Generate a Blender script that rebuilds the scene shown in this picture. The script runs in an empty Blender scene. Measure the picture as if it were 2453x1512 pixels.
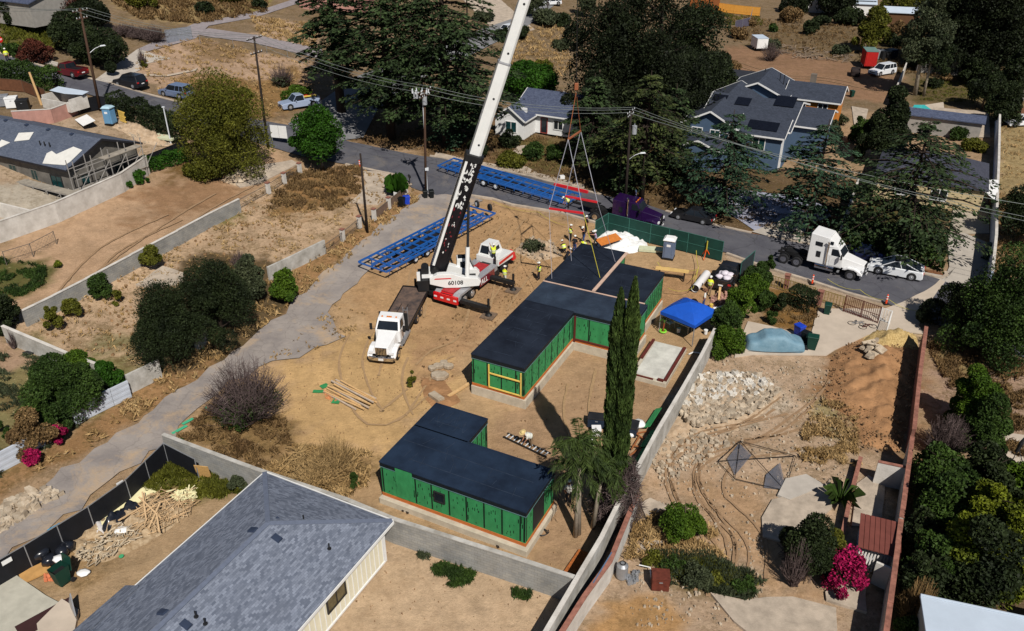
import bpy, math, random
import numpy as np
from mathutils import Vector, Matrix
from mathutils.geometry import delaunay_2d_cdt
S = bpy.context.scene
C = S.collection
R = math.radians
# camera
CAMH = 37.8
cam = bpy.data.cameras.new('camera'); co = bpy.data.objects.new('camera', cam); C.objects.link(co)
co.location = (0, 0, CAMH); co.rotation_euler = (R(60), 0, 0)
cam.sensor_width = 36; cam.lens = 36 * 2000 / 2453; cam.clip_start = .5; cam.clip_end = 2500
S.camera = co
# light
SUN_AZ, SUN_EL = -72.0, 49.0            # direction towards the sun, degrees from +x
W = bpy.data.worlds.new('World'); S.world = W; W.use_nodes = True
nt = W.node_tree; sky = nt.nodes.new('ShaderNodeTexSky'); sky.sky_type = 'NISHITA'; sky.sun_disc = False
sky.sun_elevation = R(SUN_EL); sky.sun_rotation = R(90 - SUN_AZ)
nt.links.new(sky.outputs[0], nt.nodes['Background'].inputs[0]); nt.nodes['Background'].inputs[1].default_value = .05
sl = bpy.data.lights.new('sun', 'SUN'); sl.energy = 5.0; sl.angle = R(.5); sl.color = (1, .95, .87)
so = bpy.data.objects.new('sun', sl); C.objects.link(so)
_d = Vector((math.cos(R(SUN_AZ)) * math.cos(R(SUN_EL)), math.sin(R(SUN_AZ)) * math.cos(R(SUN_EL)), math.sin(R(SUN_EL))))
so.rotation_euler = _d.to_track_quat('Z', 'Y').to_euler()
S.cycles.diffuse_bounces = 1; S.cycles.max_bounces = 5
sky.dust_density = .4; sky.air_density = .8
S.view_settings.view_transform = 'Standard'; S.view_settings.look = 'None'
S.view_settings.exposure = -.1; S.view_settings.gamma = 1
# terrain and picking ground points
CT, ST = math.cos(R(30)), math.sin(R(30))
def zt(x, y):                            # the hillside rises to the left
 s = (-.89 * x + .454 * y - 50) / 6
 return .14 * 6 * (s if s > 30 else math.log1p(math.exp(s)))
def nzt(x, y):
 return .84 * np.logaddexp(0, (-.89 * x + .454 * y - 50) / 6)
def G(px, py, h=0.0):                    # world point h above the ground seen at (px, py) of a 2453 x 1512 picture
 a, b = px - 1226.5, py - 756
 d = (a, 2000 * CT - b * ST, -2000 * ST - b * CT)
 z = h
 for i in range(40):
  l = (z - CAMH) / d[2]; z = .5 * z + .5 * (zt(d[0] * l, d[1] * l) + h)
 l = (z - CAMH) / d[2]
 return Vector((d[0] * l, d[1] * l, z))
def GZ(px, py, z):                       # world point at height z seen at (px, py)
 a, b = px - 1226.5, py - 756
 d = (a, 2000 * CT - b * ST, -2000 * ST - b * CT); l = (z - CAMH) / d[2]
 return Vector((d[0] * l, d[1] * l, z))
def PR(v):
 Z = v[2] - CAMH; dep = v[1] * CT - Z * ST
 return 1226.5 + 2000 * v[0] / dep, 756 - 2000 * (v[1] * ST + Z * CT) / dep
def tall(base, topy):                    # height of something standing at base whose top is seen at row topy
 k = (756 - topy) / 2000; y = base[1]
 Z = y * (k * CT - ST) / (CT + k * ST)
 return Z + CAMH - base[2]
def mpp(v):                              # metres per picture pixel at v
 return (v[1] * CT - (v[2] - CAMH) * ST) / 2000
def head(a, b):
 return math.atan2(b[1] - a[1], b[0] - a[0])
# materials
MATS = {}
def srgb(r, g, b):
 f = lambda c: (c / 255 / 12.92) if c <= 10 else ((c / 255 + .055) / 1.055) ** 2.4
 return (f(r), f(g), f(b))
def mat(key, col=None, rough=.8, metal=0., var=.12, scale=1.5, bump=0., bscale=12., spec=.3, island=0., coat=0., stretch=None, col2=None):
 if key in MATS: return MATS[key]
 m = bpy.data.materials.new(key); m.use_nodes = True; n = m.node_tree; N, L = n.nodes, n.links
 b = N['Principled BSDF']; b.inputs['Roughness'].default_value = rough; b.inputs['Metallic'].default_value = metal
 b.inputs['Specular IOR Level'].default_value = spec; b.inputs['Coat Weight'].default_value = coat
 tc = N.new('ShaderNodeTexCoord'); vec = tc.outputs['Object']
 if stretch:
  mp = N.new('ShaderNodeMapping'); mp.inputs['Scale'].default_value = stretch; L.new(vec, mp.inputs[0]); vec = mp.outputs[0]
 no = N.new('ShaderNodeTexNoise'); no.inputs['Scale'].default_value = scale; no.inputs['Detail'].default_value = 6; no.inputs['Roughness'].default_value = .65
 L.new(vec, no.inputs['Vector'])
 mx = N.new('ShaderNodeMix'); mx.data_type = 'RGBA'
 c2 = col2 or tuple(min(1, c * (1 + var)) for c in col)
 c1 = tuple(c * (1 - var) for c in col) if not col2 else col
 rp = N.new('ShaderNodeMapRange'); rp.inputs[1].default_value = .35; rp.inputs[2].default_value = .65
 L.new(no.outputs['Fac'], rp.inputs[0]); L.new(rp.outputs[0], mx.inputs['Factor'])
 mx.inputs['A'].default_value = (*c1, 1); mx.inputs['B'].default_value = (*c2, 1)
 out = mx.outputs['Result']
 if island:
  ge = N.new('ShaderNodeNewGeometry'); mr = N.new('ShaderNodeMapRange'); mr.inputs[3].default_value = 1 - island; mr.inputs[4].default_value = 1 + island
  L.new(ge.outputs['Random Per Island'], mr.inputs[0])
  vm = N.new('ShaderNodeVectorMath'); vm.operation = 'SCALE'; L.new(out, vm.inputs[0]); L.new(mr.outputs[0], vm.inputs['Scale']); out = vm.outputs[0]
 L.new(out, b.inputs['Base Color'])
 if bump:
  n2 = N.new('ShaderNodeTexNoise'); n2.inputs['Scale'].default_value = bscale; n2.inputs['Detail'].default_value = 5; L.new(vec, n2.inputs['Vector'])
  bp = N.new('ShaderNodeBump'); bp.inputs['Strength'].default_value = bump; bp.inputs['Distance'].default_value = .05
  L.new(n2.outputs['Fac'], bp.inputs['Height']); L.new(bp.outputs[0], b.inputs['Normal'])
 MATS[key] = m; return m
def brickmat(key, col, mortar, bw, bh, rough=.9, ms=.012, c2=None, lo=.78, hi=1.18, off=.5):
 if key in MATS: return MATS[key]
 m = mat(key, col, rough, var=.1, scale=.7, bump=0); N, L = m.node_tree.nodes, m.node_tree.links
 b = N['Principled BSDF']; tc = N.new('ShaderNodeTexCoord'); mp = N.new('ShaderNodeMapping')
 L.new(tc.outputs['UV'], mp.inputs[0])
 br = N.new('ShaderNodeTexBrick'); br.offset = off; L.new(mp.outputs[0], br.inputs['Vector'])
 br.inputs['Scale'].default_value = 1; br.inputs['Brick Width'].default_value = bw; br.inputs['Row Height'].default_value = bh; br.inputs['Mortar Size'].default_value = ms
 br.inputs['Color1'].default_value = (*col, 1); br.inputs['Color2'].default_value = (*(c2 or tuple(c * .85 for c in col)), 1); br.inputs['Mortar'].default_value = (*mortar, 1)
 no = N.new('ShaderNodeTexNoise'); no.inputs['Scale'].default_value = .9; no.inputs['Detail'].default_value = 6; L.new(tc.outputs['Object'], no.inputs['Vector'])
 mr = N.new('ShaderNodeMapRange'); mr.inputs[1].default_value = .3; mr.inputs[2].default_value = .7; mr.inputs[3].default_value = lo; mr.inputs[4].default_value = hi; L.new(no.outputs['Fac'], mr.inputs[0])
 vm = N.new('ShaderNodeVectorMath'); vm.operation = 'SCALE'; L.new(br.outputs['Color'], vm.inputs[0]); L.new(mr.outputs[0], vm.inputs['Scale'])
 L.new(vm.outputs[0], b.inputs['Base Color'])
 return m
# mesh builder
class MB:
 def __init__(s): s.v = []; s.f = []; s.mi = []; s.m = 0; s.uv = None
 def add(s, vs, fs):
  o = len(s.v); s.v += [tuple(v) for v in vs]
  for f in fs: s.f.append(tuple(i + o for i in f)); s.mi.append(s.m)
  return s
 def box(s, x0, y0, z0, x1, y1, z1, tx=0, ty=0):      # tx, ty: inset of the top
  x0, x1 = min(x0, x1), max(x0, x1); y0, y1 = min(y0, y1), max(y0, y1); z0, z1 = min(z0, z1), max(z0, z1)
  return s.add([(x0, y0, z0), (x1, y0, z0), (x1, y1, z0), (x0, y1, z0), (x0 + tx, y0 + ty, z1), (x1 - tx, y0 + ty, z1), (x1 - tx, y1 - ty, z1), (x0 + tx, y1 - ty, z1)],
                     [(3, 2, 1, 0), (4, 5, 6, 7), (0, 1, 5, 4), (1, 2, 6, 5), (2, 3, 7, 6), (3, 0, 4, 7)])
 def cb(s, cx, cy, cz, sx, sy, sz, tx=0, ty=0): return s.box(cx - sx / 2, cy - sy / 2, cz - sz / 2, cx + sx / 2, cy + sy / 2, cz + sz / 2, tx, ty)
 def tube(s, pts, rad, n=8, cap=True):
  pts = [Vector(p) for p in pts]; rad = rad if isinstance(rad, (list, tuple)) else [rad] * len(pts)
  o = len(s.v); ref = Vector((0, 0, 1))
  for i, p in enumerate(pts):
   d = (pts[min(i + 1, len(pts) - 1)] - pts[max(i - 1, 0)])
   d = d.normalized() if d.length > 1e-9 else Vector((0, 0, 1))
   if abs(d.dot(ref)) > .95: ref = Vector((1, 0, 0)) if abs(d.x) < .9 else Vector((0, 1, 0))
   u = d.cross(ref).normalized(); w = u.cross(d)
   for k in range(n):
    a = 2 * math.pi * k / n; s.v.append(tuple(p + (u * math.cos(a) + w * math.sin(a)) * rad[i]))
  for i in range(len(pts) - 1):
   for k in range(n):
    a, b = o + i * n + k, o + i * n + (k + 1) % n; s.f.append((a, b, b + n, a + n)); s.mi.append(s.m)
  if cap:
   s.f.append(tuple(o + k for k in range(n))); s.mi.append(s.m)
   e = o + (len(pts) - 1) * n; s.f.append(tuple(e + k for k in reversed(range(n)))); s.mi.append(s.m)
  return s
 def bar(s, a, b, w=.05, h=None):                   # a square bar from a to b
  a, b = Vector(a), Vector(b); h = h or w; d = (b - a).normalized(); up = Vector((0, 0, 1))
  if abs(d.z) > .95: up = Vector((0, 1, 0))
  u = d.cross(up).normalized() * w / 2; t = u.cross(d).normalized() * h / 2
  vs = [a + u + t, a - u + t, a - u - t, a + u - t, b + u + t, b - u + t, b - u - t, b + u - t]
  return s.add(vs, [(0, 1, 2, 3), (7, 6, 5, 4), (0, 4, 5, 1), (1, 5, 6, 2), (2, 6, 7, 3), (3, 7, 4, 0)])
 def prism(s, out, z0, z1, axis='z', flip=False):   # outline (u, v) extruded; axis y: (u, v) = (x, z)
  n = len(out)
  if axis == 'z': vs = [(a, b, z0) for a, b in out] + [(a, b, z1) for a, b in out]
  elif axis == 'y': vs = [(a, z0, b) for a, b in out] + [(a, z1, b) for a, b in out]
  else: vs = [(z0, a, b) for a, b in out] + [(z1, a, b) for a, b in out]
  fs = [tuple(reversed(range(n))), tuple(range(n, 2 * n))] + [(i, (i + 1) % n, (i + 1) % n + n, i + n) for i in range(n)]
  return s.add(vs, fs)
 def quad(s, *p): return s.add(p, [tuple(range(len(p)))])
 def build(s, name, m, parent=None, smooth=False, bev=0, uv=None, fix=True):
  me = bpy.data.meshes.new(name); me.from_pydata(s.v, [], s.f)
  ms = m if isinstance(m, (list, tuple)) else [m]
  for q in ms: me.materials.append(q)
  if len(ms) > 1: me.polygons.foreach_set('material_index', s.mi)
  if fix:
   import bmesh
   bm = bmesh.new(); bm.from_mesh(me); bmesh.ops.recalc_face_normals(bm, faces=bm.faces); bm.to_mesh(me); bm.free()
  if smooth: me.polygons.foreach_set('use_smooth', [True] * len(me.polygons))
  if uv: boxuv(me)
  me.update(); o = bpy.data.objects.new(name, me); C.objects.link(o)
  if bev:
   b = o.modifiers.new('bevel', 'BEVEL'); b.width = bev; b.segments = 2; b.limit_method = 'ANGLE'
  if parent is not None: o.parent = parent
  return o
def boxuv(me):                                         # metres along the face, up the face
 l = me.uv_layers.new(name='uv')
 for p in me.polygons:
  n = p.normal; u = Vector((-n.y, n.x, 0)); u = u.normalized() if u.length > .02 else Vector((1, 0, 0)); w = n.cross(u)
  for li in p.loop_indices:
   c = me.vertices[me.loops[li].vertex_index].co; l.data[li].uv = (c.dot(u), c.dot(w))
def npmesh(name, V, F, m, parent=None, smooth=False):   # F: (n, 4) array
 me = bpy.data.meshes.new(name); V = np.asarray(V, np.float32); F = np.asarray(F, np.int32)
 me.vertices.add(len(V)); me.vertices.foreach_set('co', V.ravel()); me.loops.add(F.size); me.loops.foreach_set('vertex_index', F.ravel())
 me.polygons.add(len(F)); me.polygons.foreach_set('loop_start', np.arange(len(F), dtype=np.int32) * F.shape[1])
 me.materials.append(m)
 if smooth: me.polygons.foreach_set('use_smooth', np.ones(len(F), bool))
 me.update(calc_edges=True)
 o = bpy.data.objects.new(name, me); C.objects.link(o)
 if parent is not None: o.parent = parent
 return o
def tag(o, label, cat, group=None):
 o['label'] = label; o['category'] = cat
 if group: o['group'] = group
 return o
def thing(name, label, cat, loc=(0, 0, 0), rz=0, group=None, sc=1):
 o = bpy.data.objects.new(name, None); o.empty_display_size = .3; C.objects.link(o)
 o.location = loc; o.rotation_euler = (0, 0, rz); o.scale = (sc, sc, sc) if not isinstance(sc, tuple) else sc
 return tag(o, label, cat, group)
def dup(o, loc, rz=0, label=None, sc=None, parent=None):
 def cp(q, par):
  c = q.copy(); C.objects.link(c); c.parent = par
  for ch in KIDS.get(q.name, q.children): cp(ch, c)
  return c
 r = cp(o, parent); r.location = loc; r.rotation_euler = (0, 0, rz)
 if sc: r.scale = sc if isinstance(sc, tuple) else (sc, sc, sc)
 if label: r['label'] = label
 return r
KIDS = {}
def struct(o, kind='structure'):
 o['kind'] = kind; return o
rnd = random.Random(7); nr = np.random.default_rng(7)
def densify(pts, step, closed=True, jit=0.):
 out = []; n = len(pts)
 for i in range(n if closed else n - 1):
  a, b = Vector(pts[i]), Vector(pts[(i + 1) % n]); k = max(1, int((b - a).length / step))
  for j in range(k):
   q = a.lerp(b, j / k)
   if jit: q = Vector((q.x + rnd.uniform(-jit, jit), q.y + rnd.uniform(-jit, jit)))
   out.append(q)
 if not closed: out.append(Vector(pts[-1]))
 return out
def sheet(name, polyD, m, off=.03, step=2.5, jit=0., skirt=0., world=False, parent=None):   # draped over the terrain
 pw = [Vector((p[0], p[1])) if world else G(*p).xy for p in polyD]
 B = densify(pw, min(step, 1.0 if jit else step), True, jit)
 xs = [p.x for p in B]; ys = [p.y for p in B]; pts = [Vector((p.x, p.y)) for p in B]; nb = len(B)
 for i in range(int(min(xs) // step), int(max(xs) // step) + 1):
  for j in range(int(min(ys) // step), int(max(ys) // step) + 1): pts.append(Vector((i * step + .37, j * step + .21)))
 v, e, f, *_ = delaunay_2d_cdt(pts, [], [list(range(nb))], 1, 1e-4)
 mb = MB(); mb.v = [(p.x, p.y, zt(p.x, p.y) + off) for p in v]
 mb.f = [tuple(q) for q in f if abs(sum(v[q[i]].cross(v[q[(i + 1) % len(q)]]) for i in range(len(q)))) > 1e-7]; mb.mi = [0] * len(mb.f)
 if skirt:
  o = len(mb.v); mb.v += [(p.x, p.y, zt(p.x, p.y) + off) for p in B] + [(p.x, p.y, zt(p.x, p.y) + off - skirt) for p in B]
  for i in range(nb): j = (i + 1) % nb; mb.f.append((o + i, o + j, o + nb + j, o + nb + i)); mb.mi.append(0)
 o = mb.build(name, m, parent, fix=False)
 me = o.data
 flips = [p.index for p in me.polygons if p.normal.z < -.3]
 if flips:
  import bmesh
  bm = bmesh.new(); bm.from_mesh(me); bm.faces.ensure_lookup_table(); bmesh.ops.reverse_faces(bm, faces=[bm.faces[i] for i in flips]); bm.to_mesh(me); bm.free()
 return o
# === GROUND
def poly_in(px, py, X, Y):
 ins = np.zeros(X.shape, bool); n = len(px); j = n - 1
 for i in range(n):
  c = ((py[i] > Y) != (py[j] > Y)) & (X < (px[j] - px[i]) * (Y - py[i]) / (py[j] - py[i] + 1e-12) + px[i]); ins ^= c; j = i
 return ins
def wob(X, Y, s, seed):
 r = np.random.default_rng(seed); o = np.zeros_like(X)
 for k in range(7):
  a = r.uniform(0, 6.28); fr = r.uniform(.5, 2.2) / s; o += np.sin((X * math.cos(a) + Y * math.sin(a)) * fr * 6.28 + r.uniform(0, 6.28)) / 2.6
 return o
ZONES = [  # outline on the picture, sRGB colour, speckle, edge roughness in metres
 ([(-300, -120), (2800, -120), (2800, 300), (2400, 260), (1400, 260), (-300, 300)], (122, 102, 78), .7, 2),
 ([(0, 55), (90, 45), (200, 60), (200, 115), (100, 118), (-50, 125)], (82, 82, 38), .3, 1.5),
 ([(230, -20), (640, -20), (640, 30), (480, 58), (330, 45)], (150, 126, 84), .8, 2),
 ([(540, -5), (640, -5), (640, 28), (560, 25)], (122, 112, 58), .5, 1.5),
 ([(350, 118), (470, 88), (613, 125), (760, 150), (720, 250), (640, 285), (560, 240), (300, 195)], (170, 140, 114), .35, 1),
 ([(410, 185), (520, 175), (640, 200), (700, 150), (740, 190), (690, 262), (640, 285), (470, 235)], (138, 104, 62), .9, 1.5),
 ([(450, 95), (560, 100), (600, 140), (520, 150), (450, 120)], (136, 108, 78), .9, 1.5),
 ([(600, 95), (760, 130), (760, 60), (620, 40)], (172, 142, 114), .8, 1),
 ([(690, 280), (1190, 260), (1240, 420), (1010, 375), (840, 335), (740, 300)], (112, 86, 60), .8, 2),
 ([(1130, 300), (1600, 330), (2060, 440), (2060, 590), (1700, 560), (1230, 412)], (98, 78, 54), .8, 2),  # garden soil below the blue house, with shade painted into its dark colour
 ([(1040, 372), (1240, 400), (1240, 412), (1050, 380)], (140, 104, 72), .6, .5),
 ([(1190, 330), (1330, 330), (1400, 400), (1240, 412)], (92, 84, 44), .9, 1.5),
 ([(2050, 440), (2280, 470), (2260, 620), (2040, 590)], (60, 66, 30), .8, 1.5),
 ([(2180, 180), (2350, 195), (2360, 255), (2190, 245)], (90, 80, 50), .7, 1.5),
 ([(1690, 130), (1760, 105), (2050, 150), (2160, 190), (2130, 250), (2040, 235), (1950, 205), (1640, 200)], (138, 104, 78), .3, 1.5),
 ([(2060, 60), (2300, 60), (2300, 190), (2190, 180), (2060, 150)], (86, 74, 50), .9, 2),
 ([(1760, 50), (2080, 70), (2060, 130), (1790, 110)], (106, 88, 64), .9, 2),
 ([(2330, 150), (2500, 150), (2500, 330), (2330, 290)], (104, 88, 60), .6, 2),
 ([(2392, 250), (2500, 250), (2500, 480), (2385, 470)], (152, 130, 88), .6, 1),
 ([(2395, 255), (2500, 258), (2500, 300), (2395, 295)], (120, 80, 58), .5, 1),
 ([(2380, 460), (2500, 470), (2500, 660), (2375, 660)], (128, 98, 60), .7, 1.5),
 ([(140, 285), (300, 270), (470, 330), (420, 345), (340, 400), (160, 430), (-60, 430), (-60, 300)], (168, 144, 118), .7, 1),
 ([(-60, 440), (230, 440), (20, 560), (-60, 580)], (170, 158, 140), .4, 1),
 ([(60, 742), (722, 396), (600, 345), (480, 360), (290, 455), (-60, 620), (-60, 760)], (176, 142, 110), .15, 1),
 ([(300, 470), (480, 400), (620, 400), (640, 430), (480, 520), (330, 520)], (150, 114, 82), .2, 3),
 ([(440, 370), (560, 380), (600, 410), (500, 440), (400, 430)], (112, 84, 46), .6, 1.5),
 ([(0, 618), (90, 622), (125, 640), (100, 680), (40, 710), (-60, 740), (-60, 610)], (88, 88, 44), .6, 1),
 ([(60, 745), (722, 400), (860, 395), (1000, 440), (640, 645), (560, 700), (385, 880), (150, 840), (20, 785)], (182, 152, 120), .7, .5),
 ([(640, 470), (690, 412), (870, 398), (860, 475), (800, 500), (700, 515), (640, 520)], (140, 104, 62), .8, 1.5),
 ([(500, 520), (560, 500), (590, 520), (530, 545)], (112, 104, 58), .8, 1),
 ([(200, 800), (340, 790), (360, 860), (240, 850)], (128, 118, 80), 1, 1.5),
 ([(-60, 790), (30, 785), (150, 842), (380, 885), (160, 1045), (-60, 1200)], (126, 116, 74), .8, .7),
 ([(-60, 800), (40, 810), (110, 860), (40, 900), (-60, 890)], (160, 130, 104), .6, 1),
 ([(-60, 1180), (160, 1045), (385, 890), (560, 760), (640, 650), (860, 540), (1000, 455), (1030, 470), (840, 600), (650, 780), (470, 910), (210, 1080), (60, 1140), (-60, 1262)], (152, 114, 74), .8, .4),
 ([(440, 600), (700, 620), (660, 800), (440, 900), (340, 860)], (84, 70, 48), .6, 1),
 # the building site
 ([(400, 1048), (520, 935), (640, 866), (728, 856), (823, 813), (783, 735), (868, 665), (938, 590), (1063, 528), (1110, 478), (1440, 548), (1800, 640), (1710, 820), (1345, 1450), (1390, 1395), (390, 1042)], (178, 144, 104), .12, .5),
 ([(640, 880), (830, 815), (900, 760), (1000, 800), (1130, 900), (1030, 1000), (930, 1090), (700, 1090), (690, 960)], (192, 154, 102), .05, 2),
 ([(860, 640), (1000, 560), (1200, 480), (1430, 545), (1400, 640), (1180, 800), (1000, 830), (850, 760)], (176, 138, 96), .25, 2),
 ([(420, 1045), (520, 960), (690, 1000), (700, 1090), (900, 1090), (870, 1180), (700, 1140), (560, 1085)], (134, 106, 66), .9, 1),
 ([(1120, 620), (1250, 640), (1170, 790), (1010, 930), (1000, 860), (1120, 750)], (170, 132, 94), .35, 1.5),
 ([(1560, 640), (1700, 640), (1680, 740), (1590, 750)], (168, 128, 88), .3, 1),
 ([(1380, 830), (1640, 900), (1480, 1230), (1330, 1400), (1190, 1180), (1200, 960)], (168, 134, 100), .12, 1.5),
 # front yard of the grey roofed house, its side yard
 ([(940, 1265), (1395, 1400), (1320, 1600), (700, 1600)], (190, 160, 126), .1, .3),
 ([(390, 1065), (630, 1150), (150, 1560), (-60, 1560), (-60, 1380), (30, 1340)], (172, 142, 106), .2, .5),
 ([(330, 1170), (390, 1110), (470, 1115), (600, 1160), (540, 1190), (440, 1200), (360, 1185)], (104, 98, 48), .7, .7),
 ([(60, 1370), (160, 1300), (330, 1190), (480, 1200), (330, 1280), (190, 1420), (80, 1400)], (160, 128, 88), .6, 1),
 # the lot on the right
 ([(1712, 800), (1980, 850), (2205, 790), (2160, 1100), (2110, 1600), (1330, 1600), (1470, 1260)], (178, 150, 122), .5, .5),
 ([(1640, 900), (1860, 910), (1880, 970), (1760, 1020), (1620, 1050), (1600, 1000)], (188, 170, 148), .6, 1.2),
 ([(1980, 880), (2010, 820), (2120, 800), (2205, 830), (2195, 1000), (2160, 1110), (2060, 1090), (2040, 1000), (1960, 960)], (150, 110, 74), .4, 1.2),
 ([(2070, 800), (2110, 790), (2180, 795), (2200, 835), (2110, 845)], (196, 170, 116), .6, .7),
 ([(1950, 960), (2040, 970), (2050, 1060), (1960, 1040)], (150, 134, 92), 1, 1.2),
 ([(1590, 1130), (1740, 1120), (1900, 1300), (1960, 1450), (1800, 1400), (1720, 1290)], (178, 142, 106), .3, 2),
 ([(1560, 1330), (1700, 1330), (1830, 1390), (1800, 1440), (1600, 1400)], (106, 96, 56), .8, 1),
 ([(1440, 1440), (1560, 1420), (1640, 1480), (1700, 1600), (1400, 1600)], (182, 138, 88), .4, .5),
 ([(1520, 1200), (1560, 1190), (1580, 1320), (1510, 1330)], (150, 126, 100), .8, .7),
 ([(1845, 695), (1870, 690), (1965, 735), (1945, 800), (1830, 775)], (128, 92, 44), .7, .4),
 ([(2212, 810), (2500, 850), (2500, 1110), (2390, 1100), (2230, 1000)], (164, 134, 112), .8, 1.5),
 ([(2215, 810), (2300, 830), (2390, 900), (2330, 930), (2240, 850)], (140, 118, 76), .9, 1.5),
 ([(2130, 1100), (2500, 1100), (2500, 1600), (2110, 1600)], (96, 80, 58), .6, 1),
 ([(2150, 622), (2270, 655), (2265, 668), (2200, 652), (2130, 640)], (120, 74, 48), .5, .2),
 ([(1580, 505), (1700, 535), (1880, 565), (1860, 590), (1700, 560), (1600, 520)], (134, 96, 66), .7, .5),
 ([(1740, 590), (1850, 640), (1960, 680), (2120, 725), (2110, 735), (1850, 660), (1740, 620)], (172, 150, 126), .3, .3),
]
def ground():
 xs = [0.]; 
 while xs[-1] < 420: xs.append(xs[-1] + (.36 if xs[-1] < 62 else .36 + (xs[-1] - 62) * .03))
 xs = np.array([-a for a in reversed(xs[1:])] + xs)
 ys = [14.]
 while ys[-1] < 620: ys.append(ys[-1] + (.3 if ys[-1] < 100 else .3 + (ys[-1] - 100) * .014))
 ys = np.array(ys); X, Y = np.meshgrid(xs, ys); n0, n1 = X.shape
 col = np.zeros((n0, n1, 4), np.float32); col[..., :3] = srgb(160, 134, 106); col[..., 3] = .5
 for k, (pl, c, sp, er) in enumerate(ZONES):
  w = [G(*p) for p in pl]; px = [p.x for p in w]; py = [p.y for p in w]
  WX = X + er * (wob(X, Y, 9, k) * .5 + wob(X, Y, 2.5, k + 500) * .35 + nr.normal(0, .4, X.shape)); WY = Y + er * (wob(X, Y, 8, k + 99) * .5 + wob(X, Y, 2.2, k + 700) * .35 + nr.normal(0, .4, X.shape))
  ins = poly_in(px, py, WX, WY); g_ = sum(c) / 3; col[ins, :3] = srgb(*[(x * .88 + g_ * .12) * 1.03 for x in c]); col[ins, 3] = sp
 for it in range(1):
  c2 = col.copy(); c2[1:-1, 1:-1] = (col[1:-1, 1:-1] * 2 + col[:-2, 1:-1] + col[2:, 1:-1] + col[1:-1, :-2] + col[1:-1, 2:]) / 6; col = c2
 Z = nzt(X, Y) + (wob(X, Y, 7, 3) * .03 + wob(X, Y, 2.2, 4) * .02) * np.clip(col[..., 3] * 1.5, .1, 1) - .075
 idx = np.arange(n0 * n1).reshape(n0, n1); F = np.stack([idx[:-1, :-1], idx[:-1, 1:], idx[1:, 1:], idx[1:, :-1]], -1).reshape(-1, 4)
 m = bpy.data.materials.new('soil'); m.use_nodes = True; N, L = m.node_tree.nodes, m.node_tree.links; b = N['Principled BSDF']
 b.inputs['Roughness'].default_value = .95; b.inputs['Specular IOR Level'].default_value = .1
 at = N.new('ShaderNodeAttribute'); at.attribute_name = 'soil'; tc = N.new('ShaderNodeTexCoord')
 def noise(sc, det=5, ro=.6):
  q = N.new('ShaderNodeTexNoise'); q.inputs['Scale'].default_value = sc; q.inputs['Detail'].default_value = det; q.inputs['Roughness'].default_value = ro; L.new(tc.outputs['Object'], q.inputs['Vector']); return q.outputs['Fac']
 def mr(v, a, c, d, e):
  q = N.new('ShaderNodeMapRange'); L.new(v, q.inputs[0])
  for i, x in enumerate((a, c, d, e)): q.inputs[i + 1].default_value = x
  return q.outputs[0]
 def mul(a, c):
  q = N.new('ShaderNodeMath'); q.operation = 'MULTIPLY'
  for i, x in enumerate((a, c)):
   if isinstance(x, float): q.inputs[i].default_value = x
   else: L.new(x, q.inputs[i])
  return q.outputs[0]
 def mix(fac, a, c):
  q = N.new('ShaderNodeMix'); q.data_type = 'RGBA'; L.new(fac, q.inputs['Factor'])
  for k, x in (('A', a), ('B', c)):
   if isinstance(x, tuple): q.inputs[k].default_value = (*x, 1)
   else: L.new(x, q.inputs[k])
  return q.outputs['Result']
 v = mul(mul(mr(noise(.12), .3, .7, .86, 1.14), mr(noise(.9, 8, .7), .25, .75, .76, 1.22)), mr(noise(6., 6, .75), .25, .75, .85, 1.15))
 sc = N.new('ShaderNodeVectorMath'); sc.operation = 'SCALE'; L.new(at.outputs['Color'], sc.inputs[0]); L.new(v, sc.inputs['Scale'])
 clump = mul(mr(mul(noise(.55, 4), mr(noise(2.6, 8, .8), .3, .7, .45, 1.5)), .47, .62, 0., 1.), at.outputs['Alpha'])
 c1 = mix(mul(clump, .8), sc.outputs[0], srgb(96, 80, 48))
 spk = mul(mr(noise(3.4, 3, .6), .6, .68, 0., 1.), at.outputs['Alpha'])
 c2_ = mix(mul(spk, .75), c1, srgb(72, 56, 36))
 lt = mr(noise(4.7, 2, .5), .66, .72, 0., .55); c3 = mix(mul(lt, at.outputs['Alpha']), c2_, srgb(206, 182, 150))
 c3 = mix(mr(noise(9., 3, .7), .62, .72, 0., .2), c3, srgb(126, 100, 72)); c3 = mix(mr(noise(7.3, 3, .7), .64, .74, 0., .22), c3, srgb(214, 190, 158)); c3 = mix(mr(noise(.33, 7, .8), .5, .68, 0., .28), c3, srgb(140, 108, 76))
 # faint vehicle tracks and graded streaks
 wv = N.new('ShaderNodeTexWave'); wv.inputs['Scale'].default_value = .22; wv.inputs['Distortion'].default_value = 9; wv.inputs['Detail'].default_value = 4; mp = N.new('ShaderNodeMapping'); mp.inputs['Rotation'].default_value = (0, 0, R(-28)); L.new(tc.outputs['Object'], mp.inputs[0]); L.new(mp.outputs[0], wv.inputs['Vector'])
 c4 = mix(mr(wv.outputs['Fac'], .82, 1., 0., .08), c3, srgb(120, 92, 62))
 L.new(c4, b.inputs['Base Color'])
 bp = N.new('ShaderNodeBump'); bp.inputs['Strength'].default_value = .8; bp.inputs['Distance'].default_value = .2; L.new(noise(1.6, 10, .8), bp.inputs['Height']); L.new(bp.outputs[0], b.inputs['Normal'])
 o = npmesh('ground', np.stack([X, Y, Z], -1).reshape(-1, 3), F, m, smooth=True)
 a = o.data.color_attributes.new('soil', 'FLOAT_COLOR', 'POINT'); a.data.foreach_set('color', col.reshape(-1)); struct(o)
ground()
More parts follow.
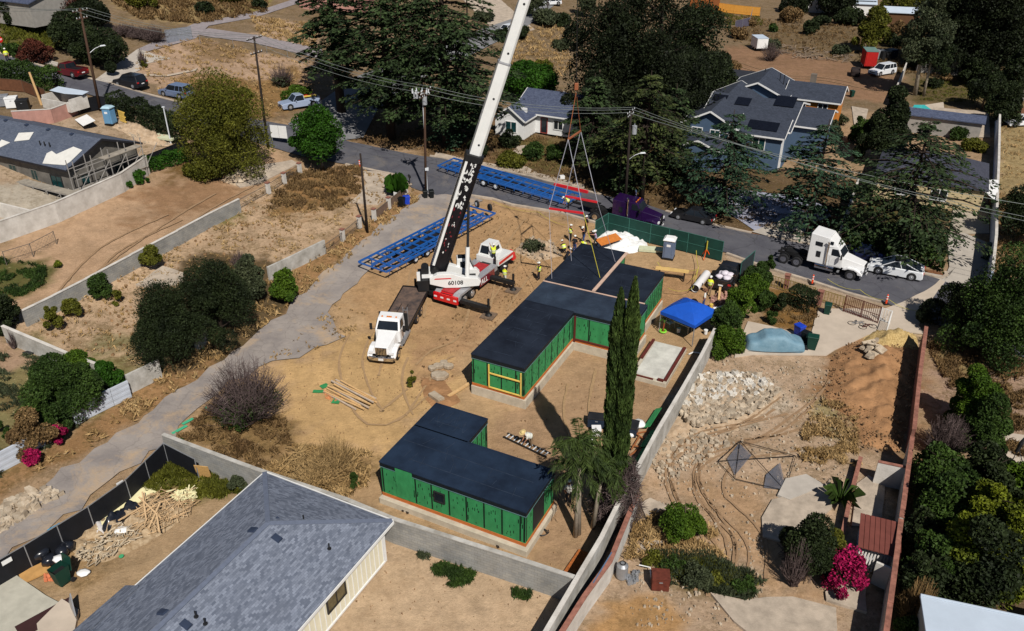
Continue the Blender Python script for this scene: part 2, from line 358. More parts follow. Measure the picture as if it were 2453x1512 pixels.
# streets, lane, slabs
def asphalt(key, c1, c2, dust, dlo, dhi, crack=.5, csc=.35):
 m = mat(key, c1, .88, scale=.35, bump=.5, bscale=9, col2=c2); N, L = m.node_tree.nodes, m.node_tree.links; b = N['Principled BSDF']; src = b.inputs['Base Color'].links[0].from_socket; tc = N.new('ShaderNodeTexCoord')
 def no(sc, det=6, ro=.65, dis=0.):
  q = N.new('ShaderNodeTexNoise'); q.inputs['Scale'].default_value = sc; q.inputs['Detail'].default_value = det; q.inputs['Roughness'].default_value = ro; q.inputs['Distortion'].default_value = dis; L.new(tc.outputs['Object'], q.inputs['Vector']); return q
 def rng(v, a, d, e, f): q = N.new('ShaderNodeMapRange'); L.new(v, q.inputs[0]); [setattr(q.inputs[i + 1], 'default_value', x) for i, x in enumerate((a, d, e, f))]; return q.outputs[0]
 def mx(f, a, bb): q = N.new('ShaderNodeMix'); q.data_type = 'RGBA'; L.new(f, q.inputs['Factor']); L.new(a, q.inputs['A']); q.inputs['B'].default_value = (*bb, 1); return q.outputs['Result']
 ad = N.new('ShaderNodeVectorMath'); ad.operation = 'ADD'; n1 = no(.8, 4); L.new(tc.outputs['Object'], ad.inputs[0]); L.new(n1.outputs['Color'], ad.inputs[1])
 vo = N.new('ShaderNodeTexVoronoi'); vo.feature = 'DISTANCE_TO_EDGE'; vo.inputs['Scale'].default_value = csc; L.new(ad.outputs[0], vo.inputs['Vector'])
 o1 = mx(rng(vo.outputs['Distance'], .008, .02, crack, 0.), src, tuple(x * .45 for x in c1))
 o2 = mx(rng(no(1.7, 3, .5).outputs['Fac'], .62, .7, 0., .4), o1, tuple(x * .6 for x in c1))
 o3 = mx(rng(no(.22, 9, .75, .6).outputs['Fac'], dlo, dhi, 0., .85), o2, dust); L.new(o3, b.inputs['Base Color']); return m
M_ASPH = asphalt('asphalt', srgb(92, 92, 98), srgb(76, 76, 84), srgb(112, 106, 102), .55, .72, .6, .3)
M_OLD = asphalt('old_asphalt', srgb(156, 147, 140), srgb(128, 121, 118), srgb(176, 152, 124), .50, .64, .3, .45)
M_CONC = mat('concrete', srgb(176, 168, 158), .85, var=.12, scale=.6, bump=.2)
M_CONCD = mat('worn_concrete', srgb(172, 158, 142), .9, var=.2, scale=1.2, bump=.4)
def st(name, pl, m, **k): return struct(sheet(name, pl, m, **k))
FAR_EDGE = [(-60, 108), (0, 128), (120, 165), (190, 183), (262, 200), (345, 225), (460, 255), (560, 278), (690, 300), (760, 318), (840, 340), (1010, 374), (1060, 380), (1226, 415), (1270, 424), (1400, 458), (1500, 480), (1550, 492), (1610, 510), (1700, 538), (1800, 560), (1850, 568), (1960, 592), (2080, 620), (2210, 657), (2300, 686), (2460, 730)]
NEAR_EDGE = [(2460, 860), (2300, 800), (2220, 768), (2120, 726), (2030, 702), (1952, 676), (1840, 642), (1740, 606), (1600, 572), (1440, 536), (1340, 508), (1226, 490), (1180, 476), (1110, 466), (1050, 470), (990, 452), (960, 424), (858, 404), (828, 394), (720, 374), (650, 352), (560, 325), (420, 282), (300, 250), (145, 208), (0, 168), (-60, 150)]
st('road', FAR_EDGE + NEAR_EDGE, M_ASPH, off=.03, step=3, jit=.06)
st('side_street', [(690, 297), (780, 235), (848, 186), (980, 136), (1125, 80), (1225, 46), (1300, 0), (1350, -40), (1420, -40), (1345, 0), (1262, 64), (1152, 120), (1010, 190), (905, 262), (870, 330), (760, 345)], mat('asphalt_pale', srgb(122, 122, 124), .85, var=.12, scale=.5), off=.045, step=3)
st('alley', [(455, 80), (500, 68), (613, 84), (770, 118), (780, 142), (740, 134), (613, 104), (500, 88)], mat('alley_gravel', srgb(140, 132, 134), .9, var=.15), off=.02)
st('alley', [(330, 118), (462, 58), (613, 28), (760, -20), (800, -20), (613, 42), (500, 62), (470, 92), (352, 124)], mat('alley_gravel'), off=.03)
LANE = [(-40, 1290), (0, 1262), (70, 1205), (212, 1078), (350, 996), (475, 906), (550, 848), (613, 793), (678, 748), (726, 698), (838, 603), (938, 518), (988, 488), (1012, 462), (1110, 460), (1150, 482), (1063, 530), (938, 592), (868, 665), (790, 727), (790, 752), (823, 812), (728, 852), (640, 870), (520, 935), (412, 1041), (385, 1066), (300, 1131), (150, 1240), (0, 1334), (-40, 1356)]
st('lane', LANE, M_OLD, off=.03, step=1.5, jit=.42)
# kerbs and pavement
def kerb(pts, name='kerb', h=.13, w=.35, m=None):
 mb = MB(); P = densify([G(*p).xy for p in pts], 2, False); L = []
 for i, p in enumerate(P):
  d = (P[min(i + 1, len(P) - 1)] - P[max(0, i - 1)]).normalized(); n = Vector((-d.y, d.x)) * w / 2; z = zt(p.x, p.y)
  L.append([(p.x + n.x, p.y + n.y, z - .1), (p.x + n.x, p.y + n.y, z + h), (p.x - n.x, p.y - n.y, z + h), (p.x - n.x, p.y - n.y, z - .1)])
 for r in L: mb.v += r
 for i in range(len(L) - 1):
  for k in range(3): a = i * 4 + k; mb.f.append((a, a + 1, a + 5, a + 4)); mb.mi.append(0)
 return struct(mb.build(name, m or M_CONCD))
kerb([(1030, 374), (1060, 379), (1226, 414), (1270, 423), (1400, 457), (1440, 467)])
kerb([(1595, 506), (1700, 537), (1800, 559)]); kerb([(1840, 566), (1960, 591), (2080, 619), (2190, 650)]); kerb([(2200, 654), (2255, 667), (2267, 660), (2265, 652)])
kerb([(1740, 608), (1840, 643), (1952, 677), (2030, 703), (2110, 724)]); kerb([(1115, 467), (1180, 477), (1226, 491), (1340, 509), (1440, 537)])
kerb([(-20, 122), (120, 164), (190, 182), (228, 192)]); kerb([(262, 199), (345, 224), (480, 259)]); kerb([(828, 394), (900, 410), (960, 422), (985, 446)])
st('pavement', [(30, 132), (50, 128), (140, 152), (138, 160), (60, 142)], M_CONC, off=.14, skirt=.15)
st('pavement', [(1045, 366), (1226, 402), (1260, 400), (1290, 416), (1400, 444), (1400, 454), (1270, 420), (1226, 411), (1040, 375)], M_CONCD, off=.09, skirt=.15)
st('driveway', [(228, 192), (330, 118), (352, 124), (372, 132), (408, 140), (352, 152), (335, 168), (280, 192), (262, 199)], M_CONC, off=.06, skirt=.1)
st('path', [(310, 168), (345, 178), (400, 180), (468, 166), (474, 162), (470, 170), (400, 184), (340, 182)], M_CONCD, off=.05)
st('driveway', [(2200, 650), (2264, 662), (2274, 640), (2268, 560), (2300, 555), (2360, 580), (2378, 640), (2330, 700), (2296, 688)], M_CONC, off=.05, skirt=.1)
st('driveway', [(2275, 560), (2300, 385), (2362, 390), (2370, 560)], mat('beige_concrete', srgb(168, 158, 142), .85, var=.1), off=.06, skirt=.1)
st('driveway', [(2236, 258), (2368, 268), (2372, 330), (2308, 330), (2240, 300)], M_CONCD, off=.05)
st('driveway', [(1640, 440), (1900, 470), (2000, 500), (1990, 520), (1870, 560), (1812, 556), (1700, 480)], mat('bluish_concrete', srgb(150, 152, 168), .85, var=.2, scale=1.2), off=.05)
st('driveway', [(1800, 556), (1870, 530), (1990, 560), (1960, 590), (1850, 570)], M_CONC, off=.07)
st('driveway', [(2290, 640), (2230, 720), (2200, 780), (2215, 800), (2112, 790), (2000, 838), (1980, 852), (1800, 850), (1760, 856), (1790, 770), (1940, 804), (1960, 740), (2118, 740), (2160, 725), (2230, 690)], mat('patio_concrete', srgb(186, 172, 156), .85, var=.1, scale=.5), off=.05, step=1.5, jit=.05, skirt=.1)
st('driveway', [(2040, 255), (2080, 262), (2062, 340), (2030, 340), (2046, 300)], M_CONCD, off=.05)
st('footpath', [(2400, 1036), (2500, 1050), (2500, 1150), (2400, 1135), (2398, 1080)], mat('patio_concrete'), off=.06)
st('footpath', [(1180, 398), (1210, 385), (1240, 350), (1262, 348), (1236, 392), (1225, 404)], M_CONCD, off=.04)
def slab(name, pl, m=None, off=.12, jit=.08): return struct(sheet(name, pl, m or M_CONCD, off=off, step=1.2, jit=jit, skirt=off + .1))
slab('slab', [(326, 684), (390, 640), (440, 655), (448, 672), (400, 690), (355, 688)])
slab('slab', [(858, 470), (878, 440), (866, 410), (930, 412), (940, 420), (960, 440), (958, 460), (905, 490), (870, 488), (838, 485)], off=.05)
slab('slab', [(560, 438), (600, 400), (700, 384), (716, 392), (620, 440), (575, 450)], off=.05)
slab('slab', [(1862, 1190), (1880, 1150), (1930, 1140), (1975, 1165), (1940, 1180), (1890, 1200)], M_CONC, off=.15, jit=.03)
slab('slab', [(1822, 1240), (1850, 1200), (1990, 1160), (1995, 1220), (1960, 1250), (1870, 1300), (1830, 1290)], off=.08)
slab('slab', [(1975, 1420), (2030, 1390), (2072, 1400), (2075, 1468), (1976, 1438)], off=.12)
slab('slab', [(2040, 1262), (2052, 1160), (2080, 1140), (2120, 1165), (2112, 1250), (2090, 1262)], off=.06, jit=.03)
slab('slab', [(1700, 1420), (1780, 1440), (1900, 1430), (2000, 1460), (2010, 1560), (1840, 1560), (1760, 1490)], off=.1)
slab('slab', [(1535, 1210), (1560, 1195), (1600, 1215), (1580, 1240), (1545, 1235)], off=.1)
slab('slab', [(1530, 1310), (1560, 1260), (1600, 1290), (1590, 1326), (1545, 1320)], off=.05)
slab('slab', [(-60, 1400), (30, 1372), (110, 1430), (150, 1450), (175, 1490), (120, 1600), (-60, 1600)], mat('terrace', srgb(176, 172, 158), .9, var=.1), off=.12, jit=.02)
slab('slab', [(90, 1500), (150, 1440), (190, 1466), (180, 1520), (100, 1560)], mat('patio_concrete'), off=.2, jit=.01)
slab('slab', [(1110, 0), (1200, 0), (1280, 70), (1200, 90)], off=.02)
st('swimming_pool_water', [(2180, 268), (2190, 252), (2215, 252), (2232, 264), (2228, 276), (2185, 274)], mat('pool_water', srgb(70, 190, 190), .1, var=.05), off=.05)
st('footpath', [(2150, 262), (2260, 245), (2262, 262), (2230, 300), (2172, 290)], mat('patio_concrete'), off=.03)
# wheel tracks pressed into the dirt
M_TRACK = mat('tyre_track', srgb(160, 131, 97), .95, var=.1, scale=3, bump=.7, bscale=10); M_TRACKD = mat('damp_track', srgb(148, 120, 92), .95, var=.12, scale=3, bump=.7, bscale=10)
def spline(q):
 q = [q[0]] + q + [q[-1]]; out = []
 for i in range(1, len(q) - 2):
  for k in range(6): u = k / 6; out.append(.5 * (2 * q[i] + (q[i + 1] - q[i - 1]) * u + (2 * q[i - 1] - 5 * q[i] + 4 * q[i + 1] - q[i + 2]) * u * u + (3 * q[i] - q[i - 1] - 3 * q[i + 1] + q[i + 2]) * u ** 3))
 return out + [q[-2]]
def track(pts, m=M_TRACK, gauge=1.9, w=.24):
 P = densify(spline([G(*p).xy for p in pts]), .5, False, .03)
 for s in (-1, 1):
  mb = MB(); row = []
  for i, p in enumerate(P):
   d = (P[min(i + 1, len(P) - 1)] - P[max(0, i - 1)]).normalized(); n = Vector((-d.y, d.x)); c = p + n * s * gauge / 2; a = w * .5 * rnd.uniform(.5, 1.15)
   for k in (-1, 1): q = c + n * k * a; row.append((q.x, q.y, zt(q.x, q.y) + .012))
  mb.v = row; mb.f = [(i * 2, i * 2 + 1, i * 2 + 3, i * 2 + 2) for i in range(len(P) - 1) if math.sin(i * .21 + s * 2) + math.sin(i * .083) * .8 > -.7]; mb.mi = [0] * len(mb.f); o = mb.build('tyre_track', m, fix=False); struct(o)
for t_ in ([(1075, 520), (1010, 640), (990, 760), (935, 900), (960, 1000)], [(1240, 520), (1180, 610), (1130, 800), (1040, 860), (930, 1010)], [(880, 770), (840, 870), (900, 1000), (1000, 940)], [(1330, 560), (1260, 640), (1190, 740)], [(1400, 880), (1380, 980), (1400, 1080), (1330, 1200)]): track(t_)
for t_ in ([(1685, 1420), (1700, 1360), (1700, 1290), (1630, 1160), (1660, 1080), (1800, 1030), (1930, 940)], [(1735, 1440), (1748, 1370), (1750, 1300), (1660, 1200), (1650, 1110), (1760, 1050), (1940, 1000)], [(1705, 1430), (1716, 1370), (1720, 1290), (1640, 1150), (1680, 1060), (1860, 1010), (1960, 900)], [(1790, 1425), (1796, 1360), (1790, 1280), (1700, 1180), (1740, 1090), (1900, 1060)]): track(t_, M_TRACKD)
for t_ in ([(200, 700), (330, 600), (480, 500), (590, 440)], [(150, 720), (260, 600), (420, 520)], [(1760, 150), (1860, 180), (1980, 190), (2100, 215)]): track(t_, M_TRACKD, w=.26)
# === BUILDINGS
BZ = R(-26.5)                                            # the plots' common orientation
def shingle(key, a, b, c):
 return brickmat(key, a, c, .25, .12, c2=b, ms=.004, lo=.9, hi=1.08)
M_SHING = shingle('grey_shingles', srgb(128, 135, 150), srgb(90, 97, 112), srgb(84, 90, 104))
M_SHBLUE = shingle('slate_shingles', srgb(84, 92, 114), srgb(62, 70, 92), srgb(40, 46, 62))
M_SHDARK = shingle('dark_shingles', srgb(62, 68, 82), srgb(48, 54, 66), srgb(34, 38, 48))
M_WHITE = mat('white_paint', (.78, .78, .77), .5, var=.04, scale=2)
M_CREAM = mat('cream_siding', srgb(226, 220, 196), .7, var=.05, scale=1.5)
M_BLUESD = mat('blue_siding', srgb(74, 94, 118), .7, var=.08)
M_BLACK = mat('black_metal', (.02, .02, .022), .45, var=.2)
M_GLASS = mat('dark_glass', (.014, .018, .024), .12, var=.2, scale=.6, spec=.35)
M_WOOD = mat('raw_timber', srgb(206, 168, 118), .8, var=.15, scale=4, stretch=(1, 1, 6))
M_PLY = mat('orange_sheathing', srgb(196, 122, 48), .8, var=.15, scale=1.2)
M_GREY = mat('galvanised', (.36, .37, .39), .45, .5, var=.1)
M_STUCCO = mat('bare_render', srgb(108, 104, 98), .9, var=.25, scale=1.1, bump=.3)
def gable(root, x0, x1, y0, y1, ze, rise, axis, wm, rm, oh=.45, z0=0., fascia=M_WHITE, hip=(False, False), name='wall', wallz=None):
 """walls and a gable or hip roof; axis x or y is the ridge direction"""
 t = .14
 def P(u, v, z): return (u, v, z) if axis == 'x' else (v, u, z)
 a0, a1, b0, b1 = (x0, x1, y0, y1) if axis == 'x' else (y0, y1, x0, x1)
 bm = (b0 + b1) / 2; wb = MB()
 ax = rise * (1 - 0)
 wb.add([P(a0, b0, z0), P(a1, b0, z0), P(a1, b1, z0), P(a0, b1, z0), P(a0, b0, ze), P(a1, b0, ze), P(a1, b1, ze), P(a0, b1, ze), P(a0, bm, ze + (0 if hip[0] else rise)), P(a1, bm, ze + (0 if hip[1] else rise))],
           [(0, 1, 5, 4), (2, 3, 7, 6), (0, 4, 8, 7, 3), (1, 2, 6, 9, 5), (0, 3, 2, 1)])
 w = wb.build(name, wm, root)
 sl = rise / ((b1 - b0) / 2); A0, A1, B0, B1 = a0 - oh, a1 + oh, b0 - oh, b1 + oh; zl = ze - oh * sl + .04; zr = ze + rise + .04
 hd = (B1 - B0) / 2; h0 = A0 + (hd if hip[0] else 0); h1 = A1 - (hd if hip[1] else 0)
 rb = MB(); top = [P(A0, B0, zl + t), P(A1, B0, zl + t), P(A1, B1, zl + t), P(A0, B1, zl + t), P(h0, bm, zr + t), P(h1, bm, zr + t)]; bot = [(p[0], p[1], p[2] - t) for p in top]
 rb.add(top + bot, [(0, 1, 5, 4), (2, 3, 4, 5), (3, 0, 4), (1, 2, 5), (6, 10, 11, 7), (8, 11, 10, 9), (0, 6, 7, 1), (2, 8, 9, 3), (3, 9, 10, 6, 0), (1, 7, 11, 8, 2)] if hip[0] or hip[1] else
           [(0, 1, 5, 4), (2, 3, 4, 5), (6, 10, 11, 7), (8, 11, 10, 9), (0, 6, 7, 1), (2, 8, 9, 3), (3, 9, 10, 4), (0, 4, 10, 6), (1, 7, 11, 5), (2, 5, 11, 8)])
 r = rb.build('roof', rm, root, uv=True)
 if fascia:
  fb = MB(); e = .06
  for i, j in ((0, 1), (2, 3)):
   a, b = Vector(top[i]), Vector(top[j]); fb.bar(a + Vector((0, 0, -.1)) + Vector(P(0, -e if i == 0 else e, 0)), b + Vector((0, 0, -.1)) + Vector(P(0, -e if i == 0 else e, 0)), .05, .2)
  for k, (c, d, pk, hp) in enumerate(((0, 3, 4, hip[0]), (1, 2, 5, hip[1]))):
   o = Vector(P(-e if k == 0 else e, 0, -.08))
   if hp: fb.bar(Vector(top[c]) + o, Vector(top[d]) + o, .05, .2)
   else:
    fb.bar(Vector(top[c]) + o, Vector(top[pk]) + o, .05, .22); fb.bar(Vector(top[pk]) + o, Vector(top[d]) + o, .05, .22)
  fb.build('fascia', fascia, root)
 return w, r
def window(root, x, y, z, w, h, face, frame=M_WHITE, glass=M_GLASS, mull=1, name='window'):   # face: the angle its outside looks at
 o = MB(); t = .09
 o.box(-w / 2 - t, -.03, -h / 2 - t, w / 2 + t, .06, -h / 2); o.box(-w / 2 - t, -.03, h / 2, w / 2 + t, .06, h / 2 + t)
 o.box(-w / 2 - t, -.03, -h / 2, -w / 2, .06, h / 2); o.box(w / 2, -.03, -h / 2, w / 2 + t, .06, h / 2)
 for i in range(mull): q = -w / 2 + w * (i + 1) / (mull + 1); o.box(q - .035, -.02, -h / 2, q + .035, .05, h / 2)
 f = o.build(name, frame, root); f.location = (x, y, z); f.rotation_euler = (0, 0, R(face - 90))
 MB().box(-w / 2, -.02, -h / 2, w / 2, .02, h / 2).build('pane', glass, f)
 return f
# modular units
M_GREEN = mat('green_weather_barrier', srgb(54, 136, 82), .65, var=.16, scale=1.8, stretch=(1, 1, .5))
M_SEAM = mat('seam_tape', srgb(14, 34, 24), .6, var=.3, scale=3)
M_ROOFM = mat('roof_membrane', srgb(36, 43, 56), .8, var=.2, scale=.45, bump=.25, bscale=4, col2=srgb(22, 27, 38), spec=.12)
M_ROOFL = mat('roof_membrane_blue', srgb(36, 50, 70), .8, var=.2, scale=.45, bump=.25, bscale=4, col2=srgb(24, 34, 50), spec=.12)
M_ORANGE = mat('rim_board', srgb(188, 106, 52), .8, var=.22, scale=3, stretch=(1, 1, 4))
M_FOUND = mat('foundation_concrete', srgb(186, 176, 158), .9, var=.14, scale=1.4, bump=.3)
M_FLAP = mat('black_flashing', srgb(22, 28, 34), .55, var=.25)
def unit(label, O, b0, b1, a0, a1, zb, zt_, faces, rm=M_ROOFM, pw=1.22, seed=0):
 """O: plot corner; b along the street, a away from the camera; faces: which sides are clad"""
 r = random.Random(seed)
 t = thing('modular_unit', label, 'modular building', (O.x, O.y, 0), BZ, 'prefabricated modules on the site')
 w = MB(); w.box(b0, a0, zb, b1, a1, zt_ - .12)
 w.m = 1; sp = []; e = .012
 def side(u0, u1, fn):
  k = u0 + .12
  while k < u1 - .1:
   w.m = 1; fn(k - .05, k + .05, zb + .32, zt_ - .42, e)
   if r.random() < .5:
    for q in range(3):
     zz = r.uniform(zb + .4, zt_ - 1); kk = k + r.choice((-.13, .1, .14)); fn(kk - .03, kk + .03, zz, zz + r.uniform(.15, .6), e * .8)
   for q in range(7):
    zz = r.uniform(zb + .4, zt_ - .9); kk = k + r.uniform(.2, pw - .2)
    if kk < u1 - .1: fn(kk - .012, kk + .03, zz, zz + r.uniform(.05, .3), e * .7)
   k += pw + r.uniform(-.05, .05)
  w.m = 1; fn(u1 - .14, u1 - .02, zb + .32, zt_ - .42, e)
 def fr(u0, u1, z0, z1, p): w.box(u0, a0 - p, z0, u1, a0 + .02, z1)
 def rt(u0, u1, z0, z1, p): w.box(b1 - .02, u0, z0, b1 + p, u1, z1)
 def lf(u0, u1, z0, z1, p): w.box(b0 - p, u0, z0, b0 + .02, u1, z1)
 if 'f' in faces: side(b0, b1, fr)
 if 'r' in faces: side(a0, a1, rt)
 if 'l' in faces: side(a0, a1, lf)
 w.build('wall', [M_GREEN, M_SEAM], t)
 MB().box(b0 - .03, a0 - .03, zb, b1 + .03, a1 + .03, zb + .24).build('rim_board', M_ORANGE, t)
 f = MB(); f.box(b0 - .035, a0 - .035, zt_ - .42, b1 + .035, a1 + .035, zt_ - .11); f.build('flashing', M_FLAP, t)
 MB().box(b0 - .05, a0 - .05, zt_ - .44, b1 + .05, a1 + .05, zt_ - .40).build('drip_edge', mat('drip', srgb(96, 130, 132), .5), t)
 rf = MB(); rf.box(b0 - .06, a0 - .06, zt_ - .11, b1 + .06, a1 + .06, zt_ - .03)
 rf.box(b0 - .06, a0 - .06, zt_ - .03, b1 + .06, a0 + .04, zt_); rf.box(b0 - .06, a1 - .04, zt_ - .03, b1 + .06, a1 + .06, zt_)
 rf.box(b0 - .06, a0 + .04, zt_ - .03, b0 + .04, a1 - .04, zt_); rf.box(b1 - .04, a0 + .04, zt_ - .03, b1 + .06, a1 - .04, zt_)
 q = rf.build('roof', rm, t, bev=.015)
 ls = MB(); k = a0 + 1.
 while k < a1 - .3: ls.box(b0 + .1 + r.uniform(0, 1.5), k, zt_ - .028, b1 - .1 - r.uniform(0, 1.5), k + .03, zt_ - .021); k += r.uniform(1.0, 2.2)
 for j in range(14):
  u = r.uniform(b0 + .5, b1 - .5); v = r.uniform(a0 + .5, a1 - 1.2); ls.bar((u, v, zt_ - .02), (u + r.uniform(-.4, .4), v + r.uniform(.4, 1.1), zt_ - .02), .018, .01)
 ls.build('membrane_lap', mat('membrane_lap', srgb(44, 53, 68), .7, var=.5, scale=2), q)
 return t
OU = GZ(1130, 846, 3.65); OU = Vector((OU.x, OU.y, 0))
u1 = unit('long dark roofed green module nearest the flatbed truck, yellow braces on its end', OU, 0, 4.42, 0, 9.3, .75, 3.65, 'fr', seed=1)
br = MB(); y = -.05
for x0, z0, x1, z1 in ((1.5, 1., 1.5, 3.1), (4.2, 1., 4.2, 3.1), (1.5, 2.35, 4.2, 2.35), (1.5, 1.06, 4.2, 1.06)): br.bar((x0, y - .04, z0), (x1, y - .04, z1), .09)
br.build('timber_brace', mat('yellow_timber', srgb(226, 190, 96), .8, var=.1), u1)
u2 = unit('cross module in the middle of the joined green building, tarp over its corner', OU, 0, 9.5, 9.36, 13.1, .75, 3.65, 'fr', pw=1.9, seed=2, rm=mat('roof_membrane_pale', srgb(52, 64, 80), .75, var=.2, scale=.5, bump=.4, bscale=3, col2=srgb(34, 42, 56), spec=.15))
dr = MB(); dr.box(4.55, 9.26, .8, 4.7, 9.36, 3.3); dr.box(4.7, 9.25, 1.0, 8.6, 9.35, 1.12); dr.build('door_frame', mat('dark_red_timber', srgb(92, 40, 34), .7), u2)
tp = MB(); tp.add([(8.3, 9.24, 3.67), (9.62, 9.24, 3.67), (9.62, 10.6, 3.67), (8.3, 10.6, 3.67), (8.5, 9.2, 2.3), (9.66, 9.2, 2.0), (9.66, 10.4, 2.6)], [(0, 1, 2, 3), (0, 4, 5, 1), (1, 5, 6, 2)]); tp.build('tarp', M_FLAP, u2)
u3 = unit('far end module of the joined green building, strapped to the crane rigging', OU, 0, 4.45, 13.2, 21.9, .75, 3.65, 'fr', seed=3)
u4 = unit('right rear module of the joined green building, beside the portable toilet', OU, 4.78, 8.95, 13.2, 19.5, .75, 3.65, 'r', pw=.62, seed=4)
bd = MB(); bd.box(4.47, 13.3, 3.655, 4.77, 21.8, 3.72); bd.box(-.05, 13.08, 3.655, 9.3, 13.22, 3.7)
tag(bd.build('seam_boards', mat('pale_board', srgb(196, 166, 148), .8, var=.15)), 'pale boards laid over the joints between the module roofs', 'boards').location = (OU.x, OU.y, 0)
bpy.data.objects['seam_boards'].rotation_euler = (0, 0, BZ)
def found(label, O, boxes, z):
 f = MB()
 for b in boxes: f.box(b[0], b[1], -.2, b[2], b[3], z)
 o = f.build('foundation', M_FOUND, bev=.02); o.location = (O.x, O.y, 0); o.rotation_euler = (0, 0, BZ); tag(o, label, 'foundation'); return o
found('pale concrete footing under the joined green building', OU, [(-.08, -.1, 4.6, 9.3), (-.08, 9.303, 9.7, 13.15), (-.08, 13.153, 4.7, 22.), (4.703, 13.153, 9.1, 19.6)], .74)
OL = GZ(910, 1104, 3.25); OL = Vector((OL.x, OL.y, 0))
l1 = unit('long green module with a blue black roof beside the palms', OL, 0, 10.3, 0, 4.15, .42, 3.25, 'fr', rm=M_ROOFL, seed=5)
w = window(l1, 4.35, -.03, 1.95, .62, .62, -90, frame=M_BLACK, glass=M_GLASS, mull=0)
MB().box(1.15, -.06, .75, 2.4, -.02, 3.2).build('loose_panel', M_GREEN, l1)
MB().box(10.3, 1.0, .8, 10.33, 2.6, 2.9).build('doorway', M_FLAP, l1)
l2 = unit('short green module joined behind the one beside the palms', OL, 0, 4.02, 4.17, 6.95, .42, 3.25, 'r', rm=M_ROOFL, pw=.6, seed=6)
found('pale concrete footing under the module beside the palms', OL, [(-.1, -.35, 10.55, 4.2), (-.1, 4.203, 4.2, 7.05)], .41)
# open slab with timber edging
sb = thing('concrete_pad', 'bare concrete pad with brown timber edging beside the green building', 'concrete pad', tuple(G(1508, 905)), BZ)
c = [G(1508, 905, .3), G(1597, 935, .3), G(1648, 840, .3), G(1560, 815, .3)]
lp = [Matrix.Rotation(-BZ, 3, 'Z') @ (p - G(1508, 905)) for p in c]
x1 = max(p.x for p in lp) - .3; y1_ = max(p.y for p in lp)
MB().box(0, 0, -.4, x1, y1_, .32).build('base', M_FOUND, sb, bev=.02)
MB().box(.3, .35, .32, x1 - .3, y1_ - .1, .34).build('floor', mat('pad_floor', srgb(192, 190, 182), .85, var=.2, scale=.8), sb)
ed = MB(); ed.box(x1 - .28, .3, .33, x1 - .05, y1_ - .1, .5); ed.box(x1 - .75, .1, .33, x1 - .282, .3, .5); ed.box(-.02, y1_ * .45, .33, .2, y1_, .5); ed.box(.25, .02, .33, 1.9, .16, .42); ed.build('timber_edging', mat('dark_red_timber'), sb)
# grey roofed house at the bottom
OH = GZ(941, 1248, 3.0)
h = thing('grey_roofed_house', 'cream house with a wide grey shingle hip roof, nearest the camera', 'house', (OH.x, OH.y, 0), BZ)
gable(h, -9.15, -.45, -22, -.45, 3.0, 1.75, 'y', M_CREAM, M_SHING, oh=.45, hip=(True, True), fascia=M_WHITE)
bt = MB(); k = -20
while k < -.5: bt.box(-.45, k, .1, -.415, k + .04, 2.78); k += .42
bt.build('batten', M_WHITE, h); MB().box(-.5, -22, 0, -.38, -.42, .12).build('sill_board', M_WHITE, h)
MB().box(-.46, -.6, .1, -.38, -.42, 2.8).build('corner_board', M_WHITE, h)
M_WARMG = mat('warm_glass', srgb(92, 84, 60), .15, var=.4, scale=2, spec=.5)
window(h, -.42, -5.1, 1.75, 1.5, 1.2, 0, frame=M_BLACK, glass=M_WARMG)
def house_y(px, py, z): return (Matrix.Rotation(-BZ, 3, 'Z') @ (GZ(px, py, z) - Vector((OH.x, OH.y, 0)))).y
for p0, p1 in (((741, 1475), (787, 1432)),):
 ya, yb = -10.9, -9.0
 window(h, -.42, (ya + yb) / 2, 1.25, abs(yb - ya), 2.1, 0, frame=M_BLACK, glass=M_WARMG, name='french_door', mull=3)
rc = MB(); zr_ = 3.0 + 1.75 + .20
for a_, b_ in (((-4.8, -4.85, zr_), (-4.8, -21.9, zr_)), ((-4.8, -4.85, zr_), (-.03, -.03, 3.06)), ((-4.8, -4.85, zr_), (-9.57, -.03, 3.06))): rc.bar(a_, b_, .28, .05)
rc.build('ridge_cap', mat('ridge_shingle', srgb(104, 112, 130), .9, var=.1, scale=4), h)
# ell on the left
rb = MB(); rb.add([(-10.35, -22, 2.75), (-9.2, -22, 3.32), (-9.2, -10.3, 3.32), (-10.35, -10.3, 2.75), (-10.35, -22, 2.65), (-9.2, -22, 3.2), (-9.2, -10.3, 3.2), (-10.35, -10.3, 2.65)], [(0, 1, 2, 3), (4, 7, 6, 5), (0, 3, 7, 4), (1, 5, 6, 2), (3, 2, 6, 7), (0, 4, 5, 1)])
rb.build('side_roof', M_SHING, h, uv=True); MB().box(-9.9, -22, 0, -9.16, -10.5, 2.7).build('side_wall', M_CREAM, h)
def roofpt(px, py, O, hp):       # solve for a point of the roof plane hit by the picture ray; hp(local) gives its height
 z = 3.5
 for i in range(40):
  p = GZ(px, py, z); l = Matrix.Rotation(-BZ, 3, 'Z') @ (p - Vector((O.x, O.y, 0))); z = .5 * z + .5 * hp(l)
 return l
hp = lambda l: 3.0 + .19 + 1.75 * (1 - min(1, abs(l.x + 4.8) / 4.35)) if l.y < -5 else min(3.19 + 1.75 * (1 - min(1, abs(l.x + 4.8) / 4.35)), 3.0 + (-l.y) * .365)
for i, (px, py) in enumerate(((667, 1249), (606, 1270), (663, 1289), (390, 1467), (445, 1496))):
 l = roofpt(px, py, OH, hp); q = MB(); q.box(-.28, -.2, -.02, .28, .2, .09, .04, .04); v = q.build('roof_vent', mat('vent_metal', srgb(48, 58, 78), .5), h); v.location = l; v.rotation_euler = (0, .35 if l.x > -4.8 else -.35, 0)
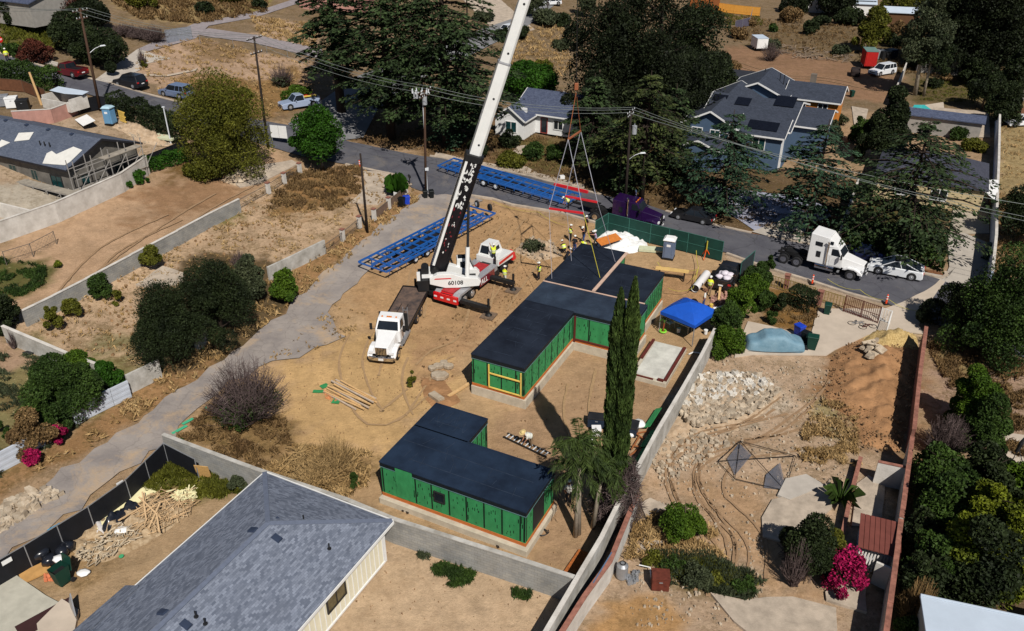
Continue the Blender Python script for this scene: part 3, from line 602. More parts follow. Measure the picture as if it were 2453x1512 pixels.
for i, (px, py) in enumerate(((728, 1247), (789, 1315), (470, 1478), (492, 1495))):
 l = roofpt(px, py, OH, hp); v = MB().tube([(0, 0, -.05), (0, 0, .4)], .045).tube([(0, 0, .0), (0, 0, .05)], .12).build('vent_pipe', M_BLACK, h); v.location = l
# scaffolded house, left
OS = Vector((-47.57, 84.66, 3.9))
s = thing('house_under_construction', 'unfinished grey rendered house with scaffolding and a slate roof, left', 'house', OS, BZ)
gable(s, -26, .7, -.2, 8.9, 3.3, 1.75, 'x', M_STUCCO, shingle('blue_grey_shingles', srgb(92, 99, 114), srgb(74, 82, 98), srgb(60, 66, 80)), oh=.5, z0=-1.6, fascia=mat('dark_fascia', srgb(34, 34, 40), .7))
M_TEALG = mat('teal_glass', srgb(26, 60, 62), .15, var=.3, spec=.5)
for x, w_ in ((-5, .9), (-8.5, 1.1), (-12.2, .8), (-15, 1.4)): window(s, x, -.22, 1.4, w_, 1.5, -90, frame=M_STUCCO, glass=M_TEALG)
window(s, -1.5, -.22, 1.2, 1.6, 1.7, -90, frame=M_BLACK, glass=M_TEALG); window(s, .72, 1.6, 1.0, 1.0, 1.9, 0, frame=M_STUCCO, glass=M_TEALG); window(s, .72, 6.2, 1.0, 1.4, 1.9, 0, frame=M_STUCCO, glass=M_TEALG)
M_PALE = mat('pale_underlay', srgb(212, 210, 204), .7, var=.06)
def sroof(px, py): 
 z = 8
 for i in range(40):
  l = Matrix.Rotation(-BZ, 3, 'Z') @ (GZ(px, py, z) - OS); z = .5 * z + .5 * (OS.z + 3.52 + 1.75 * (1 - abs(l.y - 4.35) / 4.55))
 return l
for pl in (((34, 339), (45, 319), (81, 317), (70, 335)), ((-5, 345), (4, 335), (24, 342), (-5, 356)), ((102, 392), (112, 368), (124, 362), (135, 370), (176, 352), (197, 360), (168, 388), (155, 396))):
 m_ = MB(); pts = [sroof(*p) for p in pl]; n = len(pts); m_.add([p + Vector((0, 0, .03)) for p in pts] + [p for p in pts], [tuple(range(n))] + [(i, (i + 1) % n, (i + 1) % n + n, i + n) for i in range(n)]); m_.build('roof_patch', M_PALE, s)
for p in ((14, 287), (64, 298), (116, 309), (172, 320)):
 v = MB().box(-.2, -.2, 0, .2, .2, .12, .03, .03).build('roof_vent', mat('vent_metal'), s); v.location = sroof(p[0], p[1] + 2)
for p in ((97, 348), (108, 350), (120, 352)): v = MB().tube([(0, 0, 0), (0, 0, .5)], .07).build('vent_pipe', M_BLACK, s); v.location = sroof(*p)
sc = thing('scaffolding', 'grey tube scaffold with plank deck along the unfinished house', 'scaffolding', OS + Vector((0, 0, .9)), BZ)
tb = MB(); M_TUBE = mat('scaffold_tube', srgb(150, 146, 142), .6, var=.2)
for x in [-18 + 2.1 * i for i in range(10)]:
 for yy in (-1.9, -.8): tb.bar((x, yy, -1.6), (x, yy, .35), .07)
 tb.bar((x, -1.9, -1.4), (x + 2.1, -1.9, .1), .05)
for zz in (-.9, .15):
 for yy in (-1.9, -.8): tb.bar((-18, yy, zz), (2.8, yy, zz), .06)
for yy in [-.8 + 2.2 * i for i in range(5)]:
 for x in (1.7, 2.7): tb.bar((x, yy, -1.6), (x, yy, 3.6), .07)
 tb.bar((2.7, yy, .2), (2.7, yy + 2.2, 2.4), .05)
for zz in (.3, 1.6, 2.6):
 for x in (1.7, 2.7): tb.bar((x, -.8, zz), (x, 8, zz), .06)
tb.build('tube', M_TUBE, sc)
dk = MB(); dk.box(-18.3, -1.9, .2, 2.9, -.8, .27); dk.box(1.7, -.79, .2, 2.8, 8, .27); dk.box(1.7, 3, 2.62, 2.8, 8, 2.68); dk.build('deck', mat('dusty_plank', srgb(150, 142, 130), .9, var=.2, scale=2), sc)
# white house behind the crane boom
OW = Vector((-1.87, 115.9, .7))
wh = thing('white_house', 'white board house with a slate blue roof behind the crane boom', 'house', OW, BZ)
gable(wh, -.2, 4.3, -.7, 8, 2.7, 1.6, 'y', M_WHITE, M_SHBLUE, oh=.3)
gable(wh, 1.2, 10.8, 3.2, 12.6, 2.8, 1.9, 'x', M_WHITE, M_SHBLUE, oh=.45)
window(wh, 2.3, -.72, 1.6, 1.6, 1.4, -90, glass=M_TEALG); q = window(wh, 5.6, 3.17, 1.2, .9, 2.1, -90, frame=mat('red_frame', srgb(150, 60, 52), .6), name='door', mull=0); window(wh, 7.8, 3.17, 1.5, 1.3, 1.2, -90)
MB().box(7, 6.5, 4.2, 7.12, 6.62, 5.4).build('vent_pipe', M_WHITE, wh); MB().box(2.9, 1.1, 3.3, 3.8, 1.4, 3.9).build('skylight_kerb', M_WHITE, wh)
# blue house with the solar panels
OB = Vector((29.07, 108.9, 0))
bh = thing('blue_house', 'big blue house with slate gables, white trim and solar panels', 'house', OB, BZ)
gable(bh, -5.3, 1.3, -3.2, 13, 4.9, 1.7, 'y', M_BLUESD, M_SHDARK, oh=.5)
gable(bh, -3.4, 7.6, -1.6, 11.8, 4.9, 1.9, 'x', M_BLUESD, M_SHDARK, oh=.5)
gable(bh, 1.9, 7.4, -3.6, 3.6, 4.5, 1.25, 'x', M_BLUESD, M_SHDARK, oh=.35)
gable(bh, 7.6, 11.6, 3.2, 11.4, 4.4, 1.3, 'x', M_BLUESD, M_SHDARK, oh=.4)
gable(bh, -3.4, 4.5, 12.8, 21.5, 5.2, 1.7, 'y', M_BLUESD, M_SHDARK, oh=.5)
gable(bh, 4.4, 11.6, 14.8, 21.6, 4.9, 1.4, 'x', M_PLY, M_SHDARK, oh=.4)
gable(bh, -5.1, .6, -7.2, -3.2, 2.7, 1.1, 'y', M_BLUESD, M_SHDARK, oh=.35)
for x, y, z, w_, h_ in ((-3.6, -3.23, 3.6, 1.3, 1.3), (-1.2, -3.23, 3.6, 1.2, 1.2), (4.6, -3.63, 3.4, 1.5, 1.4), (.6, -3.23, 3.4, 1., 1.1)): window(bh, x, y, z, w_, h_, -90, glass=M_TEALG)
window(bh, 7.42, -1.0, 3.5, 1.0, 1.3, 0); MB().box(7.4, -3.55, 0, 7.43, -1.6, 4.5).build('white_wall', M_WHITE, bh)
for x in (6.6, 9.6): window(bh, x, 14.77, 3.7, 1.2, 1.5, -90)
M_SOLAR = mat('solar_cell', (.006, .007, .012), .25, var=.3, scale=6, spec=.5)
slp = 1.9 / 6.7
for x, y, w_, d_ in ((.6, 3.4, 1.9, 1.9), (-2.6, 3.6, 1.9, 1.6), ):
 q = MB().box(-w_ / 2, -d_ / 2, .04, w_ / 2, d_ / 2, .1).build('solar_panel', M_SOLAR, bh); q.location = (x, y, 4.9 + .22 + (y + 1.6) * slp); q.rotation_euler = (math.atan(slp), 0, 0)
q = MB().box(-1.9, -.95, .04, 1.9, .95, .1).build('solar_panel', M_SOLAR, bh); q.location = (4.6, -2.0, 4.5 + 1.6 * .347 + .2); q.rotation_euler = (math.atan(.347), 0, 0)
q = MB().box(-1, -2.2, .04, 1, 2.2, .1).build('solar_panel', M_SOLAR, bh); q.location = (-3.9, 3.5, 4.9 + 1.4 * .515 + .22); q.rotation_euler = (0, -math.atan(.515), 0)
q = MB().box(-1.3, -1.3, .04, 1.3, 1.3, .1).build('solar_panel', M_SOLAR, bh); q.location = (5.9, 4.6, 4.9 + .24 + (4.6 + 1.6) * slp); q.rotation_euler = (math.atan(slp), 0, 0)
MB().box(6.6, 20, 5.6, 7.4, 20.8, 7.2).build('chimney', brickmat('chimney_brick', srgb(150, 84, 66), srgb(120, 110, 100), .22, .08), bh)
for x, y in ((0, 20), (2.6, 18.2), (3.3, 17.5), (6, 19), (8, 19), (10, 19)): MB().tube([(x, y, 5.3), (x, y, 7.3 if x < 4 else 6.3)], .06).build('vent_pipe', M_BLACK, bh)
# other houses and sheds
def shed(label, name, p, w_, d_, ze, rise, axis, wm, rm, cat='house', rz=BZ, oh=.35, hip=(False, False), fascia=None, zo=0, grp=None):
 g = G(*p); t = thing(name, label, cat, (g.x, g.y, g.z + zo), rz, grp); gable(t, 0, w_, 0, d_, ze, rise, axis, wm, rm, oh=oh, hip=hip, fascia=fascia, z0=-.5); return t
M_GREYW = mat('grey_wall', srgb(150, 146, 140), .8)
M_WROOF = mat('white_roof', srgb(186, 198, 212), .6, var=.05, scale=.6)
g1 = shed('dark low house half hidden under the drooping cedar', 'dark_house', (2090, 470), 11.5, 9.5, 2.8, 2.0, 'x', mat('beige_wall', srgb(196, 178, 140), .8), shingle('purple_grey_shingles', srgb(70, 72, 84), srgb(56, 58, 70), srgb(40, 42, 52)), hip=(True, True))
window(g1, 3, -.02, 1.4, 1.4, 1.2, -90); window(g1, 7, -.02, 1.4, 1.6, 1.2, -90)
shed('small flat garage with a blue grey roof beside the pool', 'garage', (2170, 315), 9.5, 3.2, 2.5, .5, 'x', M_GREYW, M_SHBLUE, 'garage')
g2 = shed('small grey garage with a pale roll door behind the blue house', 'garage', (1729, 214), 5.5, 4, 2.3, .6, 'x', M_GREYW, mat('flat_dark_roof', srgb(40, 42, 50), .8), 'garage')
MB().box(.4, -.05, 0, 3.4, -.02, 2.1).build('garage_door', mat('pale_door', srgb(160, 166, 166), .6), g2)
shed('long white roofed carport behind the pool garden', 'carport', (2195, 172), 12, 4, 2.4, .4, 'x', M_GREYW, M_WROOF, 'carport', rz=R(-20))
shed('white roofed outbuilding above the red container', 'outbuilding', (2115, 58), 9.5, 6, 2.6, .7, 'x', mat('brown_wall', srgb(96, 68, 46), .8), M_WROOF, 'outbuilding', rz=R(-16))
shed('white building half hidden by trees at the top edge', 'outbuilding', (1925, 28), 16, 7, 3.2, .8, 'x', M_WHITE, M_WROOF, 'outbuilding', rz=R(-14))
o_ = shed('orange sheathed house at the top edge behind the dark trees', 'orange_house', (1650, 34), 5.2, 9, 5, 1.0, 'y', mat('brown_sheathing', srgb(150, 88, 44), .85), M_SHDARK, rz=R(-24), fascia=M_WHITE)
shed('grey blue roofed house at the top left corner', 'corner_house', (-60, 40), 14, 12, 3, 1.6, 'x', M_GREYW, M_SHBLUE)
shed('pale low house behind the eucalyptus at the far right', 'far_house', (2400, 145), 12, 9, 2.8, 1.2, 'x', M_GREYW, M_SHBLUE)
shed('pink walled building with a white roof at the top left edge', 'pink_building', (718, 18), 13, 6, 3, .6, 'x', mat('pink_wall', srgb(176, 132, 120), .8), M_GREYW, 'building', rz=R(-10))
shed('dark roofed shed in the far right yard', 'shed', (2400, 235), 7, 5, 2.4, .6, 'x', M_GREYW, mat('rusty_brown_roof', srgb(120, 80, 60), .8), 'shed')
shed('small garage behind the trees at the top right', 'garage', (2040, 35), 5, 5, 2.5, .6, 'x', M_WHITE, M_WROOF, 'garage', rz=R(-16))
t = thing('white_roof_building', 'flat white roofed building at the bottom right corner', 'building', (GZ(2212, 1432, 3).x, GZ(2212, 1432, 3).y, 0), R(-17))
MB().box(0, -14, 0, 16, 0, 2.9).build('wall', M_GREYW, t); f = MB(); f.box(-.15, -14.2, 2.9, 16, .15, 3.05); f.box(-.15, .02, 3.05, 7.6, .15, 3.12); f.box(6.9, .16, 2.9, 16, 1.8, 3.0); f.build('roof', M_WROOF, t, bev=.02)
# rust roofed shed and roofless white cells, right
g = G(2048, 1352)
t = thing('rust_roof_shed', 'small white shed with a rust red corrugated roof in the right lot', 'shed', g, R(-22))
c_ = MB(); c_.box(0, 0, 0, 2.0, 2.3, 1.7); c_.build('wall', mat('aged_white', srgb(198, 200, 204), .8, var=.12), t)
M_RUST = mat('rust_roof', srgb(112, 62, 54), .8, var=.15, scale=1)
rb = MB()
for i in range(8): rb.box(-.15 + i * .29, -.3, 1.76, -.15 + i * .29 + .25, 2.5, 1.82); rb.box(.1 + i * .29, -.3, 1.74, .14 + i * .29, 2.5, 1.78)
q = rb.build('roof', M_RUST, t); q.rotation_euler = (R(4), 0, 0)
lt = MB()
for i in range(12): lt.bar((.02 + i * .17, -.35 - .02 * (i % 3), .1), (.05 + i * .17, -.08, 1.35), .08, .03)
lt.build('slat_stack', mat('pale_slat', srgb(210, 204, 198), .8), t)
# roofs cut by the frame: nothing more to build there
# === PLANTS
def leafmat(key, a, b, isl=.35, rough=.65):
 return mat(key, a, rough, scale=.45, island=isl, col2=b, spec=.15)
def unitv(n, r):
 v = r.normal(size=(n, 3)); return v / np.linalg.norm(v, axis=1, keepdims=True)
def leafquads(cen, size, r, asp=.55, up=0., dirs=None, droop=0.):
 n = len(cen); u = unitv(n, r) if dirs is None else dirs + unitv(n, r) * .35
 u[:, 2] -= droop; u /= np.linalg.norm(u, axis=1, keepdims=True)
 nn = unitv(n, r); nn[:, 2] = nn[:, 2] * (1 - up) + up * 1.6; w = np.cross(nn, u); w /= np.linalg.norm(w, axis=1, keepdims=True) + 1e-9
 s = (size * r.uniform(.45, 1.6, n))[:, None] if np.isscalar(size) else (size * r.uniform(.6, 1.35, n))[:, None]
 V = np.stack([cen - u * s * .5, cen + w * s * asp * .5 + u * s * .05, cen + u * s * .5, cen - w * s * asp * .5 + u * s * .05], 1).reshape(-1, 3)
 return V, np.arange(4 * n).reshape(n, 4)
M_BARK = mat('bark', srgb(84, 70, 58), .9, var=.25, scale=3, bump=.4)
M_BARKD = mat('dark_bark', srgb(50, 40, 34), .9, var=.25, scale=3)
M_BARKP = mat('pale_bark', srgb(150, 138, 122), .85, var=.25, scale=2)
LEAF = dict(
 olive=leafmat('olive_foliage', srgb(92, 92, 30), srgb(64, 68, 20), .5),
 lime=leafmat('fresh_green_foliage', srgb(70, 92, 22), srgb(46, 70, 16), .45),
 green=leafmat('green_foliage', srgb(58, 78, 30), srgb(28, 44, 18), .5),
 bright=leafmat('bright_green_foliage', srgb(48, 84, 18), srgb(30, 58, 12), .4),
 dark=leafmat('dark_foliage', srgb(44, 54, 28), srgb(20, 28, 15), .55),
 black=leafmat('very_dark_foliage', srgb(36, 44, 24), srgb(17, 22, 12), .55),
 cedar=leafmat('cedar_needles', srgb(58, 74, 42), srgb(24, 34, 22), .6),
 cedarb=leafmat('bluish_cedar_needles', srgb(58, 82, 58), srgb(28, 44, 32), .55),
 cedary=leafmat('olive_cedar_needles', srgb(70, 78, 40), srgb(30, 40, 24), .6),
 cyp=leafmat('cypress_foliage', srgb(74, 92, 42), srgb(38, 54, 26), .5),
 grey=leafmat('grey_green_foliage', srgb(70, 76, 52), srgb(46, 54, 38), .45),
 brown=leafmat('brown_dry_foliage', srgb(124, 100, 66), srgb(88, 68, 44), .45),
 yellow=leafmat('yellow_green_foliage', srgb(106, 114, 26), srgb(46, 58, 18), .5),
 rust=leafmat('red_brown_foliage', srgb(88, 46, 34), srgb(54, 30, 24), .45),
 straw=leafmat('straw', srgb(176, 148, 104), srgb(140, 112, 72), .4),
 pink=leafmat('magenta_bracts', srgb(170, 26, 84), srgb(104, 14, 46), .6),
 palm=leafmat('palm_leaflets', srgb(72, 86, 40), srgb(34, 48, 24), .55),
 twig=leafmat('grey_twigs', srgb(98, 84, 82), srgb(62, 52, 50), .4),
)
def limbs(mb, r, h, rad, n, spread, z0=.25, seg=3, lean=(0, 0)):
 """tapered trunk and limbs; returns limb tips"""
 tips = []; tp = [(lean[0] * h * k * .33 + r.uniform(-.02, .02) * h * (k > 0), lean[1] * h * k * .33 + r.uniform(-.02, .02) * h * (k > 0), h * k * .33 - (.2 if k == 0 else 0)) for k in range(4)]
 mb.tube(tp, [rad, rad * .75, rad * .5, rad * .2], 8)
 for i in range(n):
  k = r.uniform(z0, .9); b = Vector((lean[0] * h * k, lean[1] * h * k, h * k)); a = r.uniform(0, 6.28); L = spread * r.uniform(.6, 1.) * (1.1 - k * .5)
  e = b + Vector((math.cos(a) * L, math.sin(a) * L, L * r.uniform(.25, .8))); mid = b.lerp(e, .5) + Vector((0, 0, .1 * L))
  mb.tube([b, mid, e], [rad * .38, rad * .25, rad * .06], 5, cap=False); tips.append(e)
 return tips
def crown_pts(r, w, h, z0, nl, n, lobe=.34, flat=1., shell=.75, taper=0.):
 """points over the surfaces of many lobes filling an ellipsoid w wide and h tall starting at z0"""
 c = unitv(nl, r) * (r.uniform(.25, 1.15, (nl, 1)) ** .5); c[:, 2] = np.abs(c[:, 2]) * 1.0 - .15 * (c[:, 2] < 0) * 2
 R0 = w / 2; lr = lobe * R0 * r.uniform(.45, 1.35, nl)
 k = 1 - taper * np.clip(c[:, 2], 0, 1)
 cx = c[:, 0] * (R0 - lr) * k; cy = c[:, 1] * (R0 - lr) * k; cz = z0 + np.clip((c[:, 2] + .25) / 1.25, 0, 1) * (h - lr * flat * 1.6) + lr * flat * .8
 i = r.integers(0, nl, n); d = unitv(n, r); d[:, 2] = np.abs(d[:, 2]) * np.where(r.random(n) < .72, 1, -1)
 rr = lr[i] * (shell + (1.08 - shell) * r.random(n))
 P = np.stack([cx[i], cy[i], cz[i]], 1) + d * rr[:, None] * np.array([1, 1, flat])
 P[:, 2] = np.maximum(P[:, 2], .05)
 return P
TN = [0]
def tree(name, label, base, topy, wpx, leaf='green', kind='broad', bark=None, grp=None, dens=1., z0=.25, leafsize=None, cat='tree', lobes=None, off=(0, 0), lean=(0, 0), h=None, w=None, trunk_r=None, trunk=True, asp=.6, taper=.35):
 TN[0] += 1; r = np.random.default_rng(1000 + TN[0]); rr = random.Random(TN[0])
 b = G(*base); H_ = h or tall(b, topy); W_ = (w or wpx * mpp(b)) * 1.13
 t = thing(name, label, cat, b, rr.uniform(0, 6.28), grp); bark = bark or M_BARK
 pxm = mpp(b); ls = leafsize or max(.14, min(.5, pxm * 4.5))
 if trunk:
  mb = MB(); limbs(mb, rr, H_ * .86, trunk_r or max(.06, H_ * .024), 10 if W_ > 3 else 5, W_ * .36, z0=max(.15, z0 * .8), lean=lean); mb.build('trunk', bark, t, smooth=True)
 area = math.pi * W_ * (H_ * (1 - z0) * .8 + W_ * .35); n = int(min(60000, max(350, dens * 2.6 * area / (ls * ls * asp * .5))))
 nl = lobes or int(max(7, min(70, area / max(1.2, (W_ * .16) ** 2 * 6))))
 P = crown_pts(r, W_, H_ * (1 - z0), H_ * z0, nl, n, taper=taper)
 V, F = leafquads(P, ls, r, asp=asp, up=.25); npmesh('crown', V, F, LEAF[leaf], t)
 return t
def cedar(label, base, topy, wpx, leaf='cedar', dens=1., z0=.12, h=None, w=None, droop=.18, seed=0, grp='cedars along the street', name='cedar_tree', bark=None, trunk_r=None, kill=None):
 TN[0] += 1; r = np.random.default_rng(2000 + TN[0]); b = G(*base); H_ = h or tall(b, topy); W_ = (w or wpx * mpp(b)) * 1.15
 t = thing(name, label, 'tree', b, r.uniform(0, 6.28), grp); mb = MB()
 mb.tube([(0, 0, -.3), (0, 0, H_ * .35), (.1, 0, H_ * .7), (0, 0, H_)], [trunk_r or H_ * .024, H_ * .018, H_ * .010, .03], 9)
 cen = []; dr = []; lv = int(H_ / .85)
 for i in range(lv):
  k = i / lv; z = H_ * (z0 + (1 - z0) * k); L0 = W_ / 2 * (1 - k ** 2.3) * (1 if k > .12 else .75 + 2 * k) + .4
  for j in range(int(r.integers(5, 9))):
   a = r.uniform(0, 6.28); L = L0 * r.uniform(.55, 1.08); d = np.array([math.cos(a), math.sin(a), 0]); q = np.array([-d[1], d[0], 0]); rise = r.uniform(-.02, .16)
   f = lambda s: d * L * s + np.array([0, 0, z + L * (rise * s - droop * s * s * 1.3)])
   if L > 1: mb.tube([tuple(f(0)), tuple(f(.5)), tuple(f(.95))], [.05 + L * .012, .03 + L * .006, .012], 4, cap=False)
   ns = int(L * 10 * dens) + 6; s = r.uniform(.12, 1.02, ns) ** .75; side = r.uniform(-1, 1, ns) * (.14 + .24 * L * np.sin(np.clip(s, 0, 1) * 2.9) ** .8)
   base_ = np.stack([f(x) for x in s]); base_ += q * side[:, None]; base_[:, 2] -= np.abs(side) * .16 - r.normal(0, .045, ns) + .02
   cen.append(base_); dr.append(d * .65 + q * np.sign(side)[:, None] * .75)
 cen = np.concatenate(cen); dr = np.concatenate(dr); mb.build('trunk', bark or M_BARKD, t, smooth=True)
 dd = np.concatenate([dr, dr]); cc = np.concatenate([cen, cen + r.normal(0, .14, cen.shape) * [1, 1, .35]])
 V, F = leafquads(cc, max(.4, mpp(b) * 8.5), r, asp=.42, up=.75, dirs=dd, droop=.22)
 npmesh('crown', V, F, LEAF[leaf], t); return t
def bush(name, label, base, topy, wpx, leaf='green', grp=None, cat='bush', dens=1., ls=None, trunk=False, **k):
 return tree(name, label, base, topy, wpx, leaf, grp=grp, cat=cat, dens=dens, z0=.02, leafsize=ls, trunk=trunk, taper=k.pop('taper', .2), **k)
def twiggy(name, label, base, topy, wpx, m='twig', n=260, grp=None, leaf=None, cat='bush', thick=.03, flare=1., leafn=800):
 TN[0] += 1; r = random.Random(TN[0]); b = G(*base); H_ = tall(b, topy); W_ = wpx * mpp(b); t = thing(name, label, cat, b, 0, grp); mb = MB()
 for i in range(n):
  a = r.uniform(0, 6.28); s = r.random() ** .6; L = W_ / 2 * s * flare; hh = H_ * (1 - .55 * s * s) * r.uniform(.55, 1.05)
  st_ = Vector((r.uniform(-.1, .1) * W_, r.uniform(-.1, .1) * W_, 0)); e = Vector((math.cos(a) * L, math.sin(a) * L, hh)); mid = st_.lerp(e, .5) + Vector((math.cos(a), math.sin(a), .3)) * W_ * .04
  mb.tube([st_, mid, e], [thick, thick * .7, thick * .25], 3, cap=False)
  for q in range(3):
   p = mid.lerp(e, r.uniform(0, .9)); mb.tube([p, p + Vector((r.uniform(-1, 1), r.uniform(-1, 1), r.uniform(.1, 1))) * W_ * .09], [thick * .5, thick * .2], 3, cap=False)
 mb.build('twigs', LEAF[m], t)
 if leaf:
  rr = np.random.default_rng(TN[0]); P = crown_pts(rr, W_ * .8, H_ * .45, 0, 14, leafn); V, F = leafquads(P, mpp(b) * 5, rr); npmesh('leaves', V, F, LEAF[leaf], t)
 return t
def hedge(name, label, pts, h, w, leaf='green', dens=1., ls=None, cat='hedge', grp=None, bumpy=.25):
 TN[0] += 1; r = np.random.default_rng(3000 + TN[0]); P = [G(*p) for p in pts]; cen = []
 ls = ls or max(.13, mpp(P[0]) * 4)
 for a, b in zip(P[:-1], P[1:]):
  a = np.array(a); b = np.array(b); L = np.linalg.norm(b - a); d = (b - a) / L; q = np.array([-d[1], d[0], 0]); n = int(dens * 2.4 * L * (2 * h + w) / (ls * ls * .3))
  s = r.uniform(-.04, 1.04, n); face = r.random(n); u = np.where(face < .4, r.uniform(-1, 1, n), np.where(face < .7, -1, 1.)); z = np.where(face < .4, 1., r.uniform(.02, 1, n))
  hb = 1 + bumpy * (np.sin(s * L * 1.7 + 1) * .5 + np.sin(s * L * 4.1) * .3 + r.normal(0, .12, n)); wb = 1 + bumpy * np.sin(s * L * 2.3) * .6 + r.normal(0, .1, n)
  cen.append(a + d * (s * L)[:, None] + q * (u * w / 2 * wb)[:, None] + np.array([0, 0, 1]) * (z * h * hb)[:, None])
 o = Vector(P[0]); V, F = leafquads(np.concatenate(cen) - np.array(o), ls, r, up=.2); t = thing(name, label, cat, o, 0, grp); npmesh('leaves', V, F, LEAF[leaf], t)
 mb = MB()
 for a, b in zip(P[:-1], P[1:]):
  L = (b - a).length; k = 0
  while k < L: q = a.lerp(b, k / L) - o; mb.tube([q, q + Vector((.1, .05, h * .8))], [.05, .02], 4, cap=False); k += .9
 mb.build('stems', M_BARKD, t)
 return t
# the twin cypress beside the green building
def cypress():
 r = np.random.default_rng(5); b = G(1464, 1236); t = thing('cypress_tree', 'tall narrow twin topped dark cypress towering between the green modules', 'tree', b)
 H1 = tall(b, 664); H2 = tall(b, 700); cen = []; px = mpp(b)
 for (ox, hh, wid, n) in ((.17, H1, .80, 19000), (-.24, H2, .84, 19000)):
  z = r.uniform(.04, 1, n) ** .9; prof = np.clip(np.minimum(1, (1 - z) * 5.5) ** .7, .02, 1) * (.95 + .05 * np.sin(z * 40 + ox)) * (.75 + .25 * np.clip(z * 8, 0, 1))
  a = r.uniform(0, 6.28, n); rad = wid * .62 * prof * (1 - .35 * r.random(n) ** 2) * (1 + .10 * np.sin(a * 5 + z * 60))
  ax = ox * (1.0 + .5 * z)
  cen.append(np.stack([ax + np.cos(a) * rad, np.sin(a) * rad * 1.15 + (.3 if ox < 0 else -.2), z * hh], 1))
 cen = np.concatenate(cen); dirs = np.tile(np.array([[0, 0, 1.]]), (len(cen), 1)); dirs[:, :2] += cen[:, :2] * .25
 V, F = leafquads(cen, .30, r, asp=.3, dirs=dirs); npmesh('crown', V, F, LEAF['cyp'], t)
 mb = MB(); mb.tube([(0, 0, -.3), (.1, 0, 4), (.2, 0, H1 * .8)], [.3, .22, .05], 8); mb.tube([(0, 0, 0), (-.4, 0, 3), (-.5, 0, H2 * .8)], [.24, .2, .05], 8); mb.build('trunk', M_BARKD, t)
 # the tangle of dead twigs round its foot
 n = 3200; z = r.uniform(.1, 4.4, n); a = r.uniform(0, 6.28, n); rad = (1.7 - z * .16) * (.6 + .5 * r.random(n)); c2 = np.stack([.3 + np.cos(a) * rad, np.sin(a) * rad, z], 1)
 V, F = leafquads(c2, .65, r, asp=.07); npmesh('dead_twigs', V, F, LEAF['twig'], t)
cypress()
# queen palms
def palm(label, base, h, n=26, L=3.1, lean=(.05, 0), seed=0):
 r = np.random.default_rng(seed + 40); b = G(*base); t = thing('palm_tree', label, 'palm tree', b, 0, 'queen palms by the wall')
 top = np.array([lean[0] * h, lean[1] * h, h]); MB().tube([(0, 0, -.2), (lean[0] * h * .4, lean[1] * h * .4, h * .5), tuple(top)], [.17, .12, .10], 10).build('trunk', M_BARKP, t, smooth=True)
 cen = []; dr = []; mb = MB()
 for i in range(n):
  a = r.uniform(0, 6.28); el = r.uniform(-.25, 1.15); l = L * r.uniform(.8, 1.05); d = np.array([math.cos(a), math.sin(a), 0.])
  pts = [top + d * l * s * math.cos(el * (1 - s * .7)) + np.array([0, 0, l * (math.sin(el) * s - .62 * s * s)]) for s in (0, .25, .5, .75, 1.)]
  mb.tube([tuple(p) for p in pts], [.03, .025, .02, .014, .008], 4, cap=False); pa = np.array(pts)
  s = r.uniform(.12, 1, 130); k = np.clip((s * 4).astype(int), 0, 3); f = (s * 4 - k)[:, None]; c = pa[k] * (1 - f) + pa[k + 1] * f; tg = pa[k + 1] - pa[k]; tg /= np.linalg.norm(tg, axis=1, keepdims=True)
  sd = np.cross(tg, [0, 0, 1.]) * r.choice([-1, 1], 130)[:, None]; dd = sd * .8 + tg * .5 + np.array([0, 0, -.55]); c = c + dd * .24; cen.append(c); dr.append(dd)
 V, F = leafquads(np.concatenate(cen), .52, r, asp=.085, dirs=np.concatenate(dr)); npmesh('fronds', V, F, LEAF['palm'], t); mb.build('frond_stems', LEAF['cyp'], t)
palm('left queen palm with a slim trunk leaning beside the blue roofed module', (1378, 1283), 5.2, 18, 1.8, lean=(.02, .05), seed=1)
palm('taller queen palm with two close trunks under the cypress', (1386, 1278), 6.6, 20, 1.85, lean=(-.02, .12), seed=2)
palm('right queen palm leaning towards the long white wall', (1420, 1262), 4.8, 16, 1.7, lean=(.10, .03), seed=3)
# cedars and big trees along the street
cedar('dark slim cedar left of the cedar group, rising past the top edge', (818, 268), -260, 165, 'cedar', dens=1.2, z0=.2)
cedar('broadest layered cedar right of the transformer pole', (1070, 352), -190, 320, 'cedar', dens=1.25, z0=.18)
cedar('cedar standing left of the transformer pole', (938, 330), -200, 230, 'cedar', dens=1.15, z0=.2)
cedar('bluish cedar with low branches right behind the transformer pole', (1100, 345), 60, 150, 'cedarb', dens=1., z0=.1)
cedar('mid sized cedar behind the hanging slings', (1415, 402), 175, 120, 'cedar', z0=.3)
cedar('olive cedar with a bare lower trunk behind the purple truck', (1536, 478), 168, 190, 'cedary', z0=.3)
cedar('spreading olive cedar left of the street pole with a transformer', (1470, 440), 300, 170, 'cedary', z0=.35)
cedar('blue green cedar in front of the blue house', (1727, 505), 262, 235, 'cedarb', z0=.2)
cedar('blue green cedar right of the blue house', (1935, 560), 285, 225, 'cedarb', z0=.2)
cedar('wide drooping dark cedar over the low dark house', (2150, 605), 280, 350, 'cedar', z0=.22, dens=1.)
BG = 'big dark trees behind the white house'
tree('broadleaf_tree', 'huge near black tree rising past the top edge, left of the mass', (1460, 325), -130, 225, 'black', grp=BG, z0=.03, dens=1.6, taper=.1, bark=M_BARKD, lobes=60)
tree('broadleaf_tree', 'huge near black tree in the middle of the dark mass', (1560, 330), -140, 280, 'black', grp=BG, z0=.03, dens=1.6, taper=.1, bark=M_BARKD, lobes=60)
tree('broadleaf_tree', 'dark round tree at the right of the dark mass beside the dirt yard', (1655, 270), 0, 200, 'dark', grp=BG, z0=.02, dens=1.3, bark=M_BARKD, lobes=50)
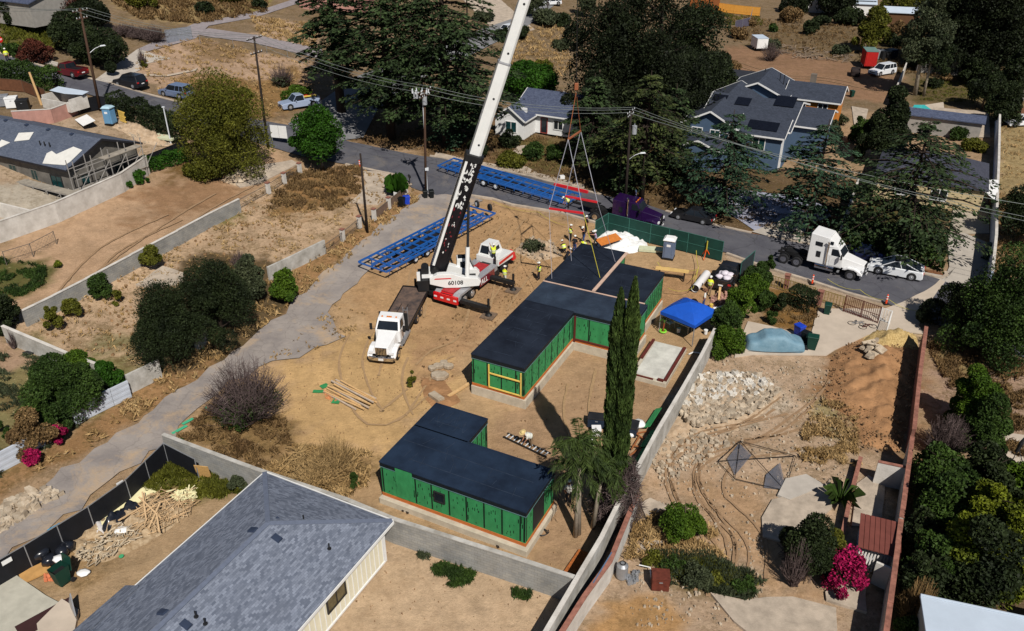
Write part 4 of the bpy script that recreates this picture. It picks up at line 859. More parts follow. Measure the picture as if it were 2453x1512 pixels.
tree('broadleaf_tree', 'near black tree at the lower left of the dark mass, above the white house roof', (1425, 365), 130, 100, 'black', grp=BG, z0=.02, dens=1.3)
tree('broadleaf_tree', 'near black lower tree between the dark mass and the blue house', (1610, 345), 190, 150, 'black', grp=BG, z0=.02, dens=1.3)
cedar('dark cedar between the street pole and the blue house', (1600, 430), 200, 150, 'cedar', z0=.08)
cedar('dark cedar behind the purple truck cab', (1500, 462), 240, 130, 'cedar', z0=.1)
tree('broadleaf_tree', 'small dark round tree above the roll door garage', (1712, 225), 118, 95, 'black', grp=BG, z0=.05)
tree('broadleaf_tree', 'bright green leafy tree between the boom and the dark mass', (1268, 238), 143, 158, 'bright', z0=.1, bark=M_BARKD)
tree('willow_tree', 'large feathery olive green tree left of the round green tree', (548, 418), 165, 205, 'olive', z0=.04, dens=1.2, taper=.15, bark=M_BARKD, lobes=60, asp=.4)
tree('broadleaf_tree', 'round bright green tree at the street corner', (772, 402), 243, 136, 'bright', z0=.12, bark=M_BARKP, lobes=30)
tree('broadleaf_tree', 'dark green tree by the left street pole', (255, 160), 50, 140, 'dark', z0=.03)
for b_, ty_, w_, lf_, lb_ in (((120, 48), -10, 110, 'dark', 'dark tree over the top left lawn'), ((215, 70), -10, 120, 'black', 'black tree behind the left lamp pole'), ((60, 25), -50, 120, 'dark', 'dark tree in front of the corner house'), ((330, 20), -30, 80, 'olive', 'olive tree at the top edge above the thicket'), ((560, 5), -40, 90, 'olive', 'olive scrub tree at the top edge')): tree('broadleaf_tree', lb_, b_, ty_, w_, lf_, grp='dark trees at the top left', z0=.03, bark=M_BARKD)
for b_, ty_, w_, lf_, lb_ in (((1790, 60), 42, 40, 'brown', 'brown bush beside the orange fence'), ((1970, 60), 35, 50, 'dark', 'dark bush under the white roof'), ((2010, 130), 108, 46, 'grey', 'grey bush left of the red box trailer'), ((1850, 118), 98, 50, 'grey', 'grey scrub right of the white box trailer'), ((1765, 92), 68, 50, 'brown', 'dry bush left of the white box trailer'), ((2235, 210), 190, 44, 'dark', 'low dark bush under the carport'), ((2140, 110), 85, 60, 'dark', 'dark bush behind the yard crates'), ((2300, 330), 305, 70, 'green', 'green shrub below the concrete yard'), ((2330, 360), 335, 60, 'olive', 'olive shrub by the far right wall')): bush('bush', lb_, b_, ty_, w_, lf_, grp='scrub in the right hand yards')
tree('broadleaf_tree', 'dark tree at the left behind the red leaved shrub', (180, 120), 20, 120, 'dark', z0=.05)
bush('bush', 'red leaved shrub on the corner lawn at the far left', (88, 150), 98, 85, 'rust')
bush('bush', 'low dark bush left of the red leaved shrub', (30, 132), 100, 50, 'green')
tree('broadleaf_tree', 'brown leaved tree behind the top left lawn', (160, 60), -20, 130, 'rust', z0=.1)
tree('broadleaf_tree', 'dark evergreen at the top left corner', (40, 62), -60, 100, 'dark', z0=.1)
twiggy('bush', 'dry upright shrub beside the pale driveway', (344, 160), 112, 26, 'twig', 120, leaf='olive')
for i, (x, y, hh) in enumerate(((372, 100, 40), (300, 85, 30), (340, 92, 28))): twiggy('thicket', ('bare grey thicket along the gravel alley, nearest the street', 'bare grey thicket in the middle beside the gravel alley', 'bare grey thicket between its two neighbours by the alley')[i], (x, y), y - hh, 80, 'twig', 200, grp='bare thickets by the alley', thick=.05)
twiggy('bush', 'grey brown leafless bush on the dry lot left of the cedars', (782 - 105, 205), 148, 72, 'twig', 200, leaf='grey')
bush('bush', 'low yellow green bush under the left cedar', (715, 245), 205, 70, 'lime')
bush('bush', 'bush by the alley corner', (490, 32), 5, 50, 'dark'); bush('bush', 'dark bush near the top edge at the alley', (622, 20), -5, 36, 'dark')
bush('bush', 'olive scrub beside the top street', (1205, 98), 62, 40, 'dark'); bush('bush', 'dark shrub beside the top street near the parked car', (1310, 60), 20, 70, 'grey')
bush('bush', 'dark clump right of the top street', (1252, 95), 60, 50, 'dark')
tree('broadleaf_tree', 'grey green tree at the top edge near the white parked car', (1400, 40), -40, 50, 'grey', z0=.1)
tree('broadleaf_tree', 'dull tree beside the far street pole', (1275, 40), -50, 60, 'grey', z0=.1)
# yards on the right
tree('conifer_tree', 'dense dark conifer left of the pool garage', (2108, 388), 205, 122, 'dark', z0=.0, dens=1.5, taper=.6)
tree('conifer_tree', 'dark conifer above the pool garage yard', (2060, 345), 275, 60, 'green', z0=.02)
tree('broadleaf_tree', 'olive brown tree over the red container', (2085, 125), 12, 95, 'olive', z0=.1, bark=M_BARKD)
tree('eucalyptus_tree', 'tall eucalyptus with pale bare trunks behind the white wall', (2192, 228), -10, 120, 'grey', z0=.38, bark=M_BARKP, dens=.7)
tree('eucalyptus_tree', 'slim eucalyptus with a pale trunk beside the dry lawn', (2212, 230), 60, 95, 'dark', z0=.35, bark=M_BARKP, dens=.7)
RB = 'black tree belt at the top right'
for i, (b, ty, w_, lb) in enumerate((((2270, 160), -90, 210, 'very dark tree behind the white roofed carport'), ((2360, 190), -90, 200, 'very dark tree right of the carport, rising past the top edge'), ((2445, 150), -60, 160, 'very dark tree in the top right corner'), ((2000, 40), -60, 90, 'very dark tree behind the top white building'))): tree('broadleaf_tree', lb, b, ty, w_, 'black', grp=RB, z0=.03, bark=M_BARKD, lobes=50, dens=1.4)
for b_, ty_, w_, lf_, lb_ in (((2330, 205), 130, 90, 'dark', 'dark bushy tree between the carport and the hoop'), ((2400, 300), 200, 90, 'dark', 'dark tree beside the long far right wall'), ((2225, 165), 95, 90, 'dark', 'dark tree over the left end of the carport'), ((2030, 60), 20, 80, 'dark', 'dark tree above the outbuilding at the top right'), ((1905, 30), -40, 70, 'black', 'dark tree in front of the top white building'), ((2160, 40), -40, 100, 'olive', 'olive tree behind the white roofed outbuilding')): tree('broadleaf_tree', lb_, b_, ty_, w_, lf_, grp='dark trees at the top right', z0=.03, bark=M_BARKD)
tree('broadleaf_tree', 'dark green tree by the basketball hoop', (2352, 262), 150, 100, 'dark', z0=.05); tree('broadleaf_tree', 'dark tree at the far right edge above the long wall', (2420, 235), 110, 80, 'dark', z0=.05)
bush('bush', 'yellow brown bush on the top right terrace', (1895, 52), 15, 62, 'brown'); bush('bush', 'dark green bush beside the yellow brown bush', (1940, 82), 40, 42, 'dark'); bush('bush', 'small round bush on the terrace of the dirt yard', (1850, 75), 55, 22, 'green')
twiggy('bush', 'heap of dead branches in the dirt yard', (1845, 145), 95, 60, 'twig', 180)
bush('bush', 'ochre bush under the eucalyptus', (2150, 80), 50, 50, 'brown'); bush('bush', 'brown shrub on the dry lawn', (2265, 195), 175, 30, 'brown')
bush('bush', 'green clipped bush beside the pool', (2158, 300), 245, 30, 'lime')
hedge('hedge', 'long dark clipped hedge behind the pale crossover', [(2020, 590), (2110, 596), (2255, 622)], 1.6, 5.2, 'green', ls=.3)
bush('bush', 'dark bush beside the white house path', (1222, 352), 308, 52, 'dark'); bush('bush', 'low green bush in the white house garden', (1280, 378), 345, 70, 'green'); bush('bush', 'low olive groundcover bush at the pavement', (1225, 400), 372, 80, 'olive')
bush('bush', 'low bush by the street in front of the white house', (1330, 385), 350, 60, 'green')
tree('broadleaf_tree', 'brown green shrub tree right of the blue house', (1985, 345), 285, 60, 'grey', z0=.1)
bush('bush', 'dark bush in the shade left of the white house', (1140, 372), 335, 60, 'dark')
# right street corner
tree('broadleaf_tree', 'huge dark tree at the right edge below the street', (2385, 850), 590, 250, 'green', z0=.02, dens=.9, lobes=60, bark=M_BARKD)
tree('broadleaf_tree', 'spreading dark tree over the end of the brick wall', (2290, 805), 690, 180, 'dark', z0=.05, bark=M_BARKD)
tree('broadleaf_tree', 'dark tree at the right edge above the street end', (2440, 580), 440, 130, 'dark', z0=.05)
bush('bush', 'clipped round dark bush at the end of the fence', (2402, 672), 620, 42, 'dark')
tree('broadleaf_tree', 'fresh green shrubby tree right of the brick wall', (2310, 1030), 868, 130, 'lime', z0=.03)
tree('broadleaf_tree', 'dark green shrubby tree below the fresh green one', (2345, 1085), 950, 110, 'green', z0=.03)
twiggy('bush', 'dark leafless bush right of the brick wall', (2260, 1090), 990, 120, 'twig', 320, leaf='dark')
RC = 'dense bushes in the lower right corner'
for i, (b, ty, w_, lf, lb) in enumerate((((2235, 1190), 1085, 170, 'green', 'dark leafy bush mass right of the roofless white cells'), ((2350, 1200), 1090, 190, 'dark', 'dark bush mass in the middle of the corner thicket'), ((2440, 1215), 1100, 150, 'lime', 'dark bush mass at the right edge'), ((2270, 1300), 1160, 190, 'green', 'dark bush behind the rust roofed shed wall'), ((2310, 1420), 1230, 210, 'dark', 'dark bush behind the flat white roof'), ((2335, 1335), 1135, 150, 'yellow', 'yellow green flowering tree in the lower right corner'), ((2395, 1405), 1200, 150, 'yellow', 'second yellow green tree, closer to the white roof'), ((2290, 1400), 1230, 130, 'yellow', 'smaller yellow green tree left of the other two'), ((2230, 1400), 1270, 130, 'green', 'green bush left of the yellow green trees'), ((2445, 1300), 1180, 130, 'yellow', 'dark bush at the right edge above the green one'), ((2450, 1400), 1240, 140, 'green', 'green bush at the right edge above the white roof'), ((2190, 1330), 1220, 100, 'dark', 'small dark bush behind the rust roofed shed'), ((2200, 1440), 1330, 110, 'dark', 'dark bush above the brown tangled one'))): tree('broadleaf_tree', lb, b, ty, w_, lf, grp=RC, z0=.0, bark=M_BARKD, dens=1.1, taper=.1, leafsize=.2)
twiggy('bush', 'brown tangled dead bush left of the flat white roof', (2185, 1500), 1385, 100, 'brown', 420, leaf='brown'); bush('bush', 'low green bush at the bottom edge beside the white roof', (2170, 1540), 1480, 90, 'green')
# right lot
bush('bush', 'round fresh green bush on the right lot', (1632, 1290), 1196, 100, 'lime', trunk=True, lobes=26)
for i_, (b_, ty_, w_, lf_) in enumerate((((1560, 1352), 1338, 60, 'olive'), ((1610, 1362), 1345, 70, 'green'), ((1665, 1392), 1370, 84, 'grey'), ((1720, 1398), 1378, 60, 'olive'), ((1780, 1410), 1392, 70, 'green'))): bush('weed_clump', 'green weed clump %s' % ('at the left end of the weed strip on the right lot', 'second from the left in the weed strip', 'in the middle of the weed strip, right of the rusty box', 'fourth from the left in the weed strip', 'at the right end of the weed strip')[i_], b_, ty_, w_, lf_, grp='weed strip on the right lot', cat='weeds', dens=.5)
bush('bush', 'dark bougainvillea bush left of the magenta one', (1935, 1370), 1238, 150, 'dark')
bush('bush', 'olive bush behind the magenta bougainvillea', (1985, 1350), 1275, 90, 'olive'); bush('bougainvillea', 'magenta flowering bougainvillea on the right lot', (2015, 1412), 1318, 100, 'pink', cat='bush', dens=.55, lobes=40)
bush('bush', 'green leaves inside the magenta bougainvillea', (2012, 1410), 1330, 84, 'dark', dens=.7)
twiggy('bush', 'bare grey shrub at the foot of the bougainvillea', (1900, 1400), 1290, 80, 'twig', 160)
def agave(label, base, wpx, n=26, name='bird_of_paradise_plant', k=1., leaf='green'):
 b = G(*base); W_ = wpx * mpp(b); t = thing(name, label, 'plant', b); mb = MB(); r = random.Random(3)
 for i in range(n):
  a = r.uniform(0, 6.28); L = W_ / 2 * r.uniform(.7, 1.2); d = Vector((math.cos(a), math.sin(a), 0)); q = Vector((-d.y, d.x, 0)) * .13; z = r.uniform(.6, 1.6) * k
  p0, p1, p2 = Vector((0, 0, .1)), d * L * .6 + Vector((0, 0, z)), d * L + Vector((0, 0, z * .8)); mb.add([p0 - q * .3, p0 + q * .3, p1 + q, p2, p1 - q], [(0, 1, 2, 3, 4)])
 mb.build('leaves', LEAF[leaf], t, fix=False)
agave('dark leaved bird of paradise plant beside the low wall', (2012, 1205), 90)
agave('spiky bright green shrub beside the wheelie bins', (951, 468), 56, 90, 'spiky_shrub', 1.7, 'bright')
# hedge along the long wall by the blue canopy
for i, (b, ty, w_, lf) in enumerate((((1740, 850), 775, 62, 'lime'), ((1735, 800), 720, 62, 'green'), ((1770, 760), 680, 66, 'lime'), ((1800, 720), 655, 66, 'lime'), ((1815, 690), 632, 60, 'green'), ((1835, 740), 700, 46, 'green'))):
 bush('bush', ('lowest bush of the yellow green row along the long wall', 'second bush from below in the row along the long wall', 'third bush from below in the row along the long wall', 'fourth bush from below in the row, near the white pipe', 'topmost bush of the row, by the iron fence', 'darker bush behind the row, beside the small cypress')[i], b, ty - 6, w_ * 1.25, lf, grp='bushes along the long wall', dens=1.3)
tree('cypress_tree', 'small dark columnar cypress inside the iron fence', (1868, 752), 692, 34, 'dark', z0=.02, trunk=False, taper=.5)
hedge('hedge', 'square clipped dark hedge behind the iron fence', [(1895, 725), (1945, 745)], 1.7, 1.6, 'dark', bumpy=.05); bush('bush', 'small round bush beside the patio', (1845, 775), 735, 34, 'green')
# left side
hedge('hedge', 'long unclipped hedge along the left street', [(278, 268), (330, 285), (400, 318), (450, 345)], 2.2, 2.2, 'dark'); hedge('hedge', 'tall feathery hedge at the far left street edge', [(-20, 188), (60, 200), (142, 215)], 2.4, 2.4, 'green')
hedge('hedge', 'clipped green hedge at the end of the white wall', [(352, 408), (400, 395), (450, 380)], 1.3, 1.6, 'bright')
bush('bush', 'round clipped bush at the end of the white wall', (338, 436), 403, 38, 'bright'); bush('bush', 'smaller clipped bush beside the white wall', (307, 450), 430, 26, 'bright'); bush('bush', 'wild olive bush under the feathery tree', (490, 425), 385, 90, 'olive')
tree('broadleaf_tree', 'dark grey green tree beside the lane, left half', (420, 870), 660, 190, 'dark', z0=.02, bark=M_BARKD, lobes=45, asp=.35)
tree('broadleaf_tree', 'dark grey green tree beside the lane, right half', (535, 815), 600, 190, 'dark', z0=.03, bark=M_BARKD, lobes=45, asp=.35)
bush('bush', 'low grey green bush joined to the lane trees', (600, 720), 610, 100, 'grey'); bush('bush', 'bright green bush at the broken wall by the lane', (683, 722), 640, 78, 'lime')
twiggy('bush', 'dead brown bush beside the lane trees', (575, 640), 595, 50, 'twig', 120)
bush('bush', 'bushy castor plant against the grey wall', (368, 642), 572, 58, 'olive', lobes=10); bush('bush', 'round dark green bush in front of the grey wall', (244, 712), 652, 62, 'green', lobes=20); bush('bush', 'small bush right of the round dark green bush', (284, 727), 688, 28, 'olive')
bush('bush', 'left one of two leafy castor bushes by the wall', (135, 788), 712, 46, 'olive'); bush('bush', 'right one of two leafy castor bushes by the wall', (180, 756), 710, 52, 'olive'); bush('bush', 'dark bush at the left edge where the walls meet', (15, 790), 695, 80, 'dark')
tree('vine_mass', 'big leafy vine spilling over the panel wall', (170, 985), 850, 170, 'green', z0=.02, trunk=False, cat='vine'); tree('vine_mass', 'yellow green vine climbing the corner of the walls', (190, 900), 838, 90, 'lime', z0=.02, trunk=False, cat='vine'); tree('vine_mass', 'dark leafy vine hanging over the gap in the wall', (262, 930), 866, 80, 'bright', z0=.02, trunk=False, cat='vine')
tree('vine_mass', 'brown green bougainvillea vine over the panel wall at the left', (95, 1080), 985, 120, 'brown', z0=.02, trunk=False, cat='vine', dens=.8); tree('vine_mass', 'leafy vine between the two bougainvilleas', (110, 1040), 935, 110, 'green', z0=.02, trunk=False, cat='vine')
bush('bougainvillea', 'magenta bougainvillea blooms over the panel wall', (150, 1060), 1005, 40, 'pink', cat='bush', dens=.6); bush('bougainvillea', 'low magenta bougainvillea blooms at the wall foot', (80, 1108), 1076, 60, 'pink', cat='bush', dens=.5)
twiggy('bush', 'large leafless purple grey bush on the site edge', (600, 1005), 858, 215, 'twig', 520, leaf='green', thick=.03, leafn=4200)
twiggy('bush', 'dry upright weeds behind the grey roofed house', (805, 1130), 1035, 130, 'straw', 260, leaf='brown', thick=.02); twiggy('brush_pile', 'heap of cut dry branches near the wall', (760, 1155), 1110, 150, 'straw', 240, thick=.03, cat='brush pile', flare=1.2)
bush('bush', 'small dark weed standing alone on the sand', (988, 925), 888, 24, 'olive', trunk=True); bush('bush', 'small green sapling by the lower wall', (848, 1172), 1130, 28, 'green'); bush('bush', 'small green plant hanging over the grey wall corner', (442, 1085), 1052, 22, 'green')
bush('bush', 'grey weed clump behind the grey roofed house', (575, 1180), 1140, 50, 'grey', dens=.7)
bush('bush', 'dark shrub on a pot stand left of the dark car', (1840, 655), 600, 30, 'green'); bush('bush', 'weeds on the mound beside the crane', (1275, 600), 580, 60, 'grey', dens=.5)
twiggy('plant', 'cactus like dead stems left of the block wall', (34, 835), 788, 24, 'twig', 40)
bush('bush', 'tiny yellow agave on the brown lot', (139, 640), 624, 20, 'yellow'); bush('bush', 'dark weed at the left edge', (8, 1045), 1010, 34, 'green')
# ground cover
def tufts(name, label, pl, n, leaf, s, hgt, dead=None, rag=0):
 w = [G(*p) for p in pl]; px = np.array([p.x for p in w]); py = np.array([p.y for p in w]); r = np.random.default_rng(len(label) * 7 + n)
 X = r.uniform(px.min(), px.max(), n * 4); Y = r.uniform(py.min(), py.max(), n * 4); k = poly_in(px, py, X, Y) & (wob(X, Y, 4, 11) + wob(X, Y, 1.5, 12) + r.normal(0, .35, X.shape) > rag); X = X[k][:n]; Y = Y[k][:n]
 m = 5; c = np.stack([X, Y, nzt(X, Y) + .02], 1); c = np.repeat(c, m, 0) + np.concatenate([r.normal(0, s * .4, (len(c) * m, 2)), np.full((len(c) * m, 1), hgt * .4)], 1)
 d = unitv(len(c), r); d[:, 2] = np.abs(d[:, 2]) + .35; V, F = leafquads(c, hgt * 1.6, r, asp=.16, dirs=d); o = npmesh(name, V, F, LEAF[leaf], None); o['kind'] = 'stuff'
 return o
tufts('dry_grass', 'a', [(470, 905), (640, 780), (860, 600), (1010, 480), (990, 455), (840, 560), (650, 660), (560, 780), (385, 890), (210, 1040), (60, 1140), (212, 1078), (350, 996)], 3000, 'straw', .12, .30)
tufts('dry_grass', 'b', [(60, 760), (722, 410), (860, 400), (1000, 440), (640, 640), (560, 700), (385, 880), (150, 840)], 2300, 'straw', .15, .22, rag=.3)
tufts('dry_weeds', 'c', [(640, 500), (690, 412), (870, 398), (860, 475), (800, 505)], 1600, 'brown', .15, .35)
tufts('dry_weeds', 'd', [(425, 1045), (520, 960), (680, 1000), (700, 1080), (900, 1100), (870, 1180), (640, 1130)], 1800, 'brown', .15, .3)
tufts('dry_weeds', 'e', [(630, 1140), (690, 1070), (900, 1090), (870, 1190), (780, 1190)], 900, 'straw', .2, .4)
tufts('green_grass', 'f', [(330, 1170), (390, 1110), (470, 1115), (620, 1160), (560, 1190), (440, 1200)], 3000, 'olive', .12, .32)
tufts('green_grass', 'g', [(-60, 830), (60, 850), (200, 880), (330, 900), (160, 1045), (-60, 1180)], 3200, 'grey', .2, .22, rag=.1)
tufts('green_grass', 'h', [(0, 618), (110, 640), (110, 680), (0, 740), (-60, 700)], 1000, 'green', .2, .25)
tufts('dry_weeds', 'i', [(350, 118), (470, 88), (640, 130), (760, 150), (700, 255), (640, 285), (300, 195)], 1300, 'straw', .25, .3, rag=.5)
tufts('dry_weeds', 'j', [(230, -20), (640, -20), (640, 30), (480, 58), (330, 45)], 1800, 'brown', .4, .6)
tufts('dry_weeds', 'k', [(2215, 810), (2453, 860), (2453, 1100), (2330, 1050)], 2200, 'brown', .2, .3)
tufts('dry_weeds', 'l', [(1950, 960), (2050, 970), (2060, 1130), (1900, 1100)], 900, 'straw', .2, .25); tufts('green_grass', 'm', [(1560, 1330), (1700, 1330), (1830, 1390), (1800, 1440), (1600, 1400)], 3200, 'grey', .2, .34); tufts('green_grass', 'mm', [(1540, 1325), (1700, 1345), (1810, 1400), (1790, 1425), (1600, 1390)], 2400, 'olive', .2, .3)
tufts('leaf_litter', 'n', [(1050, 300), (1600, 330), (1640, 500), (1230, 412), (1060, 370), (840, 335)], 2600, 'brown', .4, .25)
tufts('dry_weeds', 'o', [(1520, 1260), (1600, 1220), (1720, 1280), (1730, 1340), (1500, 1340)], 900, 'straw', .2, .35); tufts('dry_weeds', 'p', [(1845, 695), (1965, 735), (1945, 790), (1830, 765)], 500, 'brown', .2, .2)
tufts('green_grass', 'q', [(0, 60), (90, 50), (200, 62), (200, 115), (100, 118), (0, 120)], 1200, 'olive', .4, .4)
tufts('green_weeds', 'w1', [(1015, 1365), (1060, 1350), (1140, 1372), (1130, 1395), (1085, 1408), (1040, 1390)], 620, 'green', .15, .2, rag=-.2); tufts('green_weeds', 'w22', [(1225, 1408), (1275, 1418), (1268, 1440), (1230, 1430)], 120, 'green', .12, .2, rag=-.5); tufts('green_weeds', 'w333', [(1000, 1326), (1030, 1326), (1028, 1340), (1004, 1340)], 60, 'grey', .12, .2, rag=-1)
tufts('dry_weeds', 'yard one', [(1700, 40), (2060, 50), (2300, 70), (2300, 200), (2190, 185), (2050, 150), (1760, 102)], 1900, 'brown', .4, .4, rag=-.1); tufts('green_grass', 'yard two more', [(1710, 30), (1820, 40), (1830, 62), (1730, 60)], 500, 'olive', .3, .3, rag=-.5); tufts('dry_weeds', 'yard three', [(1220, 70), (1350, 60), (1370, 160), (1300, 230), (1200, 150)], 900, 'straw', .4, .4, rag=-.1)
tufts('green_grass', 'lawn', [(2190, 190), (2340, 200), (2350, 250), (2200, 240)], 700, 'olive', .3, .2, rag=0); tufts('dry_weeds', 'far right', [(2400, 300), (2453, 300), (2453, 470), (2395, 470)], 500, 'straw', .2, .25); tufts('dry_weeds', 'far right low one', [(2385, 480), (2453, 480), (2453, 680), (2380, 660)], 500, 'brown', .2, .3)
tufts('leaf_litter', 'front yards of houses', [(1600, 430), (1900, 480), (2060, 520), (2040, 600), (1880, 560), (1640, 500)], 1500, 'brown', .3, .18, rag=-.3); tufts('dry_weeds', 'top middle lots', [(600, 40), (760, 60), (760, 120), (620, 84)], 700, 'straw', .3, .4, rag=0)
for b_, ty_, w_, lf_, lb_ in (((1350, 120), 95, 60, 'grey', 'grey scrub between the boom and the dark trees'), ((1300, 165), 145, 50, 'olive', 'olive scrub above the bright green tree'), ((1340, 60), 35, 60, 'dark', 'dark scrub under the top parked car'), ((1215, 130), 112, 40, 'olive', 'olive scrub behind the boom'), ((1160, 50), 30, 50, 'grey', 'grey scrub beside the far pole'), ((1740, 170), 145, 60, 'brown', 'dry scrub at the left end of the dirt yard'), ((1690, 300), 272, 50, 'brown', 'dry scrub left of the blue house'), ((1985, 330), 300, 60, 'olive', 'olive bush at the right corner of the blue house'), ((2010, 300), 275, 40, 'grey', 'grey bush behind the blue house corner')): bush('bush', lb_, b_, ty_, w_, lf_, grp='background scrub')
# === WALLS AND FENCES
def tops(pts, h): return [Vector((G(x, y, h).x, G(x, y, h).y)) for x, y in pts]
def grd(pts): return [G(*p).xy for p in pts]
def wall(name, label, P, h, m, th=.2, cap=None, capw=.06, step=0., cat='wall', grp=None, rag=0., pillars=None):
 o = Vector((P[0].x, P[0].y, zt(*P[0]))); t = thing(name, label, cat, o, 0, grp); mb = MB(); cb = MB(); r = random.Random(int(P[0].x * 10))
 for a, b in zip(P[:-1], P[1:]):
  L = (b - a).length; n = max(1, round(L / (step or 3.0))); d = (b - a) / L; q = Vector((-d.y, d.x)) * th / 2
  for i in range(n):
   p0, p1 = a + d * (L * i / n), a + d * (L * (i + 1) / n); z0, z1 = zt(*p0), zt(*p1)
   t0, t1 = (max(z0, z1) + h,) * 2 if step else (z0 + h, z1 + h)
   if rag: t0 = t1 = (z0 + z1) / 2 + h - abs(r.gauss(0, rag))
   c = [(p0 + q, z0 - .4), (p1 + q, z1 - .4), (p1 - q, z1 - .4), (p0 - q, z0 - .4), (p0 + q, t0), (p1 + q, t1), (p1 - q, t1), (p0 - q, t0)]
   mb.add([(v.x - o.x, v.y - o.y, z - o.z) for v, z in c], [(0, 1, 5, 4), (2, 3, 7, 6), (4, 5, 6, 7), (0, 4, 7, 3), (1, 2, 6, 5)])
   if cap: cb.bar((p0.x - o.x, p0.y - o.y, t0 - o.z + capw / 2), (p1.x - o.x, p1.y - o.y, t1 - o.z + capw / 2), th + .07, capw)
 w = mb.build('masonry', m, t, uv=True)
 if cap: cb.build('coping', cap, t)
 return t
M_BLOCK = brickmat('grey_block', srgb(156, 154, 148), srgb(122, 118, 112), .4, .2, c2=srgb(142, 142, 140), ms=.008)
M_RENDER = mat('white_render', srgb(212, 207, 200), .9, scale=.9, bump=.3, col2=srgb(182, 176, 168))
M_GRENDER = mat('grey_render', srgb(190, 187, 181), .9, scale=.9, bump=.4, bscale=5, col2=srgb(150, 146, 138))
M_BRICK = brickmat('red_brick', srgb(150, 82, 66), srgb(140, 120, 108), .22, .075, c2=srgb(118, 60, 50))
M_BRICKP = mat('brick_coping', srgb(142, 96, 82), .9, var=.3, scale=3)
wall('boundary_wall', 'long grey block wall in front of the lower green module, ending at the long white wall', tops([(390, 1041), (613, 1124), (830, 1197), (941, 1243), (1226, 1334), (1384, 1386)], 1.9), 1.9, M_BLOCK, .22, M_GRENDER)
wall('boundary_wall', 'long white wall running along the right side of the building site', tops([(1713, 788), (1679, 854), (1636, 929), (1576, 1030), (1536, 1104), (1486, 1197), (1441, 1287), (1386, 1379), (1300, 1526)], 2.0), 2.0, M_GRENDER, .2, M_RENDER, step=4)
wall('boundary_wall', 'second white wall with a broken brick coping, beside the long white wall', tops([(1526, 1186), (1486, 1284), (1461, 1346), (1401, 1428), (1340, 1524)], 1.5), 1.5, M_RENDER, .22, M_BRICKP, .09)
wall('boundary_wall', 'stepped grey wall between the two empty lots on the left', tops([(52, 745), (125, 710), (207, 668), (312, 612), (425, 553), (495, 515), (572, 477)], 1.45), 1.45, M_BLOCK, .2, M_RENDER, step=5.2)
wall('boundary_wall', 'pale stained wall beside the scaffolded house', grd([(-20, 588), (142, 530), (297, 458), (358, 414)]), 2.0, M_RENDER, .2, M_RENDER)
wall('boundary_wall', 'pale wall crossing at the left edge below the scaffold', grd([(-20, 512), (96, 540)]), 1.5, M_RENDER, .2)
wall('boundary_wall', 'grey wall running down from the left corner to the vines', tops([(5, 781), (82, 813), (160, 846), (240, 876)], 1.5), 1.5, M_GRENDER, .2, M_RENDER)
wall('boundary_wall', 'short rendered wall end by the lane beside the vines', tops([(300, 899), (378, 862)], 1.6), 1.6, M_GRENDER, .2)
M_PANEL = mat('white_corrugated_panel', srgb(188, 194, 204), .7, var=.08, scale=.9)
def panels(label, pts, h):
 P = tops(pts, h); o = Vector((*P[0], zt(*P[0]))); t = thing('panel_wall', label, 'wall', o, 0, 'white ribbed panel walls'); mb = MB()
 for a, b in zip(P[:-1], P[1:]):
  L = (b - a).length; d = (b - a) / L; n = max(1, round(L / 2.4))
  for i in range(n):
   p0, p1 = a + d * (L * i / n), a + d * (L * (i + 1) / n - .03); z = (zt(*p0) + zt(*p1)) / 2
   for k in range(7): mb.bar((p0.x - o.x, p0.y - o.y, z - o.z + .05 + k * h / 7), (p1.x - o.x, p1.y - o.y, z - o.z + .05 + k * h / 7), .10 if k % 2 else .14, h / 7 - .002)
 mb.build('panel', M_PANEL, t); return t
panels('ribbed white panel wall under the vines by the lane', [(168, 978), (207, 956), (262, 930), (305, 910)], 1.5); panels('ribbed white panel wall at the left edge under the bougainvillea', [(-40, 1100), (40, 1060), (110, 1020)], 1.5)
wall('boundary_wall', 'leaning grey wall remnant behind the dark lane trees', tops([(640, 640), (700, 612), (776, 575)], 1.4), 1.4, M_GRENDER, .22)
wall('boundary_wall', 'scrap of white wall seen between the lane trees', grd([(470, 838), (500, 818)]), 1.5, M_RENDER, .2)
wall('brick_wall', 'long narrow brick wall at the right side of the right lot', tops([(2219, 783), (2206, 880), (2200, 931), (2190, 1030)], 2.1), 2.1, M_BRICK, .22, M_BRICKP)
wall('brick_wall', 'broken pale and brick wall below the dead bush on the right', tops([(2186, 1045), (2178, 1110), (2160, 1240), (2143, 1370), (2122, 1525)], 2.2), 2.2, M_GRENDER, .22, M_BRICKP, rag=.1)
wall('brick_wall', 'low brick edged wall left of the roofless cells', tops([(2062, 1095), (2040, 1180), (2014, 1300)], .6), .6, M_BRICK, .2, M_BRICKP, rag=.05)
wall('cell_wall', 'white wall of the upper roofless cell on the right lot', tops([(2104, 1106), (2170, 1120)], 1.8), 1.8, M_RENDER, .15, M_BRICKP); wall('cell_wall', 'white wall of the lower roofless cell below the rust roofed shed', tops([(2100, 1346), (2138, 1362)], 1.6), 1.6, M_RENDER, .15)
wall('boundary_wall', 'tall white wall edge behind the white semi truck', tops([(2058, 424), (2045, 462), (2011, 556)], 1.9), 1.9, M_RENDER, .2); wall('boundary_wall', 'white wall edge beside the white utility pickup', tops([(2140, 227), (2172, 150)], 1.9), 1.9, M_RENDER, .2)
wall('boundary_wall', 'long bluish white wall at the far right', tops([(2396, 246), (2393, 380), (2389, 485), (2387, 563), (2378, 650)], 2.2), 2.2, mat('bluish_render', srgb(186, 200, 222), .8), .2, M_RENDER)
